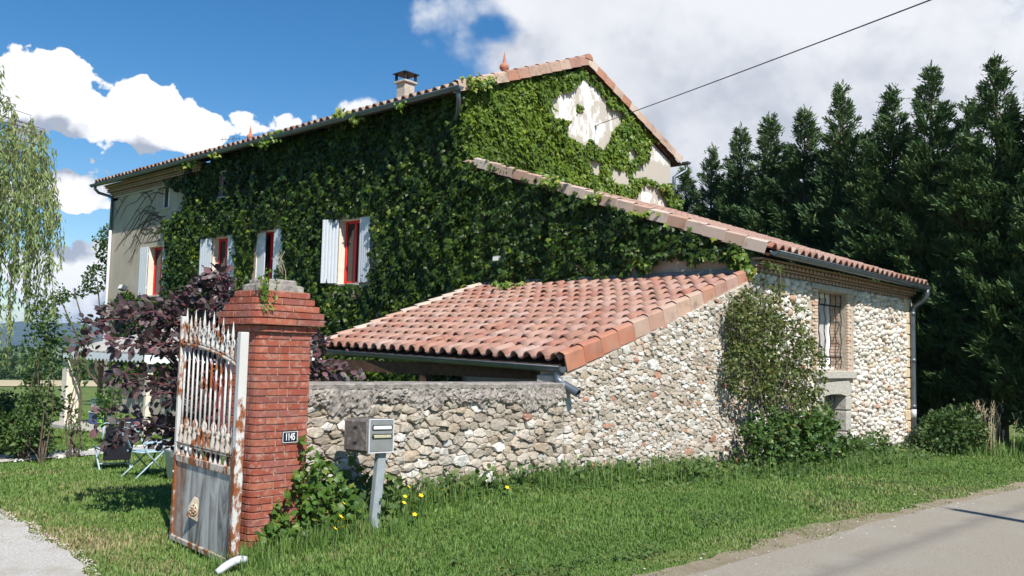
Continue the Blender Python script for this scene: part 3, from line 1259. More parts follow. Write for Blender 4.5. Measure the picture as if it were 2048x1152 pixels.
def window(y0, y1, z0, z1, frame_mat, red=True):
    x = XF + RV - 0.06
    fm = MB()
    t = 0.075
    fm.box((x, y0, z0), (x + 0.06, y0 + t, z1), bev=0.006)
    fm.box((x, y1 - t, z0), (x + 0.06, y1, z1), bev=0.006)
    fm.box((x, y0 + t, z1 - t), (x + 0.06, y1 - t, z1), bev=0.006)
    fm.box((x, y0 + t, z0), (x + 0.06, y1 - t, z0 + t), bev=0.006)
    ym = (y0 + y1) / 2
    fm.box((x - 0.012, ym - 0.045, z0 + t), (x + 0.05, ym + 0.045, z1 - t), bev=0.006)
    f = wb(fm, 'window', frame_mat, house)
    for (a, b) in ((y0 + t, ym - 0.045), (ym + 0.045, y1 - t)):
        wb(MB().box((x + 0.03, a, z0 + t), (x + 0.036, b, z1 - t)), 'pane', M['glass'], f)
    sm = MB()
    sm.box((XF - 0.05, y0 - 0.06, z0 - 0.07), (XF + RV - 0.005, y1 + 0.06, z0 - 0.003), bev=0.01)
    wb(sm, 'sill', M['concrete'], f)
    lm = MB()
    # pale plaster lining of the reveal, 3 mm proud of the wall behind
    lm.box((XF - 0.004, y1 - 0.004, z0), (XF + RV - 0.07, y1 + 0.0, z1))
    lm.box((XF - 0.004, y0, z0), (XF + RV - 0.07, y0 + 0.004, z1))
    lm.box((XF - 0.004, y0 + 0.005, z1 - 0.004), (XF + RV - 0.07, y1 - 0.005, z1))
    wb(lm, 'reveal', M['cream'], f)
    return f


def shutter(hy, width, z0, z1, ang, sgn, strap=False, x=XF - 0.02):
    """hinged at y = hy, leaf runs sgn in y, turned ang out of the wall"""
    d = Vector((-math.sin(ang), sgn * math.cos(ang), 0))
    nrm_ = Vector((-math.cos(ang), -sgn * math.sin(ang), 0))
    o = Vector((x, hy, 0))

    def pt(a, dpt, z):
        p = o + d * a + nrm_ * dpt
        return (p.x, p.y, z)
    bm_ = MB()
    for zz in (z0 + 0.22, z1 - 0.30):
        V = [pt(a, dd, z) for a in (0.01, width - 0.01) for dd in (-0.026, 0.001) for z in (zz, zz + 0.09)]
        bm_.add(V, [(0, 1, 3, 2), (4, 6, 7, 5), (0, 4, 5, 1), (2, 3, 7, 6), (0, 2, 6, 4), (1, 5, 7, 3)])
    s = wb(bm_, 'shutter', M['shutter'], house)
    n = 5
    for k in range(n):
        a0, a1 = width * k / n + 0.004, width * (k + 1) / n - 0.004
        pm = MB()
        V = [pt(a, dd, z) for a in (a0, a1) for dd in (0.0, 0.026) for z in (z0, z1)]
        V2 = [pt((a0 + a1) / 2, 0.032, z) for z in (z0, z1)]
        pm.add(V + V2, [(0, 1, 5, 4), (0, 2, 3, 1), (4, 5, 7, 6), (2, 8, 9, 3), (8, 6, 7, 9), (0, 4, 6, 8, 2), (1, 3, 9, 7, 5)])
        wb(pm, 'plank', M['shutter'], s)
    if strap:
        im = MB()
        V = [pt(a, dd, z) for a in (0.02, width * 0.85) for dd in (0.034, 0.042) for z in (z1 - 0.27, z1 - 0.22)]
        im.add(V, [(0, 1, 3, 2), (4, 6, 7, 5), (0, 4, 5, 1), (2, 3, 7, 6), (0, 2, 6, 4), (1, 5, 7, 3)])
        wb(im, 'strap_hinge', M['iron'], s)
    km = MB()
    p0 = Vector(pt(width * 0.5, 0.03, z0 - 0.02))
    km.tube([p0, p0 + Vector((-0.06, 0, 0.03)), p0 + Vector((-0.06, 0, 0.12))], 0.012, 5)
    wb(km, 'shutter_catch', M['iron'], s)


for k, (a, b) in enumerate(WIN):
    window(a, b, 3.40, 5.08, M['red'])
for h in holes[4:]:
    window(h[0], h[1], h[2], h[3], M['white'], False)
shutter(18.93, 0.45, 3.42, 5.10, R(33), 1)
shutter(18.02, 0.46, 3.40, 5.08, R(3), -1)
shutter(22.93, 0.47, 3.42, 5.06, R(176), 1, True, x=XF + 0.02)
shutter(21.97, 0.52, 3.42, 5.08, R(3), -1)
shutter(25.46, 0.56, 3.41, 5.08, R(9), 1)
shutter(24.49, 0.52, 3.41, 5.09, R(4), -1)
shutter(29.79, 0.52, 3.42, 5.10, R(4), 1)
shutter(28.69, 0.47, 3.41, 5.08, R(4), -1)
# net curtains behind two of the windows
for (a, b) in (WIN[2], WIN[3]):
    cm = MB()
    n = 14
    V, F = [], []
    for k in range(n + 1):
        y = a + 0.1 + (b - a - 0.2) * k / n
        V += [(XF + RV + 0.04 + 0.015 * (k % 2), y, 3.5), (XF + RV + 0.04 + 0.015 * (k % 2), y, 4.98)]
    for k in range(n):
        F.append((2 * k, 2 * k + 2, 2 * k + 3, 2 * k + 1))
    wb(cm.add(V, F), 'net_curtain', M['curtain'], house)

# main roof: two slopes
E0, E1 = Vector((13.47, 14.14, 7.66)), Vector((13.47, 33.35, 7.66))
T0, T1 = Vector((18.36, 14.14, 9.60)), Vector((18.36, 33.35, 9.60))
rf = tile_sheet('roof', house, M['tile_old'], E0, E1, T0, T1, 70, 13, row0=1)
tile_roof(rf, E0, E1, T0, T1, 70, 13, tilesB + tilesA[:1], rows_only=1)
E0b, T0b = Vector((23.12, 14.14, 7.72)), Vector((18.36, 14.14, 9.60))
tile_sheet('roof', house, M['tile_old'], Vector((23.12, 33.35, 7.72)), E0b, T1, T0, 70, 13)
# underside boarding
um = MB()
um.prism([(13.5, 7.60), (18.36, 9.53), (18.36, 9.45), (13.5, 7.52)], 14.22, 33.3, lambda u, v, d: (u, d, v))
um.prism([(23.1, 7.66), (18.36, 9.53), (18.36, 9.45), (23.1, 7.58)], 14.22, 33.3, lambda u, v, d: (u, d, v))
wb(um, 'roof_deck', M['wood'], house)
vB = [verge_mesh('verge', M['tile_old'], 0.20, 0.20, 0.07, 1), verge_mesh('verge', M['tile'], 0.20, 0.20, 0.07, 1), verge_mesh('verge', M['tile_old'], 0.20, 0.20, 0.065, 1), verge_mesh('verge', M['tile_pale'], 0.20, 0.20, 0.065, 1)]
verge(rf, vB[:3], (13.55, 14.10, 7.75), (18.34, 14.10, 9.65), 12, (0, -1, 0))
verge(rf, [vB[3], vB[0]], (23.15, 14.10, 7.77), (18.38, 14.10, 9.65), 12, (0, -1, 0))
rm = MB()
rm_me = verge_mesh('ridge', M['tile_old'])
N = 44
for k in range(N):
    y = 14.08 + k * 0.44
    V = []
    for yy, q in ((y, 0.02), (y + 0.48, 0.0)):
        for t in range(7):
            a_ = math.pi * t / 6
            V.append((18.36 + (0.15 + q) * math.cos(a_), yy, 9.60 + (0.13 + q) * math.sin(a_)))
    rm.add(V, [(t, t + 1, 8 + t, 7 + t) for t in range(6)] + [tuple(range(7))])
wb(rm, 'ridge', M['tile_old'], house)
gutter(house, (13.40, 13.86, 7.60), (13.40, 33.42, 7.57), 0.085)
gutter(house, (23.22, 13.90, 7.66), (23.22, 33.4, 7.64), 0.085)
dm = MB()
dm.tube([(13.40, 33.1, 7.55), (13.40, 33.1, 7.40), (13.52, 33.06, 7.27), (13.85, 32.98, 7.2), (13.92, 32.80, 7.1), (13.92, 32.80, 5.9)], 0.055, 10)
wb(dm, 'downspout', M['zinc'], house)
wb(MB().tube([(13.92, 32.80, 5.95), (13.92, 32.80, 3.0), (13.92, 32.80, -0.6)], 0.052, 10), 'downspout', M['pvc'], house)
dm = MB()
dm.tube([(13.42, 13.98, 7.55), (13.44, 13.98, 7.42), (13.50, 14.02, 7.30), (13.70, 14.25, 7.15), (13.85, 14.45, 7.05), (13.90, 14.5, 6.9)], 0.055, 10)
wb(dm, 'downspout', M['zinc'], house)
wb(MB().tube([(23.22, 14.0, 7.55), (23.2, 14.0, 7.40), (23.0, 14.15, 7.24), (22.86, 14.22, 7.15), (22.86, 14.22, 6.2)], 0.055, 10), 'downspout', M['zinc'], house)

# chimney
ch = MB()
ch.box((15.82, 18.62, 8.4), (16.18, 18.98, 9.23), bev=0.01)
c_ = wb(ch, 'chimney', M['stone_grey'], house)
at = c_.data.attributes.new('rnd', 'FLOAT', 'POINT')
at.data.foreach_set('value', np.full(len(c_.data.vertices), 0.55, dtype=np.float32))
wb(MB().box((15.76, 18.56, 9.232), (16.24, 19.04, 9.30), bev=0.015), 'chimney_ledge', M['concrete'], c_)
for (x, y) in ((15.81, 18.61), (16.19, 18.61), (15.81, 18.99), (16.19, 18.99)):
    wb(MB().box((x - 0.03, y - 0.03, 9.30), (x + 0.03, y + 0.03, 9.50)), 'chimney_leg', M['iron'], c_)
wb(MB().lathe([(0.08, 0), (0.06, 0.10), (0.0, 0.10)], (16, 18.8, 9.30), 10), 'flue', M['concrete'], c_)
cp = MB()
cp.add([(15.73, 18.53, 9.50), (16.27, 18.53, 9.50), (16.27, 19.07, 9.50), (15.73, 19.07, 9.50), (15.73, 18.53, 9.525), (16.27, 18.53, 9.525), (16.27, 19.07, 9.525), (15.73, 19.07, 9.525), (16, 18.8, 9.62)],
       [(3, 2, 1, 0), (0, 1, 5, 4), (1, 2, 6, 5), (2, 3, 7, 6), (3, 0, 4, 7), (4, 5, 8), (5, 6, 8), (6, 7, 8), (7, 4, 8)])
wb(cp, 'chimney_cap', M['iron'], c_)
for y in (17.2, 30.9):
    wb(MB().lathe([(0.14, 0), (0.075, 0.07), (0.06, 0.16), (0.07, 0.20), (0.135, 0.27), (0.145, 0.33), (0.11, 0.40), (0.055, 0.44), (0.045, 0.50), (0.03, 0.62), (0.0, 0.80)], (18.36, y, 9.70), 12), 'finial', M['terracotta'], house)
# a thin television aerial on the far roof
am = MB()
am.tube([(15.2, 26.6, 8.3), (15.2, 26.6, 8.80)], 0.010, 5)
am.tube([(15.2, 26.2, 8.62), (15.2, 27.5, 8.78)], 0.008, 5)
for k in range(6):
    y = 26.25 + k * 0.22
    am.tube([(15.2, y, 8.56 + k * 0.027), (15.2, y, 8.72 + k * 0.027)], 0.005, 4)
tag(wlink('television_aerial', am.mesh('aerial', M['iron']), None), 'thin television aerial standing on the far end of the main roof', 'aerial')

# ------------------------------------------------------------------ stone annex with lean roof towards the road
annex = thing('stone_annex', 'low annex of pale rubble stone with barred window and long tiled roof', 'house', (18, 10.5, -0.4))
W1 = (16.62, 18.08, 1.50, 3.06)
W2 = (16.86, 17.98, -0.5, 1.02)
core = holed_wall(lambda u, v, d: (u, YR + d, v), 13.99, 21.93, -0.9, 3.46, [W1, W2], 0.42)
core.box((XF + 0.3, YR + 0.75, -0.8), (21.4, YR + 0.8, 3.2))
core.box((21.45, YR + 0.05, -0.9), (21.90, YG - 0.01, 3.4))
wb(core, 'wall', M['mortar'], annex)
sw = MB()
sw.prism([(7.11, -0.9), (YG, -0.9), (YG, 5.98), (7.11, 3.46)], 0, 0.4, lambda u, v, d: (XF + d, u, v))
wb(sw, 'side_wall', M['render'], annex)
road = lambda u, v, d: (u, YR - d, v)
stone_wall(annex, M['stone_white'], [(13.99, -0.55), (21.62, -0.75), (21.62, 3.18), (13.99, 3.18)],
           [(16.28, 18.46, 1.24, 3.3), (16.62, 18.26, -0.7, 1.25)], road, 0.066, lambda u, v: (1.15 if u < 16.5 else (0.85 if v < 1.0 else 1.0)) * (1.35 if (math.sin(u * 7.3) * math.sin(v * 9.1 + u)) > 0.72 else 1), 0.058, 0.006, 1.35, True, 'stone', 300, 21)
# quoins at the far corner
z = -0.7
k = 0
while z < 3.15:
    h_ = random.uniform(0.20, 0.34)
    w_ = (0.46, 0.33)[k % 2]
    q = MB().box((21.94 - w_, YR - 0.062 - random.uniform(0, 0.012), z), (21.965, YR + 0.2, z + h_ - 0.014), bev=0.02)
    wb(q, 'quoin', M['ochre'] if random.random() < 0.75 else M['concrete'], annex)
    z += h_
    k += 1
# cornice of two courses of tile ends
cm = MB()
for lvl in range(2):
    y0 = YR - 0.07 - 0.10 * lvl
    z0 = 3.19 + 0.12 * lvl
    cm.box((13.95, y0 - 0.012, z0 + 0.082), (21.98, YR + 0.02, z0 + 0.112))
    for kk in range(46):
        x = 14.02 + kk * 0.172 + (lvl % 2) * 0.08
        prof = [(x + 0.075 * math.cos(math.pi * t / 5), z0 + 0.068 * math.sin(math.pi * t / 5)) for t in range(6)]
        cm.add([(p[0], y0, p[1]) for p in prof] + [(p[0], YR + 0.02, p[1]) for p in prof], [(t, t + 1, 7 + t, 6 + t) for t in range(5)] + [tuple(range(6))])
tag(wb(cm, 'genoise_tiles', M['tile_old'], annex), kind='stuff')
# barred window with brick jambs
fm = MB()
yb = YR + 0.34
x0, x1, z0, z1 = W1
zs_ = z0 + 0.06
for (a, b) in ((x0, x0 + 0.09), (x1 - 0.09, x1), ((x0 + x1) / 2 - 0.06, (x0 + x1) / 2 + 0.06)):
    fm.box((a, yb, zs_), (b, yb + 0.07, z1), bev=0.008)
fm.box((x0 + 0.091, yb + 0.004, zs_), (x1 - 0.091, yb + 0.066, zs_ + 0.09), bev=0.008)
fm.box((x0 + 0.091, yb + 0.004, z1 - 0.08), (x1 - 0.091, yb + 0.066, z1 - 0.001), bev=0.008)
fm.box((x0, yb - 0.08, z0), (x1, yb + 0.08, zs_ - 0.002), bev=0.008)
f1 = wb(fm, 'window', M['white'], annex)
wb(MB().box((x0 + 0.09, yb + 0.03, z0 + 0.1), (x1 - 0.09, yb + 0.035, z1 - 0.08)), 'pane', M['glass_pale'], f1)
cm = MB()
V, F = [], []
for k in range(25):
    x = x0 + 0.1 + (x1 - x0 - 0.2) * k / 24
    V += [(x, yb + 0.085 + 0.02 * (k % 2), z0 + 0.1), (x, yb + 0.085 + 0.02 * (k % 2), z1 - 0.1)]
for k in range(24):
    F.append((2 * k, 2 * k + 2, 2 * k + 3, 2 * k + 1))
wb(cm.add(V, F), 'net_curtain', M['curtain'], f1)
gm = MB()
for zz in (z0 + 0.24, z1 - 0.28):
    gm.box((x0 - 0.03, YR + 0.10, zz), (x1 + 0.02, YR + 0.112, zz + 0.035))
g1 = wb(gm, 'window_grille', M['iron'], annex)
for k in range(6):
    x = x0 + 0.06 + k * (x1 - x0 - 0.12) / 5
    pts = []
    for s in range(23):
        zz = z0 + 0.03 + (z1 - z0 - 0.06) * s / 22
        wob = 0.035 * math.sin(s / 22 * math.pi * 7) if 1 < s < 21 else 0
        pts.append((x + wob, YR + 0.09, zz))
    wb(MB().tube(pts, 0.011, 5), 'bar', M['iron'], g1)
bj = part('brick_jamb', annex)
bj2 = part('brick_jamb', annex)
n = 25
for k in range(n):
    zz = z0 - 0.02 + (z1 - z0 + 0.03) * k / n
    h_ = (z1 - z0) / n - 0.012
    w_ = (0.24, 0.13)[k % 2]
    wb(MB().box((x1 + 0.001, YR - 0.03, zz), (x1 + w_, YR + 0.14, zz + h_)), 'brick', M['ochre_brick'], bj)
    wb(MB().box((x1 - 0.012, YR + 0.15, zz), (x1 + 0.1, YR + 0.335, zz + h_)), 'brick', M['ochre_brick'], bj)
    wb(MB().box((x0 - w_, YR - 0.03, zz), (x0 - 0.001, YR + 0.14, zz + h_)), 'brick', M['ochre_brick'], bj2)
wb(MB().box((x0 - 0.28, YR - 0.045, z1 + 0.012), (x1 + 0.30, YR + 0.3, z1 + 0.12), bev=0.012), 'lintel', M['concrete'], annex)
wb(MB().box((x0 - 0.20, YR - 0.10, z0 - 0.17), (x1 + 0.32, YR + 0.33, z0 - 0.022), bev=0.012), 'sill', M['concrete'], annex)
# lower opening: rendered surround, bars, white post
x0, x1, z0, z1 = W2
lm = MB()
arc = [(x0 - 0.26, z1 + 0.22), (x0 - 0.26, -0.6), (x0 - 0.002, -0.6), (x0 - 0.002, z1 - 0.03), (x0 + 0.3, z1 + 0.002), (x1 - 0.3, z1 + 0.002), (x1 + 0.02, z1 - 0.05), (x1 + 0.24, z1 - 0.02), (x1 + 0.30, z1 + 0.16), (x1 + 0.1, z1 + 0.27)]
V = [(u, YR - 0.045, v) for u, v in arc] + [(u, YR + 0.1, v) for u, v in arc]
bmx = bmesh.new()
vs = [bmx.verts.new(p) for p in V[:len(arc)]]
fc = bmx.faces.new(vs)
ex = bmesh.ops.extrude_face_region(bmx, geom=[fc])
for g in ex['geom']:
    if isinstance(g, bmesh.types.BMVert):
        g.co.y += 0.14
bmesh.ops.triangulate(bmx, faces=bmx.faces)
me = bpy.data.meshes.new('surround')
bmx.to_mesh(me)
bmx.free()
me.materials.append(M['concrete'])
wlink('door_surround', me, annex)
zz = -0.6
for h_ in (0.36, 0.5, 0.42, 0.30):
    wb(MB().box((x1 - 0.012, YR - 0.055, zz), (x1 + 0.27 + random.uniform(-0.05, 0.04), YR + 0.40, zz + h_ - 0.012), bev=0.025), 'jamb_stone', M['concrete'], annex)
    zz += h_
fm = MB()
for (a, b) in ((x0, x0 + 0.07), (x0 + 0.52, x0 + 0.62), (x1 - 0.08, x1 - 0.02)):
    fm.box((a, yb, z0), (b, yb + 0.06, z1 - 0.02), bev=0.006)
f2 = wb(fm, 'window', M['white'], annex)
wb(MB().box((x0 + 0.05, yb + 0.02, z0), (x1 - 0.03, yb + 0.03, z1 - 0.03)), 'pane', M['glass_pale'], f2)
gm = MB()
for zz in (-0.1, 0.78):
    gm.box((x0 - 0.02, YR + 0.12, zz), (x1 - 0.02, YR + 0.132, zz + 0.03))
g2 = wb(gm, 'window_grille', M['iron'], annex)
for k in range(5):
    x = x0 + 0.1 + k * 0.19
    pts = [(x + (0.025 * math.sin(s / 16 * math.pi * 5) if 0 < s < 16 else 0), YR + 0.11, z0 + (z1 - z0 - 0.03) * s / 16) for s in range(17)]
    wb(MB().tube(pts, 0.011, 5), 'bar', M['iron'], g2)

# annex roof
E0, E1 = Vector((13.86, 6.70, 3.54)), Vector((22.0, 6.70, 3.53))
T0, T1 = Vector((13.86, YG - 0.01, 6.04)), Vector((22.75, YG - 0.01, 6.12))
arf = tile_sheet('roof', annex, M['tile'], E0, E1, T0, T1, 29, 20, row0=1)
tile_roof(arf, E0, E1, T0, T1, 29, 20, tilesA + tilesB[:1], rows_only=1)
um = MB()
um.add([(13.9, 6.75, 3.47), (22.0, 6.75, 3.47), (22.6, YG, 6.0), (13.9, YG, 6.0), (13.9, 6.75, 3.42), (22.0, 6.75, 3.42), (22.6, YG, 5.94), (13.9, YG, 5.94)], [(0, 1, 2, 3), (4, 7, 6, 5), (0, 4, 5, 1), (1, 5, 6, 2), (2, 6, 7, 3), (3, 7, 4, 0)])
wb(um, 'roof_deck', M['wood'], annex)
vP = [verge_mesh('verge', M['tile_pale'], 0.19, 0.16, 0.065, -1), verge_mesh('verge', M['tile_pale'], 0.19, 0.155, 0.06, -1), verge_mesh('verge', M['tile_old'], 0.19, 0.16, 0.065, -1)]


def verge_left(parent, mats, a, b, n, name='verge_tile'):
    a, b = Vector(a), Vector(b)
    for k in range(n):
        p = a.lerp(b, k / n)
        ey = (b - a) / n
        ex_ = Vector((1, 0, 0))
        up_ = ex_.cross(ey).normalized()
        if up_.z < 0:
            up_ = -up_
        place(name, random.choice(mats), parent, p, ex_, ey, up_)


verge_left(arf, vP, (13.84, 6.78, 3.60), (13.84, 13.80, 6.00), 18)
gutter(annex, (13.34, 6.63, 3.50) if False else (13.80, 6.62, 3.49), (21.75, 6.62, 3.46), 0.08)
dm = MB()
dm.tube([(21.68, 6.62, 3.42), (21.70, 6.62, 3.28), (21.74, 6.72, 3.14), (21.78, 6.92, 3.03), (21.80, 6.98, 2.88), (21.80, 6.98, 0.6), (21.80, 6.98, -0.5)], 0.062, 12)
d_ = wb(dm, 'downspout', M['zinc'], annex)
for zz in (2.80, 1.7, 0.62):
    wb(MB().tube([(21.80, 6.98, zz), (21.80, 6.98, zz + 0.09)], 0.07, 12), 'pipe_collar', M['zinc'], d_)
wb(MB().tube([(21.80, 6.98, 0.60), (21.80, 6.98, 0.40)], 0.066, 12), 'pipe_collar', M['pvc'], d_)

# ------------------------------------------------------------------ open shed with red tiled roof
shed = thing('lean_to_shed', 'open shed with red pantile roof and stone gable, leaning on the creeper wall', 'shed', (11.4, 10.0, -0.2))
E0, E1 = Vector((8.85, 7.18, 1.585)), Vector((9.25, 12.95, 1.725))
T0, T1 = Vector((13.99, 7.22, 3.11)), Vector((13.99, 13.65, 3.13))
srf = MB()
dn = Vector((0, 0, -0.05))
V = [E0 + dn, E1 + dn, T1 + dn, T0 + dn] + [E0 + dn * 1.8, E1 + dn * 1.8, T1 + dn * 1.8, T0 + dn * 1.8]
srf.add(V, [(0, 1, 2, 3), (4, 7, 6, 5), (0, 4, 5, 1), (1, 5, 6, 2), (2, 6, 7, 3), (3, 7, 4, 0)])
sroof = wb(srf, 'roof', M['wood'], shed)
tile_roof(sroof, E0, E1, T0, T1, 23, 13, tilesA, jit=0.005)
vR = [verge_mesh('verge', M[q], 0.16, 0.19, 0.072, 1) for q in ('tile', 'tile_red', 'tile_old', 'tile_red')]
verge(sroof, vR, E0 + Vector((-0.02, -0.10, 0.03)), T0 + Vector((-0.15, -0.10, 0.03)), 13, (0, -1, 0))
vL = [verge_mesh('verge', M['tile_pale'], 0.24, 0.06, 0.10, 1), verge_mesh('verge', M['tile_pale'], 0.24, 0.05, 0.105, 1)]
a_, b_ = E1 + Vector((-0.02, 0.10, 0.0)), T1 + Vector((-0.1, 0.10, 0.0))
for k in range(11):
    p = a_.lerp(b_, k / 11)
    ey = (b_ - a_) / 11
    ex_ = Vector((0, 1, 0))
    up_ = ex_.cross(ey).normalized()
    if up_.z < 0:
        up_ = -up_
    place('verge_tile', random.choice(vL), sroof, p, ex_, ey, up_)
wb(MB().box((13.93, 7.15, 3.12), (13.985, 13.9, 3.24)), 'flashing', M['zinc'], shed)
gl = gutter(shed, E0 + Vector((-0.05, -0.09, -0.075)), E1 + Vector((-0.05, 0.02, -0.06)), 0.075)
dm = MB()
q = E0 + Vector((-0.05, 0.0, -0.13))
dm.tube([q, q + Vector((0, 0, -0.10)), q + Vector((0.02, -0.05, -0.15)), q + Vector((0.06, -0.30, -0.27))], 0.055, 12, cap=False)
dm.tube([q + Vector((0, 0, 0.0)), q + Vector((0, 0, -0.10)), q + Vector((0.02, -0.05, -0.15)), q + Vector((0.06, -0.30, -0.27))], 0.050, 12, cap=False)
wb(dm, 'rain_outlet', M['zinc'], shed)
wb(MB().box((E0.x + 0.20, 7.6, E0.z - 0.26), (E0.x + 0.34, 12.6, E0.z - 0.08)), 'eave_beam', M['wood'], shed)
for k in range(9):
    y = 7.75 + k * 0.62
    a_ = Vector((E0.x + 0.32, y, E0.z - 0.05 + (y - 7.2) * 0.02))
    b_ = Vector((13.97, y + 0.2, 2.98))
    wb(MB().tube([a_, b_], 0.05, 4), 'rafter', M['wood'], shed)
for y in (9.9, 12.7):
    wb(MB().box((9.0, y, -0.4), (9.14, y + 0.14, 1.33)), 'post', M['wood'], shed)
# stone gable of the shed, in line with the garden wall
core = MB()
gp = [(8.86, -0.6), (13.98, -0.6), (13.98, 2.99), (13.75, 2.99), (8.86, 1.44)]
core.prism(gp, 0, 0.42, lambda u, v, d: (u, YR + d, v))
wb(core, 'gable_wall', M['mortar'], shed)
stone_wall(shed, M['stone_mix'], [(8.84, -0.5), (13.96, -0.5), (13.96, 2.97), (13.75, 2.97), (8.99, 1.44), (8.84, 0.95)], [], road, 0.054,
           lambda u, v: (0.85 + 0.35 * (math.sin(u * 2.1 + v * 3) > 0.3)) * (1.6 if (math.sin(u * 6.1 + 1) * math.sin(v * 8.1 + u)) > 0.75 else 1), 0.030, 0.0035, 1.9, False, 'stone', 300, 5)
wb(MB().box((8.80, YR - 0.025, 1.02), (8.99, YR + 0.43, 1.40), bev=0.012), 'corner_render', M['concrete'], shed)

# ------------------------------------------------------------------ garden wall
gw = thing('garden_wall', 'low grey rubble stone wall with crumbling cement top beside the brick pillar', 'wall', (6.7, 7.3, 0))
wb(MB().box((4.55, YR, -0.5), (8.84, YR + 0.42, 1.22)), 'wall', M['mortar_grey'], gw)


def cope_bottom(x):
    return 1.12 + 0.085 * float(nz1(x, 2.2, 3)) + 0.075 * float(nz1(x, 9.0, 1)) + 0.03 * float(nz1(x, 27.0, 5)) - (0.08 if x > 7.6 else 0) * min(1, (x - 7.6) / 0.4 if x > 7.6 else 0)


stone_wall(gw, M['stone_grey'], [(4.6, -0.35), (8.80, -0.35), (8.80, 1.12), (4.6, 1.12)], [], road, 0.074,
           lambda u, v: (1.35 if (u < 5.6 and v < 0.8) else (1.1 if v < 0.35 else 0.95)) * (1.4 if (math.sin(u * 5.1) * math.sin(v * 8.1 + u)) > 0.7 else 1), 0.044, 0.005, 1.85, False, 'stone', 300, 8)
V, F = [], []
nx, nr = 230, 9
rq = random.Random(8)
for k in range(nx + 1):
    x = 4.55 + (8.85 - 4.55) * k / nx
    zb = cope_bottom(x)
    ztop = 1.335 - 0.007 * (x - 4.55) + 0.005 * float(nz1(x, 3, 9))
    zband = ztop - 0.055
    row = [(x, YR + 0.02, zb - 0.02)]
    for q in range(nr):
        t = q / (nr - 1)
        z_ = zb + (zband - zb) * t
        rg_ = float(nz1(x + z_ * 1.7, 7, 2)) * float(nz1(z_ * 3.1 - x * 0.6, 9, 4))
        d_ = 0.058 + 0.040 * rg_ + 0.011 * rq.gauss(0, 1) + 0.020 * math.sin(t * 3.1)
        row.append((x + rq.gauss(0, 0.003), YR - max(0.006, d_), z_ + rq.gauss(0, 0.004)))
    row += [(x, YR - 0.060, zband + 0.006), (x, YR - 0.066, ztop - 0.010), (x, YR - 0.052, ztop), (x, YR + 0.2, ztop + 0.012), (x, YR + 0.44, ztop), (x, YR + 0.46, ztop - 0.14)]
    V += row
m_ = nr + 7
for k in range(nx):
    for t in range(m_ - 1):
        F.append((k * m_ + t, k * m_ + t + 1, (k + 1) * m_ + t + 1, (k + 1) * m_ + t))
wb(MB().add(V, F, False), 'coping', M['coping'], gw)

# ------------------------------------------------------------------ brick gate pillar
PX0, PX1, PY0, PY1 = 4.085, 4.625, 6.60, 7.06
pillar = thing('gate_pillar', 'stout red brick gate pillar with stepped brick cap and grey cement top', 'pillar', (4.355, 6.87, -0.05))
CH = 0.0605
JT = 0.010


def round_rect_piece(x0, y0, x1, y1, rc):
    """plan of a brick; rc = set of corners to round: 'a' x0y0, 'b' x1y0, 'c' x1y1, 'd' x0y1 with radius"""
    P = []
    for key, cx_, cy_, sx, sy, a0 in (('a', x0, y0, 1, 1, math.pi), ('b', x1, y0, -1, 1, 1.5 * math.pi), ('c', x1, y1, -1, -1, 0), ('d', x0, y1, 1, -1, 0.5 * math.pi)):
        r = rc.get(key, 0.004)
        c = (cx_ + sx * r, cy_ + sy * r)
        n = 4 if r > 0.02 else 1
        for t in range(n + 1):
            a = a0 + t * math.pi / 2 / n
            P.append((c[0] + r * math.cos(a), c[1] + r * math.sin(a)))
    return P


def brick(parent, x0, y0, x1, y1, z0, z1, rc):
    P = round_rect_piece(x0, y0, x1, y1, rc)
    e = 0.003
    cx_, cy_ = (x0 + x1) / 2, (y0 + y1) / 2
    n = len(P)
    V = []
    for (z, ins) in ((z0, e), (z0 + e, 0), (z1 - e, 0), (z1, e)):
        for (x, y) in P:
            dx, dy = x - cx_, y - cy_
            l = math.hypot(dx, dy)
            j = random.gauss(0, 0.0008)
            V.append((x - dx / l * (ins + j), y - dy / l * (ins + j), z + random.gauss(0, 0.0007)))
    F = [tuple(range(n))[::-1], tuple(range(3 * n, 4 * n))]
    for q in range(3):
        F += [(q * n + k, q * n + (k + 1) % n, (q + 1) * n + (k + 1) % n, (q + 1) * n + k) for k in range(n)]
    ctr = Vector((cx_, cy_, (z0 + z1) / 2))
    wlink('brick', MB().add([Vector(v) - ctr for v in V], F).mesh('brick', M['brick']), parent, ctr)


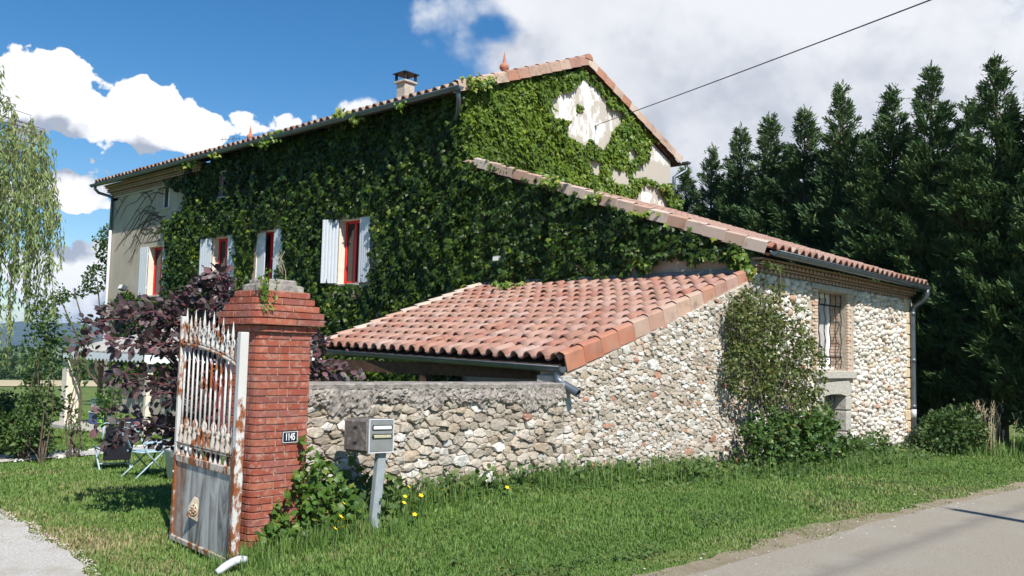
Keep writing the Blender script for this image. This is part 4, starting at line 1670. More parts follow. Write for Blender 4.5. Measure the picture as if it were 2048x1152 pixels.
def course(parent, ex, z, k, rnd_r):
    x0, x1, y0, y1 = PX0 - ex, PX1 + ex, PY0 - ex, PY1 + ex
    w = x1 - x0
    d = 0.105
    nx_, ny_ = 2, (2 if k % 3 else 1)
    j = JT / 2
    za, zb_ = z + JT / 2, z + CH - JT / 2

    def run(horizontal, a0, a1, b0, b1, sp):
        n = nx_ if horizontal else ny_
        cuts = [a0]
        for q in range(1, n):
            cuts.append(a0 + (a1 - a0) * q / n + random.gauss(0, 0.006))
        cuts.append(a1)
        for q in range(n):
            pr = random.gauss(0, 0.0016)
            u0 = cuts[q] + (j if q > 0 or not sp[0] else 0)
            u1 = cuts[q + 1] - (j if q < n - 1 or not sp[1] else 0)
            if horizontal:
                front = abs(b0 - y0) < 1e-6
                bx = (u0, b0 + (pr if front else 0), u1, b1 + (0 if front else pr))
            else:
                left = abs(b0 - x0) < 1e-6
                bx = (b0 + (pr if left else 0), u0, b1 + (0 if left else pr), u1)
            rc = {}
            big = rnd_r
            for key, cx_, cy_ in (('a', bx[0], bx[1]), ('b', bx[2], bx[1]), ('c', bx[2], bx[3]), ('d', bx[0], bx[3])):
                ox = min(abs(cx_ - x0), abs(cx_ - x1)) < 0.008
                oy = min(abs(cy_ - y0), abs(cy_ - y1)) < 0.008
                if ox and oy:
                    rc[key] = big if key in 'a' else 0.012
            brick(parent, *bx, za, zb_, rc)
    if k % 2 == 0:
        run(True, x0, x1 - d, y0, y0 + d, (True, False))
        run(False, y0, y1 - d, x1 - d, x1, (True, False))
        run(True, x0 + d, x1, y1 - d, y1, (False, True))
        run(False, y0 + d, y1, x0, x0 + d, (False, True))
    else:
        run(True, x0 + d, x1, y0, y0 + d, (False, True))
        run(False, y0 + d, y1, x1 - d, x1, (False, True))
        run(True, x0, x1 - d, y1 - d, y1, (True, False))
        run(False, y0, y1 - d, x0, x0 + d, (True, False))


shaft0 = 1.795 - 30 * CH
for k in range(30):
    course(pillar, 0.0, shaft0 + k * CH, k, 0.075)
for k, ex in enumerate((0.035, 0.078, 0.078, 0.046, 0.015, -0.015)):
    course(pillar, ex, 1.795 + k * CH, k, 0.10)
pc = MB()
pc.prism(round_rect_piece(PX0 + 0.011, PY0 + 0.011, PX1 - 0.011, PY1 - 0.011, {'a': 0.07}), -0.3, 1.80, lambda u, v, d: (u, v, d))
for k, ex in enumerate((0.035, 0.078, 0.078, 0.046, 0.015, -0.015)):
    pc.prism(round_rect_piece(PX0 - ex + 0.011, PY0 - ex + 0.011, PX1 + ex - 0.011, PY1 + ex - 0.011, {'a': 0.09}), 1.797 + k * CH, 1.795 + (k + 1) * CH - (0.006 if k < 5 else 0), lambda u, v, d: (u, v, d))
wb(pc, 'mortar_core', M['brick_mortar'], pillar)


def rough_slab(ex, z0, z1):
    P = []
    for k in range(40):
        a = 2 * math.pi * k / 40
        c, s_ = math.cos(a), math.sin(a)
        r = 1 / max(abs(c), abs(s_)) ** 0.93
        w = (PX1 - PX0) / 2 + ex
        w2 = (PY1 - PY0) / 2 + ex
        P.append(((PX0 + PX1) / 2 + w * r * c + random.gauss(0, 0.004), (PY0 + PY1) / 2 + w2 * r * s_ + random.gauss(0, 0.004)))
    n = len(P)
    V = [(x, y, z0) for x, y in P] + [(x, y, z1 - 0.012 + random.gauss(0, 0.004)) for x, y in P]
    cx_, cy_ = (PX0 + PX1) / 2, (PY0 + PY1) / 2
    V += [(cx_ + (x - cx_) * 0.93, cy_ + (y - cy_) * 0.93, z1 + random.gauss(0, 0.003)) for x, y in P]
    F = [tuple(range(n))[::-1], tuple(range(2 * n, 3 * n))]
    for q in range(2):
        F += [(q * n + k, q * n + (k + 1) % n, (q + 1) * n + (k + 1) % n, (q + 1) * n + k) for k in range(n)]
    return MB().add(V, F)


ztop = 1.795 + 6 * CH
wb(rough_slab(-0.055, ztop - 0.002, ztop + 0.06), 'cap_slab', M['coping'], pillar)
wb(rough_slab(-0.105, ztop + 0.055, ztop + 0.105), 'cap_slab', M['coping'], pillar)

# house number on the pillar
npl = thing('number_plate', 'small navy blue enamel house number 1145 screwed to brick pillar', 'sign', (4.435, PY0 - 0.004, 0.895))
pm = MB()
pm.box((-0.078, -0.006, -0.052), (0.078, 0.0, 0.052), bev=0.002)
link('plate', pm.mesh('plate', M['plate']), npl)
bm_ = MB()
for (a, b) in (((-0.074, -0.0085, 0.043), (0.074, -0.0062, 0.047)), ((-0.074, -0.0085, -0.047), (0.074, -0.0062, -0.043)), ((-0.074, -0.0085, -0.043), (-0.070, -0.0062, 0.043)), ((0.070, -0.0085, -0.043), (0.074, -0.0062, 0.043))):
    bm_.box(a, b)
link('border', bm_.mesh('border', M['white']), npl)
tc_ = bpy.data.curves.new('digits', 'FONT')
tc_.body = '1145'
tc_.size = 0.074
tc_.align_x = 'CENTER'
tc_.align_y = 'CENTER'
tc_.extrude = 0.0012
tc_.offset = 0.0016
to = bpy.data.objects.new('digits', tc_)
COL.objects.link(to)
dg = bpy.context.evaluated_depsgraph_get()
tme = bpy.data.meshes.new_from_object(to.evaluated_get(dg))
bpy.data.objects.remove(to)
tme.materials.clear()
tme.materials.append(M['white'])
tme.transform(Matrix.Translation((0, -0.0078, 0)) @ Matrix.Rotation(math.pi / 2, 4, 'X') @ Matrix.Diagonal((0.68, 1.12, 1, 1)))
link('number', tme, npl)
for x in (-0.066, 0.066):
    link('screw', MB().box((x - 0.002, -0.0085, -0.002), (x + 0.002, -0.0061, 0.002)).mesh('screw', M['zinc']), npl)

# ------------------------------------------------------------------ rusty gate leaf standing open
H0, H1 = Vector((3.72, 6.20, 0)), Vector((3.86, 7.48, 0))
gdir = (H1 - H0).normalized()
gl_ = (H1 - H0).length
gate = thing('gate_leaf', 'tall rusty white iron gate leaf standing open before the brick pillar', 'gate', (3.72, 6.20, -0.06), math.atan2(gdir.y, gdir.x))
# local: x along the leaf from hinge to free end, y across, z up (origin at -0.06)
Zb = 0.0


def gpart(mb, name, mat, parent=None):
    return link(name, mb.mesh(name, mat), parent or gate)


gpart(MB().box((-0.005, -0.035, 0.02), (0.062, 0.035, 1.84), bev=0.006), 'hinge_stile', M['gate'])
gpart(MB().box((gl_ - 0.045, -0.022, 0.0), (gl_, 0.022, 1.985), bev=0.005), 'free_stile', M['gate'])


def arch(t):
    """height of arched rail along the leaf"""
    return 1.585 + (1.752 - 1.585) * (1 - (1 - t) ** 2.0)


am = MB()
pts = [(0.06 + (gl_ - 0.1) * k / 16, 0, arch(k / 16)) for k in range(17)]
am.tube([(p[0], -0.012, p[2]) for p in pts], 0.013, 6)
am.tube([(p[0], 0.012, p[2] - 0.016) for p in pts], 0.012, 6)
gpart(am, 'arched_rail', M['gate_rust'])
rm_ = MB()
rm_.box((0.06, -0.016, 0.855), (gl_ - 0.04, 0.016, 0.870))
rm_.box((0.06, -0.020, 0.876), (gl_ - 0.04, 0.020, 0.886))
gpart(rm_, 'middle_rail', M['gate_rust'])
gpart(MB().box((0.06, -0.022, 0.715), (gl_ - 0.04, 0.022, 0.775), bev=0.005), 'panel_rail', M['gate_rust'])
gpart(MB().box((0.06, -0.022, 0.03), (gl_ - 0.04, 0.022, 0.075), bev=0.005), 'bottom_rail', M['gate_rust'])
gpart(MB().box((0.06, -0.006, 0.07), (gl_ - 0.04, 0.006, 0.72)), 'sheet_panel', M['panel'])
# fretted strip between the two rails
NB = 12
spike_me = {}


def spear(mb, x, z, h, tip=0.11):
    """small cast spear head with side scrolls"""
    mb.lathe([(0.007, 0), (0.016, 0.012), (0.018, 0.03), (0.007, h * 0.45), (0.013, h * 0.47), (0.007, h * 0.52), (0.015, h * 0.58), (0.012, h * 0.68), (0.0012, h)], (x, 0, z), 7)
    for s in (-1, 1):
        q = [(x + s * 0.006, 0, z + h * 0.22), (x + s * 0.030, 0, z + h * 0.30), (x + s * 0.038, 0, z + h * 0.42), (x + s * 0.026, 0, z + h * 0.50), (x + s * 0.016, 0, z + h * 0.44)]
        mb.tube(q, 0.006, 5)


for k in range(NB):
    x = 0.06 + (gl_ - 0.10) * (k + 0.65) / (NB + 0.3)
    t = (x - 0.06) / (gl_ - 0.1)
    zt = arch(t) - 0.01
    gpart(MB().tube([(x, 0, 0.88), (x, 0, zt)], 0.0092, 7), 'bar', M['gate'])
    # base fleuron on the middle rail, alternating heights
    hh = 0.15 if k % 2 else 0.215
    fm_ = MB()
    fm_.lathe([(0.022, 0), (0.026, 0.02), (0.014, hh * 0.55), (0.024, hh * 0.72), (0.014, hh * 0.8), (0.012, hh)], (x, 0, 0.886), 7)
    for s in (-1, 1):
        fm_.tube([(x + s * 0.010, 0, 0.886 + hh * 0.50), (x + s * 0.034, 0, 0.886 + hh * 0.62), (x + s * 0.040, 0, 0.886 + hh * 0.80), (x + s * 0.024, 0, 0.886 + hh * 0.92)], 0.008, 5)
    gpart(fm_, 'fleuron', M['gate_rust'])
    hs_ = (0.23, 0.30)[k % 2] * random.uniform(0.94, 1.04)
    sm_ = MB()
    spear(sm_, x, zt + 0.015, hs_)
    gpart(sm_, 'spear_head', M['gate'] if random.random() < 0.6 else M['gate_rust'])
    fm_ = MB()
    fm_.lathe([(0.018, 0), (0.007, 0.05), (0.010, 0.085)], (x + 0.03, 0, 0.775), 6)
    gpart(fm_, 'lower_fret', M['gate_rust'])
# rosette on the panel: raised ring with petals on a turned plate
ro = MB()
for sd in (1,):
    cx_, cz_ = 0.77, 0.36
    y0 = 0.006
    plate = [(-0.075, 0.01), (-0.03, 0.09), (0.005, 0.105), (0.05, 0.03), (0.075, -0.055), (0.01, -0.075), (-0.05, -0.10), (-0.065, -0.04)]
    ro.prism([(cx_ + u, cz_ + v) for u, v in plate], y0 + 0.001, y0 + 0.016, lambda u, v, d: (u, d, v))
    ring = [(cx_ + 0.036 * math.cos(2 * math.pi * k / 14), y0 + 0.020, cz_ + 0.045 * math.sin(2 * math.pi * k / 14)) for k in range(15)]
    ro.tube(ring, 0.009, 5, False)
    for k in range(6):
        a = 2 * math.pi * k / 6
        ro.tube([(cx_, y0 + 0.022, cz_), (cx_ + 0.028 * math.cos(a), y0 + 0.026, cz_ + 0.036 * math.sin(a))], 0.008, 5)
ro.v = [tuple(Matrix.Translation((0.77, 0.015, 0.36)) @ Matrix.Rotation(R(30), 4, 'Z') @ Matrix.Translation((-0.77, -0.006, -0.36)) @ Vector(v)) for v in ro.v]
gpart(ro, 'rosette', m_rusty('rosette_paint', (0.56, 0.48, 0.37), amt=0.545))
gpart(MB().tube([(gl_ - 0.02, 0.03, 0.62), (gl_ - 0.02, -0.03, 0.62), (gl_ - 0.02, -0.10, 0.62)], 0.011, 6), 'latch_bolt', M['pvc'])

# white gate stop: a bent pipe lying in the grass at the foot of the gate
sp_ = MB()
P_ = []
for k in range(9):
    t = k / 8
    P_.append((3.47 + 0.22 * t, 6.02 - 0.03 * t, 0.0 + 0.075 * math.sin(t * math.pi * 0.62)))
sp_.tube(P_, [0.026, 0.028, 0.03, 0.03, 0.03, 0.03, 0.03, 0.028, 0.026], 10)
tag(wlink('pipe_bend', sp_.mesh('pipe_bend', M['pvc']), None), 'pale bent pipe lying in the grass at the foot of the gate', 'pipe')

# ------------------------------------------------------------------ letter box on its post
mb_ = thing('mailbox', 'grey stained letter box on a leaning pale blue post by stone wall', 'mailbox', (5.25, 6.42, 0.02), R(-3))


def mpart(m, name, mat, parent=None):
    return link(name, m.mesh(name, mat), parent or mb_)


post = MB()
lean = Matrix.Rotation(R(4.0), 4, 'Y') @ Matrix.Rotation(R(1.0), 4, 'X')
post.box((-0.044, -0.03, -0.2), (0.044, 0.03, 0.80), lean, bev=0.004)
mpart(post, 'post', M['post'])
BM = Matrix.Translation((-0.005, -0.08, 0.705)) @ Matrix.Rotation(R(1.5), 4, 'Y') @ Matrix.Rotation(R(-2.5), 4, 'X')
bx = MB()
bx.box((-0.145, 0.0, 0.0), (0.145, 0.40, 0.315), BM, bev=0.028)
body = mpart(bx, 'box', M['mailbox'])
rim = MB()
for (a, b) in (((-0.140, -0.012, 0.004), (0.140, 0.006, 0.014)), ((-0.140, -0.012, 0.301), (0.140, 0.006, 0.311)), ((-0.140, -0.012, 0.014), (-0.131, 0.006, 0.301)), ((0.131, -0.012, 0.014), (0.140, 0.006, 0.301))):
    rim.box(a, b, BM)
mpart(rim, 'rim', M['pvc'], body)
door = mpart(MB().box((-0.129, -0.010, 0.016), (0.129, 0.004, 0.299), BM, bev=0.004), 'door', M['mailfront'])


def slot(z, mat, nm, h_):
    m = MB()
    m.box((-0.092, -0.022, z), (0.106, -0.0105, z + h_), BM, bev=0.005)
    mpart(m, nm, mat, door)
    q = MB()
    pts_ = [(-0.10, -0.013, z - 0.004), (0.112, -0.013, z - 0.004), (0.118, -0.013, z + h_ / 2), (0.112, -0.013, z + h_ + 0.006), (-0.10, -0.013, z + h_ + 0.006), (-0.108, -0.013, z + h_ / 2), (-0.10, -0.013, z - 0.004)]
    q.tube([BM @ Vector(p) for p in pts_], 0.0045, 5, False)
    mpart(q, nm + '_frame', M['iron'], door)


slot(0.215, M['white'], 'letter_flap', 0.033)
slot(0.137, m_plain('faded_name_card', (0.42, 0.40, 0.27), 0.5, 0.2, 40), 'name_card', 0.030)
mpart(MB().lathe([(0.010, 0), (0.010, 0.006), (0, 0.006)], (0, 0, 0), 8), 'lock', M['iron'], door).matrix_local = BM @ Matrix.Translation((-0.092, -0.014, 0.152)) @ Matrix.Rotation(math.pi / 2, 4, 'X')
for z in (0.09, 0.23):
    mpart(MB().box((-0.152, 0.17, z), (-0.144, 0.215, z + 0.012), BM), 'rivet', M['iron'], body)

# ------------------------------------------------------------------ small fixtures on the house
fl = thing('floodlight', 'small grey floodlight on the bare render left of the far window', 'lamp', (13.93, 31.25, 3.62))
link('bracket', MB().tube([(0.06, 0, 0.02), (-0.06, 0, 0.0)], 0.02, 6).mesh('bracket', M['iron']), fl)
q = MB().box((-0.24, -0.14, -0.07), (-0.05, 0.14, 0.12), Matrix.Rotation(R(24), 4, 'Y'), bev=0.02)
link('housing', q.mesh('housing', M['zinc']), fl)
link('lens', MB().box((-0.25, -0.12, -0.05), (-0.242, 0.12, 0.10), Matrix.Rotation(R(24), 4, 'Y')).mesh('lens', M['white']), fl)
fl = thing('outdoor_lamp', 'small pale outdoor lamp peeping out of creeper above the red shed roof', 'lamp', (13.80, 12.95, 3.70))
link('housing', MB().box((-0.10, -0.09, -0.05), (0.10, 0.09, 0.07), bev=0.02).mesh('housing', M['mailfront']), fl)
link('lens', MB().box((-0.112, -0.075, -0.035), (-0.103, 0.075, 0.05)).mesh('lens', M['white']), fl)
link('sensor', MB().box((-0.06, -0.24, -0.05), (0.08, -0.14, 0.05), bev=0.015).mesh('sensor', M['mailfront']), fl)

# overhead wire from the gable to a pole across the road
PT = Vector((9.0, -2.4, 6.07))
wa = Vector((18.95, 14.22, 7.96))
wp = []
for k in range(41):
    t = k / 40
    p = wa.lerp(PT, t)
    p.z -= 0.05 * 4 * t * (1 - t)
    wp.append(p)
wm = MB().tube(wp, 0.011, 5)
wire = wlink('overhead_wire', wm.mesh('overhead_wire', M['iron']), None)
tag(wire, 'thin black overhead wire running from the house gable up across the sky', 'wire')
wb(MB().lathe([(0.02, 0), (0.05, 0.01), (0.05, 0.06), (0.0, 0.07)], (18.95, 14.24, 7.93), 8), 'insulator', M['white'], wire)
pole = thing('utility_pole', 'weathered wooden pole carrying the overhead wire across the road', 'pole', (9.0, -2.4, -0.1))
wb(MB().tube([(9.0, -2.4, -0.4), (9.0, -2.4, 3), (9.0, -2.4, 6.05)], [0.13, 0.115, 0.09], 12), 'shaft', M['wood_pole'], pole)
wb(MB().lathe([(0.03, 0), (0.045, 0.02), (0.045, 0.08), (0.0, 0.10)], (9.0, -2.4, 6.05), 8), 'insulator', M['white'], pole)

# ------------------------------------------------------------------ foliage
def unit(a):
    return a / np.maximum(np.linalg.norm(a, axis=-1, keepdims=True), 1e-9)


# leaf templates: x across, y from stalk to tip, z out of the blade; triangles
IVY_V = np.array([(0, 0, 0), (0.38, 0.02, -0.05), (0.56, 0.42, -0.10), (0.28, 0.52, -0.02), (0.0, 1.0, -0.14), (-0.28, 0.52, -0.02), (-0.56, 0.42, -0.10), (-0.38, 0.02, -0.05), (0, 0.42, 0.07)])
IVY_F = np.array([(8, 0, 1), (8, 1, 2), (8, 2, 3), (8, 3, 4), (8, 4, 5), (8, 5, 6), (8, 6, 7), (8, 7, 0)])
OVAL_V = np.array([(0, 0, 0), (0.26, 0.22, 0.05), (0.36, 0.52, 0.07), (0.24, 0.82, 0.03), (0, 1.0, -0.05), (-0.24, 0.82, 0.03), (-0.36, 0.52, 0.07), (-0.26, 0.22, 0.05), (0, 0.5, 0)])
OVAL_F = np.array([(8, 0, 1), (8, 1, 2), (8, 2, 3), (8, 3, 4), (8, 4, 5), (8, 5, 6), (8, 6, 7), (8, 7, 0)])
LANCE_V = np.array([(0, 0, 0), (0.10, 0.35, 0.02), (0.0, 1.0, -0.06), (-0.10, 0.35, 0.02)])
LANCE_F = np.array([(0, 1, 2), (0, 2, 3)])
SMALL_V = np.array([(0, 0, 0), (0.30, 0.45, 0.06), (0, 1.0, 0), (-0.30, 0.45, 0.06)])
SMALL_F = np.array([(0, 1, 2), (0, 2, 3)])
FROND_V = np.array([(0, 0, 0), (0.05, 0.25, 0.02), (0.20, 0.50, -0.08), (0.05, 0.48, 0.02), (0.13, 0.80, -0.07), (0.0, 1.0, -0.10), (-0.10, 0.72, -0.07), (-0.05, 0.44, 0.02), (-0.19, 0.44, -0.08), (-0.04, 0.20, 0.02)])
FROND_F = np.array([(0, 1, 9), (1, 2, 3), (1, 3, 7), (1, 7, 9), (7, 8, 9), (3, 4, 5), (3, 5, 7), (5, 6, 7)])


def leaf_arrays(P, tip, nrm, size, TV, TF, width=1.0):
    P = np.asarray(P, float)
    tip = unit(np.asarray(tip, float))
    nrm = np.asarray(nrm, float)
    x = unit(np.cross(tip, nrm))
    z = np.cross(x, tip)
    n, m = len(P), len(TV)
    size = np.broadcast_to(np.asarray(size, float), (n,))
    T = TV * np.array([width, 1, 1])
    V = P[:, None, :] + size[:, None, None] * (T[None, :, 0:1] * x[:, None, :] + T[None, :, 1:2] * tip[:, None, :] + T[None, :, 2:3] * z[:, None, :])
    F = TF[None] + (np.arange(n) * m)[:, None, None]
    return V.reshape(-1, 3), F.reshape(-1, 3)


def leaf_mesh(name, mat, P, tip, nrm, size, TV, TF, rnd, width=1.0):
    V, F = leaf_arrays(P, tip, nrm, size, TV, TF, width)
    return mesh_np(name, V, F, mat, rnd=np.repeat(rnd, len(TV)))


def inside(poly, X, Y):
    c = np.zeros(X.shape, bool)
    m = len(poly)
    for i in range(m):
        x0, y0 = poly[i]
        x1, y1 = poly[(i + 1) % m]
        if y0 == y1:
            continue
        k = ((y0 > Y) != (y1 > Y)) & (X < (x1 - x0) * (Y - y0) / (y1 - y0) + x0)
        c ^= k
    return c


def vnoise(P, scale, seed=0):
    """cheap smooth noise in [-1, 1] for arrays of points"""
    rg = np.random.default_rng(seed)
    r = 0
    for o in range(5):
        d = unit(rg.normal(size=3)) * scale * (1.0 + 0.55 * o)
        e = unit(rg.normal(size=3)) * scale * (1.0 + 0.55 * o)
        r = r + np.sin(P @ d + rg.uniform(0, 6) + 1.3 * np.sin(P @ e + rg.uniform(0, 6)))
    return r / 5 * 1.4


M['ivy'] = m_leaf('creeper_leaf', [(0, (0.048, 0.088, 0.011)), (0.4, (0.085, 0.145, 0.015)), (0.75, (0.135, 0.205, 0.020)), (0.93, (0.20, 0.26, 0.025)), (1, (0.21, 0.23, 0.03))], 0.20, 0.5, 0.22)  # gable leaves: greens raised to carry the sun on that wall
M['ivy_dark'] = m_leaf('shaded_creeper_leaf', [(0, (0.012, 0.028, 0.005)), (0.4, (0.028, 0.058, 0.008)), (0.72, (0.060, 0.106, 0.012)), (0.92, (0.14, 0.205, 0.020)), (1, (0.21, 0.23, 0.03))], 0.12, 0.45, 0.28)  # facade and side leaves: shade put into darker greens, sun flecks kept light
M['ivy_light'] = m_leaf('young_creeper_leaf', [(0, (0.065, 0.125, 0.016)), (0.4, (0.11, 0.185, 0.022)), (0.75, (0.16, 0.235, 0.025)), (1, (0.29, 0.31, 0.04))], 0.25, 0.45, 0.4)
M['smoke'] = m_leaf('purple_leaf', [(0, (0.045, 0.028, 0.032)), (0.3, (0.085, 0.052, 0.058)), (0.55, (0.070, 0.072, 0.064)), (0.8, (0.15, 0.105, 0.105)), (1, (0.15, 0.045, 0.065))], 0.10, 0.45, 0.45)
M['rose'] = m_leaf('dull_green_leaf', [(0, (0.060, 0.090, 0.028)), (0.5, (0.110, 0.145, 0.042)), (0.8, (0.165, 0.180, 0.055)), (0.94, (0.17, 0.14, 0.05)), (1, (0.20, 0.10, 0.05))], 0.22, 0.5, 0.3)
M['bramble'] = m_leaf('bright_green_leaf', [(0, (0.045, 0.10, 0.018)), (0.5, (0.085, 0.165, 0.028)), (0.85, (0.13, 0.21, 0.035)), (1, (0.22, 0.23, 0.04))], 0.25, 0.45, 0.35)
M['bramble_leaf'] = m_leaf('bramble_leaf', [(0, (0.035, 0.080, 0.018)), (0.5, (0.065, 0.13, 0.026)), (0.85, (0.11, 0.18, 0.035)), (1, (0.24, 0.22, 0.05))], 0.2, 0.45, 0.35)
M['weed'] = m_leaf('soft_green_leaf', [(0, (0.050, 0.10, 0.028)), (0.6, (0.085, 0.15, 0.04)), (1, (0.14, 0.18, 0.05))], 0.25, 0.55, 0.3)
M['cypress'] = m_leaf('cypress_spray', [(0, (0.033, 0.070, 0.025)), (0.4, (0.056, 0.108, 0.036)), (0.8, (0.090, 0.150, 0.046)), (0.97, (0.13, 0.185, 0.052)), (1, (0.11, 0.10, 0.04))], 0.12, 0.6, 0.25)
M['willow'] = m_leaf('willow_leaf', [(0, (0.16, 0.23, 0.07)), (0.5, (0.25, 0.33, 0.12)), (0.85, (0.32, 0.37, 0.17)), (1, (0.38, 0.38, 0.12))], 0.38, 0.5, 0.35)
M['shrub'] = m_leaf('hedge_leaf', [(0, (0.022, 0.050, 0.014)), (0.5, (0.045, 0.09, 0.022)), (0.85, (0.08, 0.13, 0.03)), (1, (0.13, 0.16, 0.04))], 0.2, 0.5, 0.3)
M['grass'] = m_leaf('grass_blade', [(0, (0.082, 0.158, 0.034)), (0.35, (0.118, 0.215, 0.046)), (0.65, (0.170, 0.255, 0.068)), (0.82, (0.25, 0.27, 0.11)), (0.93, (0.26, 0.225, 0.105)), (1, (0.36, 0.30, 0.17))], 0.22, 0.55, 0.25)

# --- the creeper on facade, side wall and gable --------------------------------
FAC = [(14.10, 7.76), (21.95, 7.80), (25.29, 7.60), (28.12, 7.33), (28.42, 7.22), (28.17, 6.95), (27.23, 6.68), (27.2, 6.39), (27.88, 6.12), (28.35, 5.98), (28.82, 5.76), (28.55, 5.28), (28.39, 5.07), (28.20, 4.37), (28.11, 3.84), (28.18, 3.40), (29.51, 3.30), (31.01, 3.60), (32.05, 3.3), (31.99, 0.2), (14.10, 0.2)]
SIDE = [(14.4, 7.6), (14.3, 6.03), (13.7, 6.0), (7.25, 3.64), (7.14, 3.38), (7.45, 3.29), (7.74, 3.37), (8.15, 3.37), (8.78, 3.46), (9.1, 3.31), (10.38, 3.17), (11.14, 3.16), (13.61, 3.0), (14.5, 2.86)]
GAB = [(13.78, 7.8), (16.97, 8.95), (18.36, 9.42), (20.79, 8.69), (22.03, 8.13), (21.54, 7.78), (21.63, 7.42), (20.98, 7.22), (20.44, 6.76), (21.64, 6.91), (22.4, 6.75), (23.02, 6.56), (22.85, 6.1), (20.54, 5.88), (18.36, 5.9), (14.75, 5.9), (13.78, 5.9)]
BARE = [[(18.45, 9.03), (17.62, 8.45), (17.95, 8.44), (18.43, 8.34), (17.97, 8.03), (17.78, 7.77), (17.85, 7.54), (18.53, 7.40), (18.73, 7.63), (19.23, 7.45), (19.58, 7.94), (19.94, 8.37), (19.94, 8.55), (19.42, 8.57), (19.27, 8.8), (18.69, 8.96)],
        [(16.95, 8.22), (17.55, 8.50), (18.2, 8.85), (18.0, 8.15), (17.78, 7.90), (17.35, 7.85)], [(16.55, 8.08), (17.32, 7.86), (17.13, 7.70)], [(20.5, 7.70), (20.95, 7.52), (20.45, 7.25)], [(18.50, 6.98), (19.25, 6.98), (19.08, 6.55), (18.72, 6.6)],
        [(21.32, 6.72), (21.98, 6.72), (22.59, 6.16), (20.77, 6.1)], [(19.8, 6.95), (20.5, 6.9), (20.4, 6.55), (19.8, 6.5)]]
FHOLES = [(17.42, 19.36, 3.36, 5.16), (21.42, 22.95, 3.36, 5.12), (23.95, 26.05, 3.36, 5.16), (28.22, 30.4, 3.30, 5.2), (24.62, 25.2, 6.25, 7.3)]
BARE = [[(sum(p[0] for p in b) / len(b) + (u - sum(p[0] for p in b) / len(b)) * 1.16, sum(p[1] for p in b) / len(b) + (v - sum(p[1] for p in b) / len(b)) * 1.16) for u, v in b] for b in BARE]
creeper = thing('creeper', 'dense green creeper cloaking the farmhouse facade, gable and annex side wall', 'climbing plant', (13.9, 14.3, -0.4))


def creeper_leaves(poly, holes, bare, fn, ntot, seed, edge=0.28, lift=0.55, thick=0.20, size=0.135):
    rg = np.random.default_rng(seed)
    us = np.array([p[0] for p in poly])
    vs = np.array([p[1] for p in poly])
    U = rg.uniform(us.min(), us.max(), ntot)
    Vv = rg.uniform(vs.min(), vs.max(), ntot)
    q = np.stack([U, Vv, U * 0], 1)
    du = edge * 0.5 * vnoise(q, 3.2, seed + 1) + edge * 0.4 * vnoise(q, 9, seed + 2)
    dv = edge * 0.5 * vnoise(q, 3.2, seed + 3) + edge * 0.4 * vnoise(q, 9, seed + 4)
    ok = inside(poly, U + du, Vv + dv)
    for b in bare:
        ok &= ~inside(b, U + du * 0.55, Vv + dv * 0.55)
    for h in holes:
        ok &= ~((U + 0.3 * du > h[0]) & (U + 0.3 * du < h[1]) & (Vv + 0.3 * dv > h[2]) & (Vv + 0.3 * dv < h[3]))
    gap = vnoise(q, 1.7, seed + 7) + 0.6 * vnoise(q, 5.0, seed + 8)
    ok &= gap > -1.55
    U, Vv, q = U[ok], Vv[ok], q[ok]
    n = len(U)
    qs = q * np.array([1, 0.6, 1])
    bulge = np.clip(0.50 + 0.40 * vnoise(qs, 2.6, seed + 9) + 0.60 * vnoise(qs, 8.0, seed + 10), 0.04, 1.6)
    dep = 0.02 + thick * bulge * np.sqrt(rg.random(n))
    P = fn(U, Vv, dep)
    nw = fn(np.zeros(1), np.zeros(1), np.ones(1)) - fn(np.zeros(1), np.zeros(1), np.zeros(1))
    nrm = unit(nw + np.array([0, 0, lift]) + rg.normal(0, 0.42, (n, 3)))
    tip = np.array([0, 0, -1.0]) + rg.normal(0, 0.40, (n, 3)) + nw * 0.25
    sz = size * rg.choice([0.55, 0.8, 1.0, 1.25, 1.5], n) * rg.uniform(0.85, 1.15, n)
    r = np.clip(0.42 + 0.22 * vnoise(q, 1.3, seed + 11) + rg.normal(0, 0.22, n), 0, 1)
    return P, tip, nrm, sz, r, U, Vv


fac_fn = lambda u, v, d: np.stack([XF - d, u, v], 1)
gab_fn = lambda u, v, d: np.stack([u, YG - d, v], 1)
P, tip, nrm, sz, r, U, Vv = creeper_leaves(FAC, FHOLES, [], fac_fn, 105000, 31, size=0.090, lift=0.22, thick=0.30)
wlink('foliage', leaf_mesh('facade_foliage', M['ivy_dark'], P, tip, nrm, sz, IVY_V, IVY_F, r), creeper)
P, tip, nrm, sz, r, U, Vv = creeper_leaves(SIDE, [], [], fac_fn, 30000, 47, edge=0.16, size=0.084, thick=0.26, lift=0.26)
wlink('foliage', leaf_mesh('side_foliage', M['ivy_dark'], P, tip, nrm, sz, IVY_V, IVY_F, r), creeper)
P, tip, nrm, sz, r, U, Vv = creeper_leaves(GAB, [], BARE, gab_fn, 40000, 53, edge=0.16, size=0.083, thick=0.15)
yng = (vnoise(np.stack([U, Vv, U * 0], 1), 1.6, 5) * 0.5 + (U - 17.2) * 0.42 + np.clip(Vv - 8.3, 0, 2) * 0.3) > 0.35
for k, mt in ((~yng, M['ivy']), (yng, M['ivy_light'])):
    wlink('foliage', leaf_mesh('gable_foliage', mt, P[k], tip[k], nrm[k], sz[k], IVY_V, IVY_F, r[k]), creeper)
TOPB = [(14.25, 7.62), (26.2, 7.62), (27.6, 7.3), (28.2, 6.9), (14.25, 6.9)]
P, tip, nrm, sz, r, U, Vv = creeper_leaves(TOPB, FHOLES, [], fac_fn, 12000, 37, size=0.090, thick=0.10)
P[:, 0] -= np.clip((P[:, 2] - 6.9) / 0.7, 0, 1) * 0.06
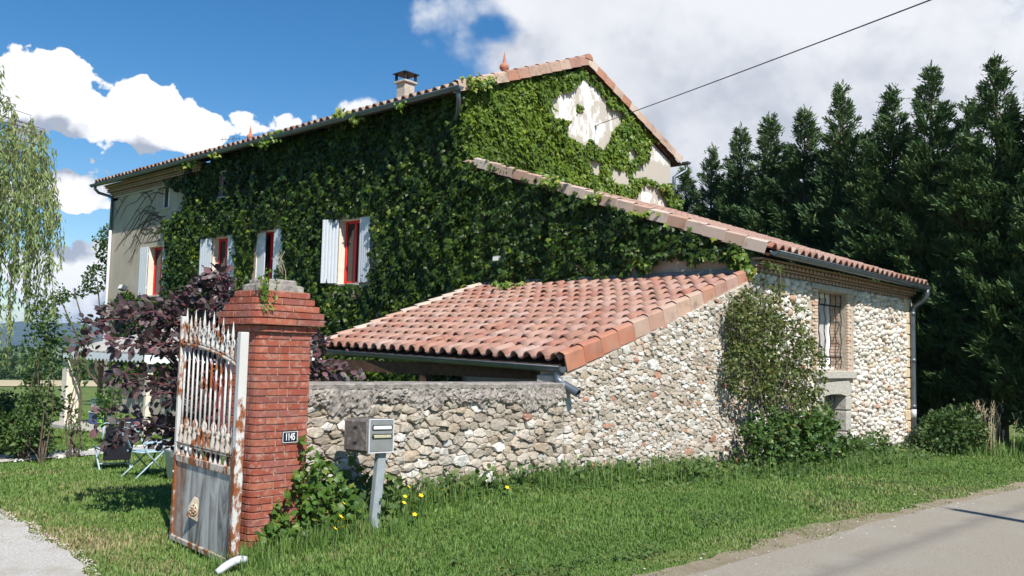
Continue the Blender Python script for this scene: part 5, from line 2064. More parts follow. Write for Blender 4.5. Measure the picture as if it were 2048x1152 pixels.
wlink('foliage', leaf_mesh('eave_foliage', M['ivy_dark'], P, tip, nrm, sz, IVY_V, IVY_F, r), creeper)
# sprigs over the eave, the annex verge, the corner by the shed roof
sp_ = []
rg = np.random.default_rng(77)
for (c, s, n) in (((13.42, 18.3, 7.72), (0.12, 0.35, 0.10), 60), ((13.35, 15.8, 7.50), (0.08, 0.2, 0.10), 26), ((13.35, 17.6, 7.45), (0.08, 0.25, 0.10), 30), ((13.4, 21.5, 7.5), (0.08, 0.6, 0.12), 60), ((13.38, 24.4, 7.5), (0.08, 0.3, 0.12), 40), ((13.45, 26.2, 7.45), (0.1, 0.6, 0.15), 60),
                  ((13.42, 21.2, 7.70), (0.08, 0.5, 0.05), 30), ((13.98, 14.0, 7.85), (0.25, 0.15, 0.16), 70), ((14.4, 13.95, 8.0), (0.15, 0.12, 0.12), 50),
                  ((13.78, 11.5, 5.22), (0.08, 0.35, 0.12), 70), ((13.78, 10.4, 4.80), (0.08, 0.25, 0.10), 40), ((13.80, 9.3, 4.38), (0.06, 0.4, 0.06), 30), ((13.85, 7.3, 3.42), (0.12, 0.22, 0.14), 120), ((13.85, 7.15, 3.2), (0.1, 0.12, 0.12), 60), ((13.2, 12.2, 3.1), (0.3, 0.3, 0.06), 40),
                  ((22.75, 14.1, 6.35), (0.25, 0.12, 0.25), 90), ((22.3, 14.1, 6.75), (0.3, 0.08, 0.12), 70), ((20.3, 14.1, 6.05), (0.5, 0.1, 0.06), 60)):
    p = np.array(c) + rg.normal(0, 0.5, (n, 3)) * np.array(s)
    sp_.append(p)
p = np.concatenate(sp_)
n = len(p)
wlink('foliage', leaf_mesh('sprigs', M['ivy_light'], p, np.array([0, -0.2, -1.0]) + rg.normal(0, 0.5, (n, 3)), unit(np.array([-0.5, -0.6, 0.6]) + rg.normal(0, 0.4, (n, 3))), 0.11 * rg.uniform(0.6, 1.2, n), IVY_V, IVY_F, rg.random(n)), creeper)
# bare brown stems on the left end of the facade
st = MB()
rs = random.Random(4)
for k in range(34):
    y = rs.uniform(28.3, 29.8)
    z = rs.uniform(3.5, 6.0) if k < 22 else rs.uniform(5.2, 7.0)
    ln = rs.uniform(1.2, 3.6)
    pts = []
    ph, am_ = rs.uniform(0, 6), rs.uniform(0.05, 0.16)
    if 4.9 < z < 5.25:
        z = 5.35
    for s in range(26):
        t = s / 25
        yy = y + ln * t
        zz = z + 0.45 * math.sin(t * 2.6 + ph * 0.2) * (1 if z > 5 else 0.4) - 0.75 * t * t + am_ * math.sin(t * 9 + ph) + rs.gauss(0, 0.012)
        if 28.15 < yy < 30.5 and 3.3 < zz < 5.24:
            if zz > 4.75:
                zz = 5.27
            else:
                break
        if yy < 32.75:
            pts.append((XF - 0.012, yy, zz))
    if len(pts) > 3:
        st.tube(pts, [0.020 * (1 - 0.8 * i / len(pts)) for i in range(len(pts))], 4)
        if rs.random() < 0.9:
            i0 = rs.randrange(len(pts) - 2)
            p = pts[i0]
            st.tube([p, (p[0], p[1] + 0.22, p[2] + 0.16), (p[0], p[1] + 0.5, p[2] + 0.2 + rs.uniform(-0.2, 0.2))], [0.012, 0.008, 0.004], 4)
wb(st, 'stem', M['stem'], creeper)


# --- generic leafy plants --------------------------------------------------------
def blob_points(rg, blobs, n, shell=0.55):
    """points through ellipsoids, more of them near the surface; returns points and outward direction"""
    w = np.array([b[1][0] * b[1][1] * b[1][2] for b in blobs]) ** 0.75
    w = w / w.sum()
    ids = rg.choice(len(blobs), n, p=w)
    C_ = np.array([b[0] for b in blobs])[ids]
    S_ = np.array([b[1] for b in blobs])[ids]
    d = unit(rg.normal(size=(n, 3)))
    rr_ = rg.random(n) ** (1 / 3)
    rr_ = shell * np.maximum(rr_, rg.random(n) ** 0.2) + (1 - shell) * rr_
    return C_ + d * S_ * rr_[:, None], d


def bushy(parent, mat, blobs, n, size, TV, TF, seed, up_=0.35, shell=0.55, width=1.0, droop=-0.1, clump=3.0, cut=-0.5, name='foliage'):
    rg = np.random.default_rng(seed)
    P, d = blob_points(rg, blobs, n, shell)
    P = P + rg.normal(0, size * 0.5, P.shape)
    nz = vnoise(P, clump, seed + 1)
    k = nz > cut
    P, d = P[k], d[k]
    m = len(P)
    nrm = unit(d * 0.6 + np.array([0, 0, up_]) + rg.normal(0, 0.5, (m, 3)))
    tip = d * 0.7 + np.array([0, 0, droop]) + rg.normal(0, 0.6, (m, 3))
    r = np.clip(rg.normal(0.45, 0.22, m) + 0.15 * nz[k], 0, 1)
    return wlink(name, leaf_mesh(name, mat, P, tip, nrm, size * rg.uniform(0.6, 1.3, m), TV, TF, r, width), parent)


def stems(parent, mat, base, tips, r0, seed, name='stem', wob=0.08):
    rs = random.Random(seed)
    mb = MB()
    b = Vector(base)
    for t_ in tips:
        e = Vector(t_)
        pts = []
        o = Vector((rs.gauss(0, 0.04), rs.gauss(0, 0.04), 0))
        for k in range(7):
            t = k / 6
            p = (b + o).lerp(e, t)
            p.x += rs.gauss(0, wob) * t * (1 - t) * 2
            p.y += rs.gauss(0, wob) * t * (1 - t) * 2
            pts.append(p)
        mb.tube(pts, [r0 * (1 - 0.8 * k / 6) for k in range(7)], 5)
    return wb(mb, name, mat, parent)


# climbing rose between shed and annex
rose = thing('climbing_rose', 'tall straggly climbing rose between the red shed roof and the barred window', 'shrub', (14.3, 6.6, -0.1))
bl = [((13.5, 6.75, 2.3), (0.75, 0.30, 0.65)), ((14.3, 6.7, 2.1), (0.85, 0.35, 0.75)), ((13.3, 6.75, 1.5), (0.75, 0.32, 0.55)), ((14.4, 6.65, 1.2), (0.9, 0.38, 0.7)), ((15.2, 6.7, 1.45), (0.65, 0.30, 0.65)), ((13.9, 6.75, 2.95), (0.40, 0.2, 0.40)), ((15.3, 6.65, 0.7), (0.6, 0.32, 0.5)), ((13.0, 6.8, 2.2), (0.35, 0.2, 0.5))]
bushy(rose, M['rose'], bl, 15500, 0.064, SMALL_V, SMALL_F, 61, clump=5.0, cut=-0.02, width=1.3)
stems(rose, M['bark'], (13.9, 6.72, -0.2), [b[0] for b in bl] + [(13.6, 6.75, 2.9), (14.2, 6.7, 3.2), (15.4, 6.7, 2.0), (12.7, 6.8, 2.6), (13.2, 6.8, 1.9)], 0.024, 3, wob=0.2)
bra = thing('bramble', 'bright green bramble thicket at the foot of the climbing rose', 'shrub', (14.2, 6.3, -0.1))
bl = [((13.3, 6.45, 0.42), (0.8, 0.38, 0.5)), ((14.4, 6.35, 0.35), (0.9, 0.42, 0.5)), ((15.2, 6.4, 0.35), (0.7, 0.40, 0.5)), ((15.7, 6.6, 0.45), (0.4, 0.25, 0.4))]
bushy(bra, M['bramble_leaf'], bl, 6500, 0.074, IVY_V, IVY_F, 67, clump=4, cut=-0.3, width=0.9)
bush_specs = [
    ('shrub', 'leafy green shrub growing below the lower barred opening of annex', (17.4, 6.65, -0.25), [((16.6, 6.5, -0.05), (0.5, 0.25, 0.28)), ((17.5, 6.6, -0.10), (0.5, 0.25, 0.26)), ((18.3, 6.6, -0.08), (0.45, 0.25, 0.32))], 1700, 0.085, 'weed', 71),
    ('shrub', 'rounded green shrub hiding the foot of the annex downspout', (21.6, 6.2, -0.35), [((21.4, 6.25, 0.05), (0.8, 0.5, 0.55)), ((22.2, 6.1, 0.15), (0.7, 0.5, 0.60)), ((22.7, 6.1, -0.05), (0.5, 0.5, 0.45)), ((21.0, 6.4, -0.15), (0.5, 0.4, 0.35))], 6200, 0.095, 'shrub', 73),
]
for nm, lb, loc, bl, n, s, mt, sd in bush_specs:
    t = thing(nm, lb, 'shrub', loc)
    bushy(t, M[mt], bl, n, s, SMALL_V, SMALL_F, sd, clump=4.5, cut=-0.5, width=1.15)
    stems(t, M['bark'], loc, [b[0] for b in bl], 0.02, sd)
# vine weeds at pillar and mailbox
vine = thing('vine', 'fresh green vine climbing the foot of the brick pillar', 'climbing plant', (4.75, 6.45, 0.1))
bl = [((4.50, 6.48, 0.30), (0.28, 0.10, 0.30)), ((4.78, 6.50, 0.32), (0.32, 0.14, 0.28)), ((4.60, 6.52, 0.62), (0.12, 0.06, 0.22)), ((4.30, 6.46, 0.10), (0.22, 0.10, 0.14)), ((4.80, 6.60, 0.55), (0.16, 0.08, 0.14)), ((4.52, 6.55, 0.80), (0.06, 0.04, 0.10)), ((4.95, 6.50, 0.18), (0.25, 0.14, 0.18))]
rg = np.random.default_rng(81)
P, d = blob_points(rg, bl, 620)
P = P[np.argsort(P[:, 1] + rg.normal(0, 0.03, len(P)))]
n = len(P)
tip = d * 0.7 + np.array([0, -0.2, -0.25]) + rg.normal(0, 0.55, (n, 3))
nrm = unit(d * 0.5 + np.array([-0.2, -0.5, 0.5]) + rg.normal(0, 0.45, (n, 3)))
sz = 0.064 * rg.uniform(0.6, 1.35, n)
r = np.clip(rg.normal(0.45, 0.24, n), 0, 1)
for k in range(300):
    V, F = leaf_arrays(np.zeros((1, 3)), tip[k:k + 1], nrm[k:k + 1], sz[k:k + 1], IVY_V, IVY_F)
    wlink('leaf', mesh_np('leaf', V, F, M['bramble'], rnd=np.full(len(V), r[k])), vine, Vector(P[k]))
tag(wlink('foliage', leaf_mesh('foliage', M['bramble'], P[300:], tip[300:], nrm[300:], sz[300:], IVY_V, IVY_F, r[300:]), vine), kind='stuff')
stems(vine, M['stem'], (4.7, 6.5, 0.0), [b[0] for b in bl] + [(4.5, 6.57, 0.88)], 0.007, 5, wob=0.05)
v2 = thing('vine', 'low green vine sprawling in the shadow under the letter box', 'climbing plant', (5.3, 6.7, 0.1))
bl = [((5.0, 6.72, 0.22), (0.34, 0.16, 0.18)), ((5.45, 6.70, 0.28), (0.26, 0.14, 0.20)), ((5.62, 6.60, 0.20), (0.14, 0.10, 0.14)), ((5.3, 6.85, 0.45), (0.10, 0.10, 0.2))]
bushy(v2, M['weed'], bl, 240, 0.085, IVY_V, IVY_F, 83, clump=6, cut=-0.9)

# smoke bush with purple leaves behind gate and pillar
smoke = thing('smoke_bush', 'purple leaved smoke bush arching out behind the gate and pillar', 'shrub', (4.78, 8.35, -0.02))
SB = Vector((4.78, 8.35, -0.1))
tipsmoke = [((3.35, 8.57, 1.65), 0.35), ((3.51, 8.72, 1.84), 0.35), ((3.72, 8.85, 1.96), 0.35), ((3.75, 8.4, 1.92), 0.35), ((4.06, 8.59, 2.0), 0.35), ((4.12, 8.34, 1.84), 0.35), ((3.62, 8.24, 1.61), 0.35), ((3.92, 8.21, 1.62), 0.35), ((4.13, 7.99, 1.67), 0.35), ((4.34, 8.34, 2.17), 0.35), ((4.51, 8.36, 2.31), 0.35), ((4.55, 8.11, 2.33), 0.35), ((4.6, 7.96, 2.13), 0.35), ((4.36, 7.87, 1.99), 0.35), ((4.29, 8.48, 2.02), 0.35), ((3.64, 8.45, 1.36), 0.12), ((3.68, 8.21, 1.29), 0.12), ((3.6, 8.58, 0.92), 0.12), ((3.7, 8.31, 0.85), 0.12), ((3.71, 8.64, 0.72), 0.12), ((3.88, 8.12, 1.19), 0.12), ((4.1, 8.24, 1.33), 0.12), ((4.13, 8.56, 0.87), 0.12), ((4.03, 7.93, 1.15), 0.12), ((5.75, 8.06, 1.9), 0.35), ((6.21, 8.09, 1.41), 0.12), ((6.42, 8.18, 1.29), 0.12), ((5.93, 8.05, 1.44), 0.12), ((5.7, 7.97, 1.55), 0.35), ((5.88, 8.09, 1.71), 0.35), ((4.57, 7.98, 1.93), 0.35)]
sbm = MB()
LP, LT, LN, LS = [], [], [], []
rs = random.Random(12)
for (tp, arc_) in tipsmoke:
    e = Vector(tp)
    pts = []
    for k in range(13):
        t = k / 12
        cz_ = max(e.z + 0.45, 1.0) if e.z > 1.5 else e.z + 0.22
        c_ = SB.lerp(e, 0.16)
        c_.z = cz_
        p = SB * (1 - t) ** 2 + c_ * (2 * t * (1 - t)) + e * t * t
        p.y += 0.03 * math.sin(t * 5 + arc_ * 9)
        pts.append(p)
    sbm.tube(pts, [0.016 * (1 - 0.85 * k / 12) for k in range(13)], 5)
    L_ = (e - SB).length
    nl = int(74 * min(1.4, L_ / 1.6))
    for q in range(nl):
        t = 1 - 0.56 * (q / nl) ** 1.3
        k = min(11, int(t * 12))
        p = pts[k].lerp(pts[k + 1], t * 12 - k)
        d = (pts[k + 1] - pts[k]).normalized()
        side = Vector((rs.gauss(0, 1), rs.gauss(0, 1), rs.gauss(0.1, 0.8)))
        side = (side - d * side.dot(d)).normalized()
        out = (side * 0.85 + d * 0.55 + Vector((0, 0, -0.05))).normalized()
        LP.append(p + side * rs.uniform(0.015, 0.10))
        LT.append(out)
        LN.append(Vector((rs.gauss(-0.1, 0.5), rs.gauss(-0.35, 0.5), 0.7 + rs.gauss(0, 0.35))))
        LS.append(rs.uniform(0.055, 0.105))
wb(sbm, 'stem', M['redstem'], smoke)
LP, LT, LN, LS = (np.array([tuple(v) if not isinstance(v, float) else v for v in q]) for q in (LP, LT, LN, LS))
order = np.argsort(np.linalg.norm(LP - np.array([0, 0, 1.65]), axis=1) - LS * 20)
LP, LT, LN, LS = LP[order], LT[order], LN[order], LS[order]
lr = rng.random(len(LP))
for k in range(300):
    V, F = leaf_arrays(np.zeros((1, 3)), LT[k:k + 1], LN[k:k + 1], LS[k:k + 1], OVAL_V, OVAL_F, 1.0)
    wlink('leaf', mesh_np('leaf', V, F, M['smoke'], rnd=np.full(len(V), lr[k])), smoke, Vector(LP[k]))
tag(wlink('foliage', leaf_mesh('foliage', M['smoke'], LP[300:], LT[300:], LN[300:], LS[300:], OVAL_V, OVAL_F, lr[300:]), smoke), kind='stuff')


# --- cypress row -------------------------------------------------------------------
def cypress_mesh(seed, H, Rb):
    rg = np.random.default_rng(seed)
    P, T, N_, S_ = [], [], [], []
    tr = MB()
    tr.tube([(0, 0, -0.4), (0.03, 0.02, H * 0.5), (rg.normal(0, 0.05), rg.normal(0, 0.05), H * 0.97)], [0.15, 0.09, 0.012], 7)
    heads = [(0, 0, H, Rb)]
    for k in range(rg.integers(1, 4)):
        a = rg.uniform(0, 2 * np.pi)
        heads.append((math.cos(a) * Rb * 0.45, math.sin(a) * Rb * 0.45, H * rg.uniform(0.72, 0.88), Rb * 0.5))
    for hi, (hx, hy, h, rb) in enumerate(heads):
        nb = int(215 if hi == 0 else 60)
        for b in range(nb):
            t = (b + rg.random()) / nb
            z = (0.06 + 0.94 * t) * h if hi == 0 else h * (0.55 + 0.45 * t)
            f = (h - z) / h if hi == 0 else (h - z) / (h * 0.45)
            rad_ = rb * min(0.92, 0.05 + 1.25 * f ** 0.9) * rg.uniform(0.62, 1.16)
            if hi == 0 and z < 1.0:
                rad_ *= 0.8
            a = rg.uniform(0, 2 * np.pi)
            d0 = np.array([math.cos(a), math.sin(a), 0.0])
            rise = rg.uniform(0.15, 0.7) * rad_ + 0.10
            e = np.array([hx, hy, z]) + d0 * rad_ + np.array([0, 0, rise])
            o = np.array([hx * 0.6, hy * 0.6, z - 0.1])
            if b % 2 == 0:
                tr.tube([tuple(o), tuple(o * 0.4 + e * 0.6 - np.array([0, 0, 0.08])), tuple(e)], [0.028, 0.016, 0.004], 4, False)
            m = int(34 + 88 * min(1.5, rad_))
            tt = 1 - 0.72 * rg.random(m) ** 1.2
            base = o[None] * (1 - tt[:, None]) + e[None] * tt[:, None]
            spread = (0.05 + 0.26 * (1 - tt)) * min(1.0, 0.40 + rad_ * 0.5)
            base = base + rg.normal(0, 1, (m, 3)) * spread[:, None] * np.array([1, 1, 0.6])
            tip = d0[None] * 0.8 + np.array([0, 0, 0.65]) + rg.normal(0, 0.33, (m, 3))
            P.append(base)
            T.append(tip)
            N_.append(unit(d0[None] * 0.4 + np.array([0, 0, 0.6]) + rg.normal(0, 0.5, (m, 3))))
            S_.append(rg.uniform(0.13, 0.28, m) * (0.75 if z > h * 0.85 else 1.0))
        # leading shoot
        m = 26
        zz = h + np.linspace(-0.7, 0.18, m)
        P.append(np.stack([np.full(m, hx) + rg.normal(0, 0.03, m), np.full(m, hy) + rg.normal(0, 0.03, m), zz], 1))
        T.append(np.array([0, 0, 1.0]) + rg.normal(0, 0.38, (m, 3)))
        N_.append(unit(rg.normal(0, 1, (m, 3))))
        S_.append(np.full(m, 0.22))
    P, T, N_, S_ = map(np.concatenate, (P, T, N_, S_))
    r = np.clip(rg.normal(0.45, 0.2, len(P)) + 0.2 * vnoise(P, 1.5, seed), 0, 0.97)
    fol = leaf_mesh('cypress_foliage', M['cypress'], P, T, N_, S_, FROND_V, FROND_F, r, 0.85)
    return fol, tr.mesh('cypress_trunk', M['bark'])


cyp = [cypress_mesh(200 + k, 9.6, 1.75) for k in range(4)]
CT = [(13.2, 25.4, 0.310), (14.7, 27.4, 0.268), (16.6, 26.4, 0.308), (18.7, 27.2, 0.290), (20.2, 29.4, 0.245), (21.6, 28.6, 0.298), (23.8, 30.0, 0.274), (25.9, 31.0, 0.268), (27.7, 32.2, 0.258), (29.5, 33.5, 0.236), (31.2, 35.0, 0.214), (33.5, 36.5, 0.20), (11.0, 25.0, 0.28), (8.8, 24.4, 0.30), (6.4, 24.2, 0.27), (17.6, 30.5, 0.24), (15.6, 29.5, 0.22), (24.8, 33.5, 0.23)]
CL = ['tall cypress with the highest pointed top, near the right edge', 'shorter cypress half hidden left of the tallest one', 'tall cypress with a crooked thin leader, second of the tall ones from the right',
      'broad cypress with two heads left of the crooked one', 'low cypress filling the gap between the broad and the narrow pointed one', 'narrow pointed cypress standing alone above the annex window', 'cypress with a blunt double top left of the narrow pointed one', 'cypress above the middle of the annex gutter with a forked top',
      'cypress with rounded shoulders above upper annex roof', 'small spreading cypress above the upper annex roof', 'lowest cypress of the row, next to the house gable', 'dark cypress at the back of the row, mostly behind the gable', 'cypress at the right edge of the picture',
      'cypress off the right edge of the row', 'last cypress at the road end of the row', 'back cypress seen through the gap beside the broad one', 'back cypress behind the tall crooked one', 'back cypress showing behind the forked one']
for k, ((a, D, el), lb) in enumerate(zip(CT, CL)):
    x, y = D * math.cos(R(a)), D * math.sin(R(a))
    g_ = hz1(x, y)
    h = 1.65 + el * D - g_
    t = thing('cypress_tree', lb, 'tree', (x, y, g_), random.uniform(0, 6.28), 'row of cypress trees behind the annex')
    s = h / 9.72
    w = random.uniform(0.95, 1.15)
    t.scale = (w * (0.85 + 0.15 * s), w * (0.85 + 0.15 * s), s)
    f, tr = cyp[k % 4]
    link('crown', f, t)
    link('trunk', tr, t)

# --- willow at the left edge ----------------------------------------------------------
wx, wy = 15.6 * math.cos(R(77.4)), 15.6 * math.sin(R(77.4))
wg = hz1(wx, wy)
willow = thing('willow', 'weeping willow with long hanging strands at the left edge', 'tree', (wx, wy, wg))
rg = np.random.default_rng(91)
P, T, N_, S_ = [], [], [], []
wt = MB()
wt.tube([(wx, wy, wg - 0.3), (wx - 0.1, wy, 2), (wx, wy + 0.1, 4.0), (wx, wy, 5.0)], [0.22, 0.18, 0.12, 0.05], 9)
toward = math.atan2(-wy, -wx)
strands = MB()
for k in range(270):
    a = rg.uniform(0, 2 * np.pi)
    rr_ = 2.05 * rg.random() ** 0.62 * (1.12 if rg.random() < 0.06 else 1.0)
    sx, sy = wx + rr_ * math.cos(a), wy + rr_ * math.sin(a)
    ztop = 6.35 - 0.66 * rr_ ** 1.5 + rg.normal(0, 0.3)
    zbot = wg + rg.uniform(0.8, 2.5) + 1.05 * max(0, rr_ - 0.6) * rg.uniform(0.7, 1.4)
    if zbot > ztop - 0.6:
        zbot = ztop - rg.uniform(0.6, 1.6)
    ln = ztop - zbot
    wt.tube([(wx, wy, ztop - 1.9), (wx * 0.7 + sx * 0.3, wy * 0.7 + sy * 0.3, ztop - 0.5), (wx * 0.3 + sx * 0.7, wy * 0.3 + sy * 0.7, ztop + 0.08), (sx, sy, ztop)], [0.008, 0.007, 0.006, 0.004], 4, False)
    m = 22
    t = rg.uniform(0.35, 1.0, m)
    P.append(np.stack([wx + (sx - wx) * t, wy + (sy - wy) * t, ztop - 0.5 * (1 - t) ** 1.3 + 0.10 * np.sin(t * 3.1)], 1) + rg.normal(0, 0.05, (m, 3)))
    T.append(np.stack([rg.normal(0, 0.6, m), rg.normal(0, 0.6, m), np.full(m, -0.7)], 1))
    N_.append(unit(rg.normal(0, 1, (m, 3)) + np.array([-0.2, -0.5, 0.3])))
    S_.append(rg.uniform(0.08, 0.13, m))
    m = int(ln * 62)
    t = np.sort(rg.random(m))
    bend = 0.10 * np.sin(t * 3 + a * 3)
    base = np.stack([sx + 0.18 * t * math.cos(a) + bend * 0.6, sy + 0.18 * t * math.sin(a) + bend * 0.6, ztop - ln * t], 1)
    strands.tube([tuple(base[q]) for q in np.linspace(0, m - 1, 7).astype(int)], 0.004, 3, False)
    P.append(base + rg.normal(0, 0.030, (m, 3)))
    T.append(np.stack([rg.normal(0, 0.42, m), rg.normal(0, 0.42, m), np.full(m, -1.0)], 1))
    N_.append(unit(rg.normal(0, 1, (m, 3)) + np.array([-0.2, -0.5, 0.3])))
    S_.append(rg.uniform(0.08, 0.13, m))
P, T, N_, S_ = map(np.concatenate, (P, T, N_, S_))
wlink('crown', leaf_mesh('willow_leaves', M['willow'], P, T, N_, S_, LANCE_V, LANCE_F, np.clip(rg.normal(0.5, 0.22, len(P)) + 0.2 * vnoise(P, 1.0, 3), 0, 1), 1.3), willow)
wb(wt, 'trunk', M['bark'], willow)
wb(strands, 'twig', M['bramble_stem'] if 'bramble_stem' in M else M['stem'], willow)

# --- garden plants on the left ----------------------------------------------------------
def at_az(px_az, D, z=None):
    x, y = D * math.cos(R(px_az)), D * math.sin(R(px_az))
    return (x, y, hz1(x, y) if z is None else z)


def small_tree(name, label, az_, D, H, wid, n, size, mat, seed, cat='tree', blobs=None, TV=SMALL_V, TF=SMALL_F, cut=-0.4, width=1.0):
    b = at_az(az_, D)
    t = thing(name, label, cat, b)
    rs_ = random.Random(seed)
    if blobs is None:
        blobs = []
        for k in range(9):
            f = 0.25 + 0.75 * k / 8
            a = rs_.uniform(0, 6.28)
            r_ = wid * (0.55 if f > 0.8 else 0.8) * rs_.uniform(0.2, 0.7)
            blobs.append(((b[0] + r_ * math.cos(a), b[1] + r_ * math.sin(a), b[2] + H * f), (wid * 0.42, wid * 0.42, H * 0.16)))
    bushy(t, M[mat], blobs, n, size, TV, TF, seed, clump=2.6, cut=cut, width=width)
    stems(t, M['bark'], (b[0], b[1], b[2] - 0.15), [q[0] for q in blobs], 0.016, seed, 'trunk', 0.10)
    return t


small_tree('young_tree', 'slender young tree with loose light leaves left of the porch', 69.9, 15.4, 2.25, 0.50, 2600, 0.07, 'weed', 301, cut=-0.3)
small_tree('young_tree', 'wispy sapling with upright shoots beside the porch post', 68.3, 16.2, 2.0, 0.28, 600, 0.07, 'weed', 302, cut=-0.2)
small_tree('shrub', 'dark round garden shrub at the left edge behind the lawn', 72.4, 16.6, 0.72, 0.9, 4200, 0.085, 'shrub', 303, 'shrub')
small_tree('shrub', 'soft pale green shrub in the border left of the young tree', 70.8, 15.9, 0.62, 0.6, 2800, 0.08, 'weed', 304, 'shrub')
small_tree('shrub', 'dark clipped hedge bush behind the garden border', 71.3, 20.5, 0.85, 1.3, 4200, 0.1, 'shrub', 305, 'shrub')
small_tree('shrub', 'dark hedge bush at the left picture edge beside the field', 74.0, 21.5, 0.85, 1.4, 4200, 0.1, 'shrub', 306, 'shrub')
small_tree('shrub', 'leafy yellow green shrub in front of the porch opening', 66.4, 19.5, 1.45, 0.42, 1300, 0.075, 'bramble', 307, 'shrub')
# tree behind the far end of the house
b = at_az(67.9, 44)
tb = thing('walnut_tree', 'green tree reaching out behind the far corner of the house', 'tree', b)
bl = [((b[0] + 0.9, b[1] - 0.2, 6.2), (1.1, 0.9, 1.4)), ((b[0] + 0.3, b[1], 4.6), (0.8, 0.7, 0.9)), ((b[0] - 0.7, b[1], 4.05), (0.7, 0.6, 0.35)), ((b[0] - 1.3, b[1], 3.75), (0.45, 0.5, 0.4)), ((b[0] + 1.2, b[1], 3.0), (0.9, 0.7, 1.1))]
bl = [(c, (s_[0] * 0.75, s_[1] * 0.75, s_[2] * 0.75)) for c, s_ in bl]
bushy(tb, M['shrub'], bl, 2600, 0.14, OVAL_V, OVAL_F, 311, clump=1.5, cut=-0.2)
stems(tb, M['bark'], (b[0] + 1.3, b[1], b[2] - 0.2), [q[0] for q in bl], 0.10, 9, 'trunk', 0.3)
# far line of trees beyond the field: one dark mass
rg = np.random.default_rng(321)
bl = []
for k in range(60):
    a = R(60 + 26 * rg.random())
    D = rg.uniform(225, 290)
    h = rg.uniform(3.5, 7.5)
    bl.append(((D * math.cos(a), D * math.sin(a), hz1(D * math.cos(a), D * math.sin(a)) + h * 0.45), (5.5, 5.5, h * 0.6)))
P, d = blob_points(rg, bl, 9000, 0.8)
tag(wlink('far_wood', leaf_mesh('far_wood', M['shrub'], P, d + rg.normal(0, 0.5, P.shape), unit(d + np.array([0, 0, 0.4]) + rg.normal(0, 0.4, P.shape)), rg.uniform(0.8, 1.5, len(P)), SMALL_V, SMALL_F, rg.random(len(P)) * 0.6, 1.5), None), kind='stuff')
tag([o for o in COL.objects if o.name == 'far_wood'][0], 'distant dark line of woodland beyond the dry field', 'woodland')

# ------------------------------------------------------------------ garden porch
PX, PYa, PYb = 9.2, 19.35, 24.0
gz0 = -0.45
porch = thing('garden_porch', 'low garden porch with grey sheet roof and white zigzag valance', 'porch', (11.5, 21.6, gz0))
rm_ = MB()
n = 26
V, F = [], []
for k in range(n + 1):
    y = PYa - 0.12 + (PYb - PYa + 0.3) * k / n
    dz = 0.018 * (k % 2)
    V += [(PX - 0.14, y, 1.50 + dz), (13.98, y, 2.62 + dz), (PX - 0.14, y, 1.47 + dz), (13.98, y, 2.59 + dz)]
for k in range(n):
    a = 4 * k
    F += [(a, a + 4, a + 5, a + 1), (a + 2, a + 3, a + 7, a + 6), (a, a + 2, a + 6, a + 4), (a + 1, a + 5, a + 7, a + 3)]
F += [(0, 1, 3, 2), (4 * n, 4 * n + 2, 4 * n + 3, 4 * n + 1)]
wb(MB().add(V, F), 'roof', M['sheetroof'], porch)


def valance(p0, p1, ztop, h, nt, wavy, name):
    p0, p1 = Vector(p0), Vector(p1)
    V, F = [], []
    step = 2 if not wavy else 4
    N = nt * step
    for k in range(N + 1):
        p = p0.lerp(p1, k / N)
        if wavy:
            low = h * 0.72 + h * 0.28 * abs(math.sin(math.pi * k / step))
        else:
            low = h if k % 2 else h * 0.62
        V += [(p.x, p.y, ztop), (p.x, p.y, ztop - low)]
    nn = (p1 - p0).cross(Vector((0, 0, 1))).normalized() * 0.012
    m = len(V)
    V += [(v[0] + nn.x, v[1] + nn.y, v[2]) for v in V]
    for k in range(N):
        a = 2 * k
        F += [(a, a + 2, a + 3, a + 1), (m + a, m + a + 1, m + a + 3, m + a + 2), (a + 1, a + 3, m + a + 3, m + a + 1), (a, m + a, m + a + 2, a + 2)]
    wb(MB().add(V, F), name, M['white_metal'], porch)


valance((PX - 0.16, PYb + 0.1, 0), (PX - 0.16, PYa - 0.1, 0), 1.475, 0.20, 24, False, 'zigzag_valance')
valance((PX - 0.14, PYa - 0.14, 0), (13.9, PYa - 0.14, 0), 1.46, 0.21, 16, True, 'wavy_valance')
for (y, w) in ((PYb - 0.25, 0.17), (PYa + 0.1, 0.07)):
    wb(MB().box((PX - w + 0.1, y - w, gz0 - 0.4), (PX + w + 0.1, y + w, 1.42), bev=0.02), 'post', M['cream'], porch)
wb(MB().box((PX + 0.5, PYb - 1.0, gz0 - 0.4), (PX + 0.6, PYb - 0.9, 1.5)), 'post', M['wood_pole'], porch)
wb(MB().box((PX - 0.3, PYa - 0.3, gz0 - 0.5), (13.95, PYb + 0.3, gz0 + 0.10), bev=0.02), 'floor', M['concrete'], porch)
wb(MB().box((13.5, PYa, gz0), (13.6, PYb, 2.4)), 'back_wall', M['render'], porch)
bxs = thing('storage_box', 'blue storage box with white lid standing in the porch', 'box', (9.75, 22.95, gz0 + 0.10))
link('bin', MB().box((-0.18, -0.25, 0), (0.18, 0.25, 0.28), bev=0.02).mesh('bin', M['blue']), bxs)
link('lid', MB().box((-0.20, -0.27, 0.282), (0.20, 0.27, 0.33), bev=0.015).mesh('lid', M['white']), bxs)
b2 = thing('storage_box', 'teal and white box on top of the blue storage box', 'box', (9.75, 22.9, gz0 + 0.432))
link('bin', MB().box((-0.17, -0.23, 0), (0.17, 0.23, 0.22), bev=0.02).mesh('bin', M['pvc']), b2)
link('lid', MB().box((-0.18, -0.24, 0.222), (0.18, 0.24, 0.30), bev=0.015).mesh('lid', M['teal']), b2)
bt = thing('plastic_bottle', 'bright green plastic bottle leaning beside the blue box', 'bottle', (9.45, 22.2, gz0 + 0.10))
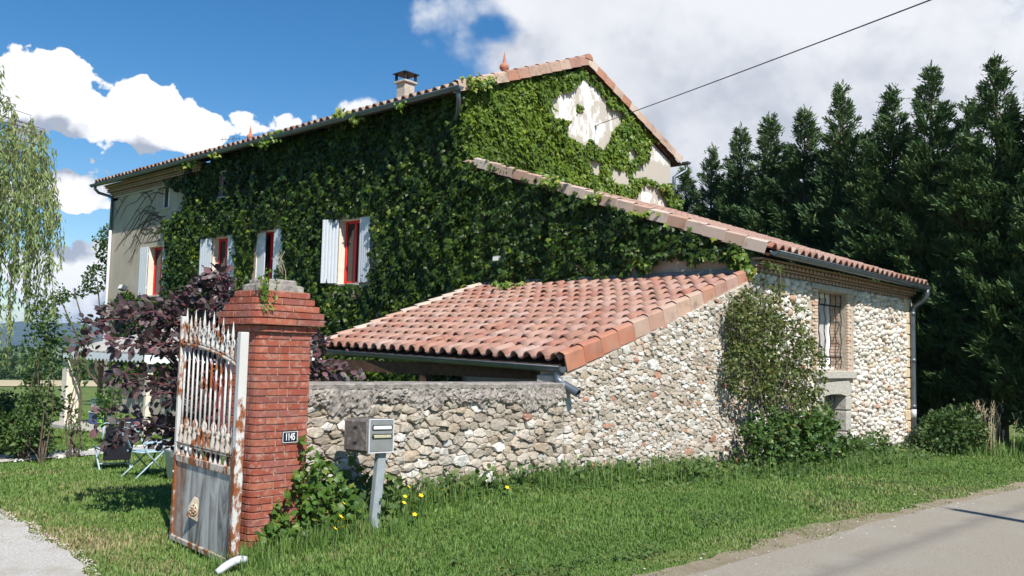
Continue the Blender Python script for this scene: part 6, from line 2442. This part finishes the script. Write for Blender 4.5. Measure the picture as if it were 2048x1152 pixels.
gm = MB().lathe([(0.0, 0), (0.07, 0.0), (0.075, 0.03), (0.075, 0.26), (0.03, 0.34), (0.028, 0.38), (0.0, 0.38)], (0, 0, 0), 10)
link('bottle', gm.mesh('bottle', M['green_plastic']), bt)
link('bottle_cap', MB().lathe([(0.033, 0.37), (0.033, 0.41), (0, 0.41)], (0, 0, 0), 8).mesh('bottle_cap', M['white']), bt)

# ------------------------------------------------------------------ garden seats
ch1 = at_az(66.2, 14.3)
chair = thing('garden_chair', 'dark fabric garden chair with pale blue metal legs on the lawn', 'chair', ch1, R(66.2 - 90 + 12))
s_ = 0.80
link('seat', MB().box((-0.24 * s_, -0.20, 0.26), (0.24 * s_, 0.22, 0.30), bev=0.012).mesh('seat', M['fabric']), chair)
bk = Matrix.Rotation(R(12), 4, 'X')
link('backrest', MB().box((-0.235 * s_, -0.26, 0.20), (0.235 * s_, -0.235, 0.70), bk, bev=0.008).mesh('backrest', M['fabric']), chair)
fm = MB()
for sx in (-0.26 * s_, 0.26 * s_):
    fm.tube([(sx, -0.24, 0.30), (sx, -0.34, 0.52), (sx, -0.37, 0.68)], 0.014, 6)
    fm.tube([(sx, -0.24, 0.30), (sx, 0.20, 0.30)], 0.012, 6)
fm.tube([(-0.26 * s_, -0.37, 0.68), (0.26 * s_, -0.37, 0.68)], 0.012, 6)
link('frame', fm.mesh('frame', M['skymetal']), chair)
for sx in (-0.26 * s_, 0.26 * s_):
    for (a, b) in (((sx, 0.20, 0.30), (sx, -0.24, 0.0)), ((sx, -0.24, 0.30), (sx, 0.22, 0.0))):
        link('leg', MB().tube([a, b], 0.013, 6).mesh('leg', M['skymetal']), chair)
link('stretcher', MB().tube([(-0.26 * s_, -0.12, 0.08), (0.26 * s_, -0.12, 0.08)], 0.011, 6).mesh('stretcher', M['skymetal']), chair)
ch2 = at_az(64.4, 12.9)
c2 = thing('folding_chair', 'pale blue metal folding chair standing beside the dark garden chair', 'chair', ch2, R(64.4 - 90 - 60))
link('seat', MB().box((-0.18, -0.17, 0.335), (0.18, 0.19, 0.36), bev=0.008).mesh('seat', M['skymetal']), c2)
for (q, w) in ((0.55, 0.09), (0.66, 0.05)):
    link('back_slat', MB().box((-0.18, -0.235 - (q - 0.5) * 0.2, q), (0.18, -0.225 - (q - 0.5) * 0.2, q + w)).mesh('back_slat', M['skymetal']), c2)
for sx in (-0.19, 0.19):
    link('leg', MB().tube([(sx, 0.24, 0.0), (sx, -0.1, 0.36), (sx, -0.28, 0.74)], 0.011, 6).mesh('leg', M['skymetal']), c2)
    link('leg', MB().tube([(sx * 0.9, -0.24, 0.0), (sx * 0.9, 0.16, 0.345)], 0.011, 6).mesh('leg', M['skymetal']), c2)
tb_ = at_az(63.3, 13.2)
t = thing('garden_table', 'small round garden table with thin dark legs beside the folding chair', 'table', tb_)
link('tabletop', MB().lathe([(0.0, 0.42), (0.30, 0.42), (0.31, 0.435), (0.30, 0.45), (0.0, 0.45)], (0, 0, 0), 18).mesh('tabletop', M['skymetal']), t)
for k in range(3):
    a = 2 * math.pi * k / 3 + 0.4
    link('leg', MB().tube([(0.08 * math.cos(a), 0.08 * math.sin(a), 0.42), (0.24 * math.cos(a), 0.24 * math.sin(a), 0.0)], 0.011, 6).mesh('leg', M['iron']), t)
pt_ = at_az(62.3, 12.5)
t = thing('planter', 'tall tapered white planter standing under the smoke bush', 'planter', pt_)
link('tub', MB().lathe([(0.0, 0.02), (0.17, 0.0), (0.24, 0.38), (0.26, 0.40), (0.26, 0.44), (0.22, 0.44), (0.21, 0.38), (0, 0.38)], (0, 0, 0), 16).mesh('tub', M['pvc']), t)
link('soil', MB().lathe([(0.0, 0.40), (0.215, 0.39)], (0, 0, 0), 16).mesh('soil', M['wood']), t)

# pale stones edging the garden path
sm_list = []
for k in range(4):
    bm0 = bmesh.new()
    bmesh.ops.create_icosphere(bm0, subdivisions=2, radius=0.1)
    for v in bm0.verts:
        n_ = 1 + 0.22 * math.sin(v.co.x * 31 + k) * math.cos(v.co.y * 27 + 2 * k) + 0.1 * math.sin(v.co.z * 50 + k)
        v.co = Vector((v.co.x * 1.25 * n_, v.co.y * n_, v.co.z * 0.62 * n_))
    me = bpy.data.meshes.new('edging_stone')
    bm0.to_mesh(me)
    bm0.free()
    me.materials.append(M['stone_white'])
    at = me.attributes.new('rnd', 'FLOAT', 'POINT')
    at.data.foreach_set('value', np.full(len(me.vertices), 0.3 + 0.05 * k, dtype=np.float32))
    sm_list.append(me)
for k in range(34):
    u = k / 33
    x = 3.4 + 5.2 * u + random.gauss(0, 0.05)
    y = 14.9 + 1.9 * (x - 3.6) / 8.4 + (0.50 if k % 5 else -0.45) + random.gauss(0, 0.05)
    o = link('edging_stone', random.choice(sm_list), None, (x, y, hz1(x, y) + 0.02))
    o.rotation_euler = (0, 0, random.uniform(0, 6.28))
    s = random.uniform(0.45, 1.15)
    o.scale = (s, s, s)
    tag(o, 'pale rounded stone edging the garden path', 'stone', 'stones edging the garden path')

# ------------------------------------------------------------------ grass
def grass_ok(x, y):
    ok = (y > road_edge(x) + 0.20 + 0.14 * nz1(x, 1.1, 3) + 0.07 * nz1(x, 5.0, 4)) & ~((x > 4.62) & (y > 7.08) & (x < 22.0) & (np.arctan2(y, x) < R(56.5)))
    de_ = np.where((y > 3.4) & (y < 13.0), drive_edge(y), -99)
    ok &= x > de_ + 0.02
    ok &= np.abs(y - (14.9 + 1.9 * (x - 3.6) / 8.4)) > 0.40
    ok &= ~((x > 4.10) & (x < 4.62) & (y > 6.6) & (y < 7.12))
    return ok


def blades(name, x, y, hgt, wid, seed, rnd, lean=0.5, label=None):
    rg = np.random.default_rng(seed)
    n = len(x)
    z = hz(x, y)
    a = rg.uniform(0, 2 * np.pi, n)
    d = np.stack([np.cos(a), np.sin(a)], 1)
    w = np.stack([-d[:, 1], d[:, 0]], 1)
    ln = hgt * lean * rg.uniform(0.1, 1.2, n)
    V = np.zeros((n, 5, 3))
    b = np.stack([x, y], 1)
    V[:, 0, :2] = b - w * wid[:, None] / 2
    V[:, 1, :2] = b + w * wid[:, None] / 2
    V[:, 0, 2] = V[:, 1, 2] = z - 0.01
    m = b + d * (ln * 0.35)[:, None]
    V[:, 2, :2] = m + w * wid[:, None] * 0.38
    V[:, 3, :2] = m - w * wid[:, None] * 0.38
    V[:, 2, 2] = V[:, 3, 2] = z + hgt * 0.6
    V[:, 4, :2] = b + d * ln[:, None]
    V[:, 4, 2] = z + hgt * rg.uniform(0.8, 1.0, n)
    base = (np.arange(n) * 5)[:, None, None]
    F = np.array([(0, 1, 2), (0, 2, 3), (3, 2, 4)])[None] + base
    o = link(name, mesh_np(name, V.reshape(-1, 3), F.reshape(-1, 3), M['grass'], rnd=np.repeat(rnd, 5)))
    return tag(o, kind='stuff')


rg = np.random.default_rng(401)
N = 420000
D = np.exp(rg.uniform(np.log(5.0), np.log(36), N))
A_ = np.radians(rg.uniform(3, 82, N))
gx, gy = D * np.cos(A_), D * np.sin(A_)
k = grass_ok(gx, gy)
gx, gy, D = gx[k], gy[k], D[k]
q = np.stack([gx, gy, gx * 0], 1)
pn = vnoise(q, 0.9, 11)
pn2 = vnoise(q, 2.7, 12)
hg = 0.024 + 0.012 * np.clip(pn, -1, 1) + rg.uniform(0, 0.030, len(gx)) + 0.014 * np.clip(pn2, 0, 1)
edge_ = np.clip((gy - road_edge(gx) - 0.15) / 0.9, 0, 1)
hg *= 0.45 + 0.55 * edge_
hg *= np.where(gy > 7.3, 0.8, 1.0)
wallside = np.clip((gy - 6.0) / 1.0, 0, 1) * (gx > 4.5) * (gy < 7.3)
hg = hg * (1 + 0.7 * wallside * (0.5 + 0.5 * pn2))
dry = np.clip(0.38 + 0.27 * pn + 0.16 * pn2 + (1 - edge_) * 0.26 + np.where((gy > 7.3) & (gx < 5), 0.13, 0) + 0.35 * np.exp(-((gx - 3.2) / 0.35) ** 2) * (gy < 10) + rg.normal(0, 0.16, len(gx)) - 0.2 * wallside, 0, 1)
blades('grass', gx, gy, hg, 0.0045 + 0.00075 * D, 5, dry, 0.75)
# loose pale pebbles over the driveway, thinning out into the lawn, and grit along the road
rg = np.random.default_rng(409)
pe_x, pe_y, pe_s = [], [], []
n = 9000
yy = rg.uniform(4.3, 10.8, n)
xx = drive_edge(yy) + 0.10 - np.abs(rg.normal(0, 0.7, n))
pe_x.append(xx); pe_y.append(yy); pe_s.append(rg.uniform(0.004, 0.014, n))
n = 350
xx = rg.uniform(4.5, 20, n)
yy = road_edge(xx) + rg.normal(0.05, 0.22, n)
pe_x.append(xx); pe_y.append(yy); pe_s.append(rg.uniform(0.005, 0.016, n))
xx, yy, ss = map(np.concatenate, (pe_x, pe_y, pe_s))
oct_v = np.array([(1, 0, 0), (-1, 0, 0), (0, 1, 0), (0, -1, 0), (0, 0, 0.7), (0, 0, -0.3)])
oct_f = np.array([(0, 2, 4), (2, 1, 4), (1, 3, 4), (3, 0, 4)])
n = len(xx)
a_ = rg.uniform(0, 6.28, n)
vv = oct_v[None] * ss[:, None, None] * rg.uniform(0.6, 1.3, (n, 6, 1))
vx = vv[..., 0] * np.cos(a_)[:, None] - vv[..., 1] * np.sin(a_)[:, None]
vy = vv[..., 0] * np.sin(a_)[:, None] + vv[..., 1] * np.cos(a_)[:, None]
V = np.stack([xx[:, None] + vx, yy[:, None] + vy, hz(xx, yy)[:, None] + 0.022 + vv[..., 2]], 2).reshape(-1, 3)
F = (oct_f[None] + (np.arange(n) * 6)[:, None, None]).reshape(-1, 3)
tag(link('pebbles', mesh_np('pebbles', V, F, M['stone_mix'], rnd=np.repeat(rg.random(n), 6))), kind='stuff')
# thin tufts straying onto the dirt and the gravel
N = 9000
tx = rg.uniform(3.2, 22, N)
ty = road_edge(tx) + rg.uniform(-0.05, 0.5, N)
k = vnoise(np.stack([tx, ty, tx * 0], 1), 4.0, 31) > 0.35
tx, ty = tx[k], ty[k]
blades('grass', tx, ty, rg.uniform(0.015, 0.055, len(tx)), np.full(len(tx), 0.008), 7, np.clip(rg.normal(0.62, 0.2, len(tx)), 0, 1), 1.0)
N = 30000
ty = rg.uniform(4.6, 10.8, N)
tx = drive_edge(ty) - np.abs(rg.normal(0, 0.60, N))
k = vnoise(np.stack([tx, ty, tx * 0], 1), 2.4, 33) > 0.12 + 0.5 * (drive_edge(ty) - tx)
tx, ty = tx[k], ty[k]
blades('grass', tx, ty, rg.uniform(0.012, 0.05, len(tx)), np.full(len(tx), 0.008), 8, np.clip(rg.normal(0.6, 0.2, len(tx)), 0, 1), 1.0)
# long grass and weeds along walls, pillar, gate and post
tx, ty, th = [], [], []
for (cx_, cy_, sx, sy, n, h) in ((4.6, 6.35, 0.35, 0.12, 900, 0.20), (5.25, 6.55, 0.35, 0.25, 1500, 0.24), (6.3, 6.85, 0.5, 0.16, 1100, 0.22), (7.6, 6.92, 0.7, 0.14, 1300, 0.22), (9.3, 6.9, 0.8, 0.14, 1300, 0.26), (11.2, 6.85, 0.9, 0.16, 1500, 0.30), (13.0, 6.5, 0.9, 0.3, 1500, 0.28), (15.4, 6.2, 1.2, 0.35, 1600, 0.26), (18.6, 6.55, 1.4, 0.3, 1500, 0.26), (22.8, 6.0, 0.7, 0.5, 1200, 0.40),
                                 (3.75, 6.15, 0.16, 0.16, 420, 0.17), (3.9, 6.35, 0.18, 0.14, 350, 0.16), (4.3, 6.42, 0.22, 0.10, 500, 0.15), (3.92, 7.0, 0.10, 0.4, 300, 0.10), (24.5, 5.4, 1.6, 0.5, 2000, 0.30), (26, 7.5, 1.2, 1.2, 1200, 0.35)):
    tx.append(rg.normal(cx_, sx, n))
    ty.append(np.minimum(rg.normal(cy_, sy, n), 7.06 if 4.62 < cx_ < 22 else 99))
    th.append(np.abs(rg.normal(h * 0.62, h * 0.32, n)) + 0.02)
tx, ty, th = map(np.concatenate, (tx, ty, th))
k = ~((tx > 4.09) & (tx < 4.62) & (ty > 6.59)) & ((vnoise(np.stack([tx, ty, tx * 0], 1), 3.1, 61) > -0.25) | (tx < 4.6))
tx, ty, th = tx[k], ty[k], th[k]
blades('long_grass', tx, ty, th, 0.0045 + 0.0004 * tx, 9, np.clip(rg.normal(0.36, 0.2, len(tx)), 0, 1), 0.6)
# leafy weeds low along the wall foot
P_ = []
for (cx_, cy_, sx, sy, n) in ((5.1, 6.7, 0.4, 0.2, 260), (6.6, 6.9, 0.7, 0.12, 300), (9.0, 6.9, 1.0, 0.12, 500), (11.6, 6.75, 0.9, 0.2, 900), (13.6, 6.2, 0.9, 0.25, 700), (17.2, 6.3, 1.5, 0.3, 1300), (20.0, 6.6, 0.8, 0.25, 700)):
    x = rg.normal(cx_, sx, n)
    y = np.minimum(rg.normal(cy_, sy, n), 7.04)
    P_.append(np.stack([x, y, hz(x, y) + np.abs(rg.normal(0.08, 0.08, n))], 1))
P_ = np.concatenate(P_)
n = len(P_)
tag(link('weeds', leaf_mesh('weeds', M['weed'], P_, rg.normal(0, 1, (n, 3)) + np.array([0, -0.2, 0.3]), unit(np.array([-0.2, -0.5, 0.9]) + rg.normal(0, 0.4, (n, 3))), rg.uniform(0.04, 0.085, n), OVAL_V, OVAL_F, rg.random(n))), kind='stuff')

# clover and plantain patches in the mown verge
n = 26000
x = rg.uniform(4.2, 21, n)
y = rg.uniform(3.8, 7.0, n)
q = np.stack([x, y, x * 0], 1)
k = (vnoise(q, 2.1, 71) + 0.5 * vnoise(q, 6.0, 72) > 0.62) & grass_ok(x, y)
x, y = x[k], y[k]
n = len(x)
P_ = np.stack([x, y, hz(x, y) + rg.uniform(0.02, 0.06, n)], 1)
tag(link('clover', leaf_mesh('clover', M['weed'], P_, rg.normal(0, 1, (n, 3)) * np.array([1, 1, 0.3]), unit(np.array([-0.1, -0.25, 1.0]) + rg.normal(0, 0.25, (n, 3))), rg.uniform(0.022, 0.05, n), OVAL_V, OVAL_F, rg.random(n))), kind='stuff')

# dry seed stalks beside the far shrub
dr = thing('dry_weed', 'tuft of pale dry seed stalks at the right of the far shrub', 'weed', (22.9, 5.75, -0.4))
mb = MB()
for k in range(46):
    x, y = 22.9 + random.gauss(0, 0.30), 5.75 + random.gauss(0, 0.25)
    h = random.uniform(0.5, 1.25)
    lx = random.gauss(0.05, 0.22)
    mb.tube([(x, y, -0.4), (x + lx * 0.4, y, -0.4 + h * 0.6), (x + lx, y + random.gauss(0, 0.1), -0.4 + h)], [0.009, 0.007, 0.004], 4, False)
    for q in range(4):
        zz = -0.4 + h * (0.8 + 0.06 * q)
        mb.tube([(x + lx * (0.8 + 0.06 * q), y, zz), (x + lx + random.gauss(0, 0.08), y + random.gauss(0, 0.05), zz + 0.10)], [0.012, 0.003], 4, False)
wb(mb, 'stalk', m_plain('dry_stalk', (0.42, 0.34, 0.22), 0.9, 0.2, 20), dr)

# yellow flowers in the long grass
fmesh = []
pet = MB()
for k in range(5):
    a = 2 * math.pi * k / 5
    c, s = math.cos(a), math.sin(a)
    pet.add([(0, 0, 0), (0.012 * c - 0.008 * s, 0.012 * s + 0.008 * c, 0.004), (0.024 * c, 0.024 * s, 0.006), (0.012 * c + 0.008 * s, 0.012 * s - 0.008 * c, 0.004)], [(0, 1, 2, 3)])
pme = pet.mesh('petals', M['yellow'])
smesh = MB().tube([(0, 0, -0.25), (0.01, 0, -0.1), (0, 0, 0)], 0.0025, 4).mesh('flower_stalk', M['weed'])
FL = [(4.02, 6.22, 0.17), (4.04, 6.24, 0.13), (4.75, 6.25, 0.22), (4.80, 6.27, 0.18), (4.74, 6.2, 0.14), (4.62, 6.15, 0.16), (4.9, 6.4, 0.27), (5.55, 6.35, 0.22), (5.65, 6.45, 0.24), (5.72, 6.4, 0.16), (5.9, 6.5, 0.21), (5.6, 6.25, 0.13), (6.1, 6.55, 0.18), (6.3, 6.6, 0.2), (7.2, 6.55, 0.16), (5.78, 6.55, 0.29), (4.7, 6.22, 0.19), (3.85, 6.05, 0.12)]
for k, (x, y, h) in enumerate(FL):
    t = thing('yellow_flower', 'small yellow flower in the long grass between gate and wall', 'flower', (x, y, hz1(x, y) + h), random.uniform(0, 6), 'yellow flowers in the long grass')
    p = link('petals', pme, t)
    p.rotation_euler = (R(35), R(random.uniform(-20, 20)), 0)
    sc_ = random.uniform(0.9, 1.35)
    p.scale = (sc_, sc_, sc_)
    link('stalk', smesh, t)

# weeds rooted on the pillar cap
wd = thing('pillar_weed', 'small pale weed with upright shoots rooted in the pillar cap', 'weed', (4.11, 6.56, 2.02))
mb = MB()
LP, LT = [], []
for k in range(7):
    x, y = 4.10 + random.gauss(0, 0.025), 6.545 + random.gauss(0, 0.015)
    h = random.uniform(0.12, 0.30)
    e = (x + random.gauss(0, 0.02), y + random.gauss(0, 0.015), 2.05 + h)
    mb.tube([(x, y + 0.02, 2.0), (x, y, 2.06), e], 0.003, 4)
    for q in range(16):
        t_ = random.random()
        LP.append((x + (e[0] - x) * t_, y + (e[1] - y) * t_, 2.04 + h * t_))
        LT.append((random.gauss(0, 0.5), random.gauss(-0.1, 0.5), 0.6))
for q in range(16):
    LP.append((4.10 + random.gauss(0, 0.03), 6.525 + random.gauss(0, 0.01), 2.0 + random.gauss(0, 0.03)))
    LT.append((random.gauss(0, 0.5), -0.4, -0.5))
wb(mb, 'stem', M['weed'], wd)
n = len(LP)
wlink('foliage', leaf_mesh('weed_leaves', M['ivy_light'], np.array(LP), np.array(LT), unit(np.array([-0.3, -0.7, 0.4]) + rg.normal(0, 0.4, (n, 3))), rg.uniform(0.025, 0.05, n), SMALL_V, SMALL_F, rg.random(n), 0.8), wd)
d2 = thing('pillar_weed', 'thin dry branching stalk standing on the pillar top', 'weed', (4.50, 6.85, 2.25))
mb = MB()
mb.tube([(4.50, 6.85, 2.2), (4.49, 6.85, 2.35), (4.43, 6.86, 2.50)], 0.003, 4)
for k in range(7):
    t_ = 0.4 + 0.08 * k
    b = Vector((4.50, 6.85, 2.2)).lerp(Vector((4.43, 6.86, 2.5)), t_)
    mb.tube([b, b + Vector((random.gauss(-0.04, 0.04), 0, 0.07))], 0.002, 3)
wb(mb, 'stalk', m_plain('straw_stalk', (0.45, 0.38, 0.25), 0.9), d2)

# ------------------------------------------------------------------ air: far hills fade to blue
hzm = bpy.data.materials.new('haze_air')
hzm.use_nodes = True
hzm.node_tree.nodes.clear()
ho = hzm.node_tree.nodes.new('ShaderNodeOutputMaterial')
hv_ = hzm.node_tree.nodes.new('ShaderNodeVolumePrincipled')
hv_.inputs['Color'].default_value = (0.50, 0.70, 1.0, 1)
hv_.inputs['Density'].default_value = 0.00011
hzm.node_tree.links.new(hv_.outputs[0], ho.inputs['Volume'])
tag(link('haze', MB().box((-9300, -9300, -14), (9300, 9300, 190)).mesh('haze', hzm)), kind='stuff')
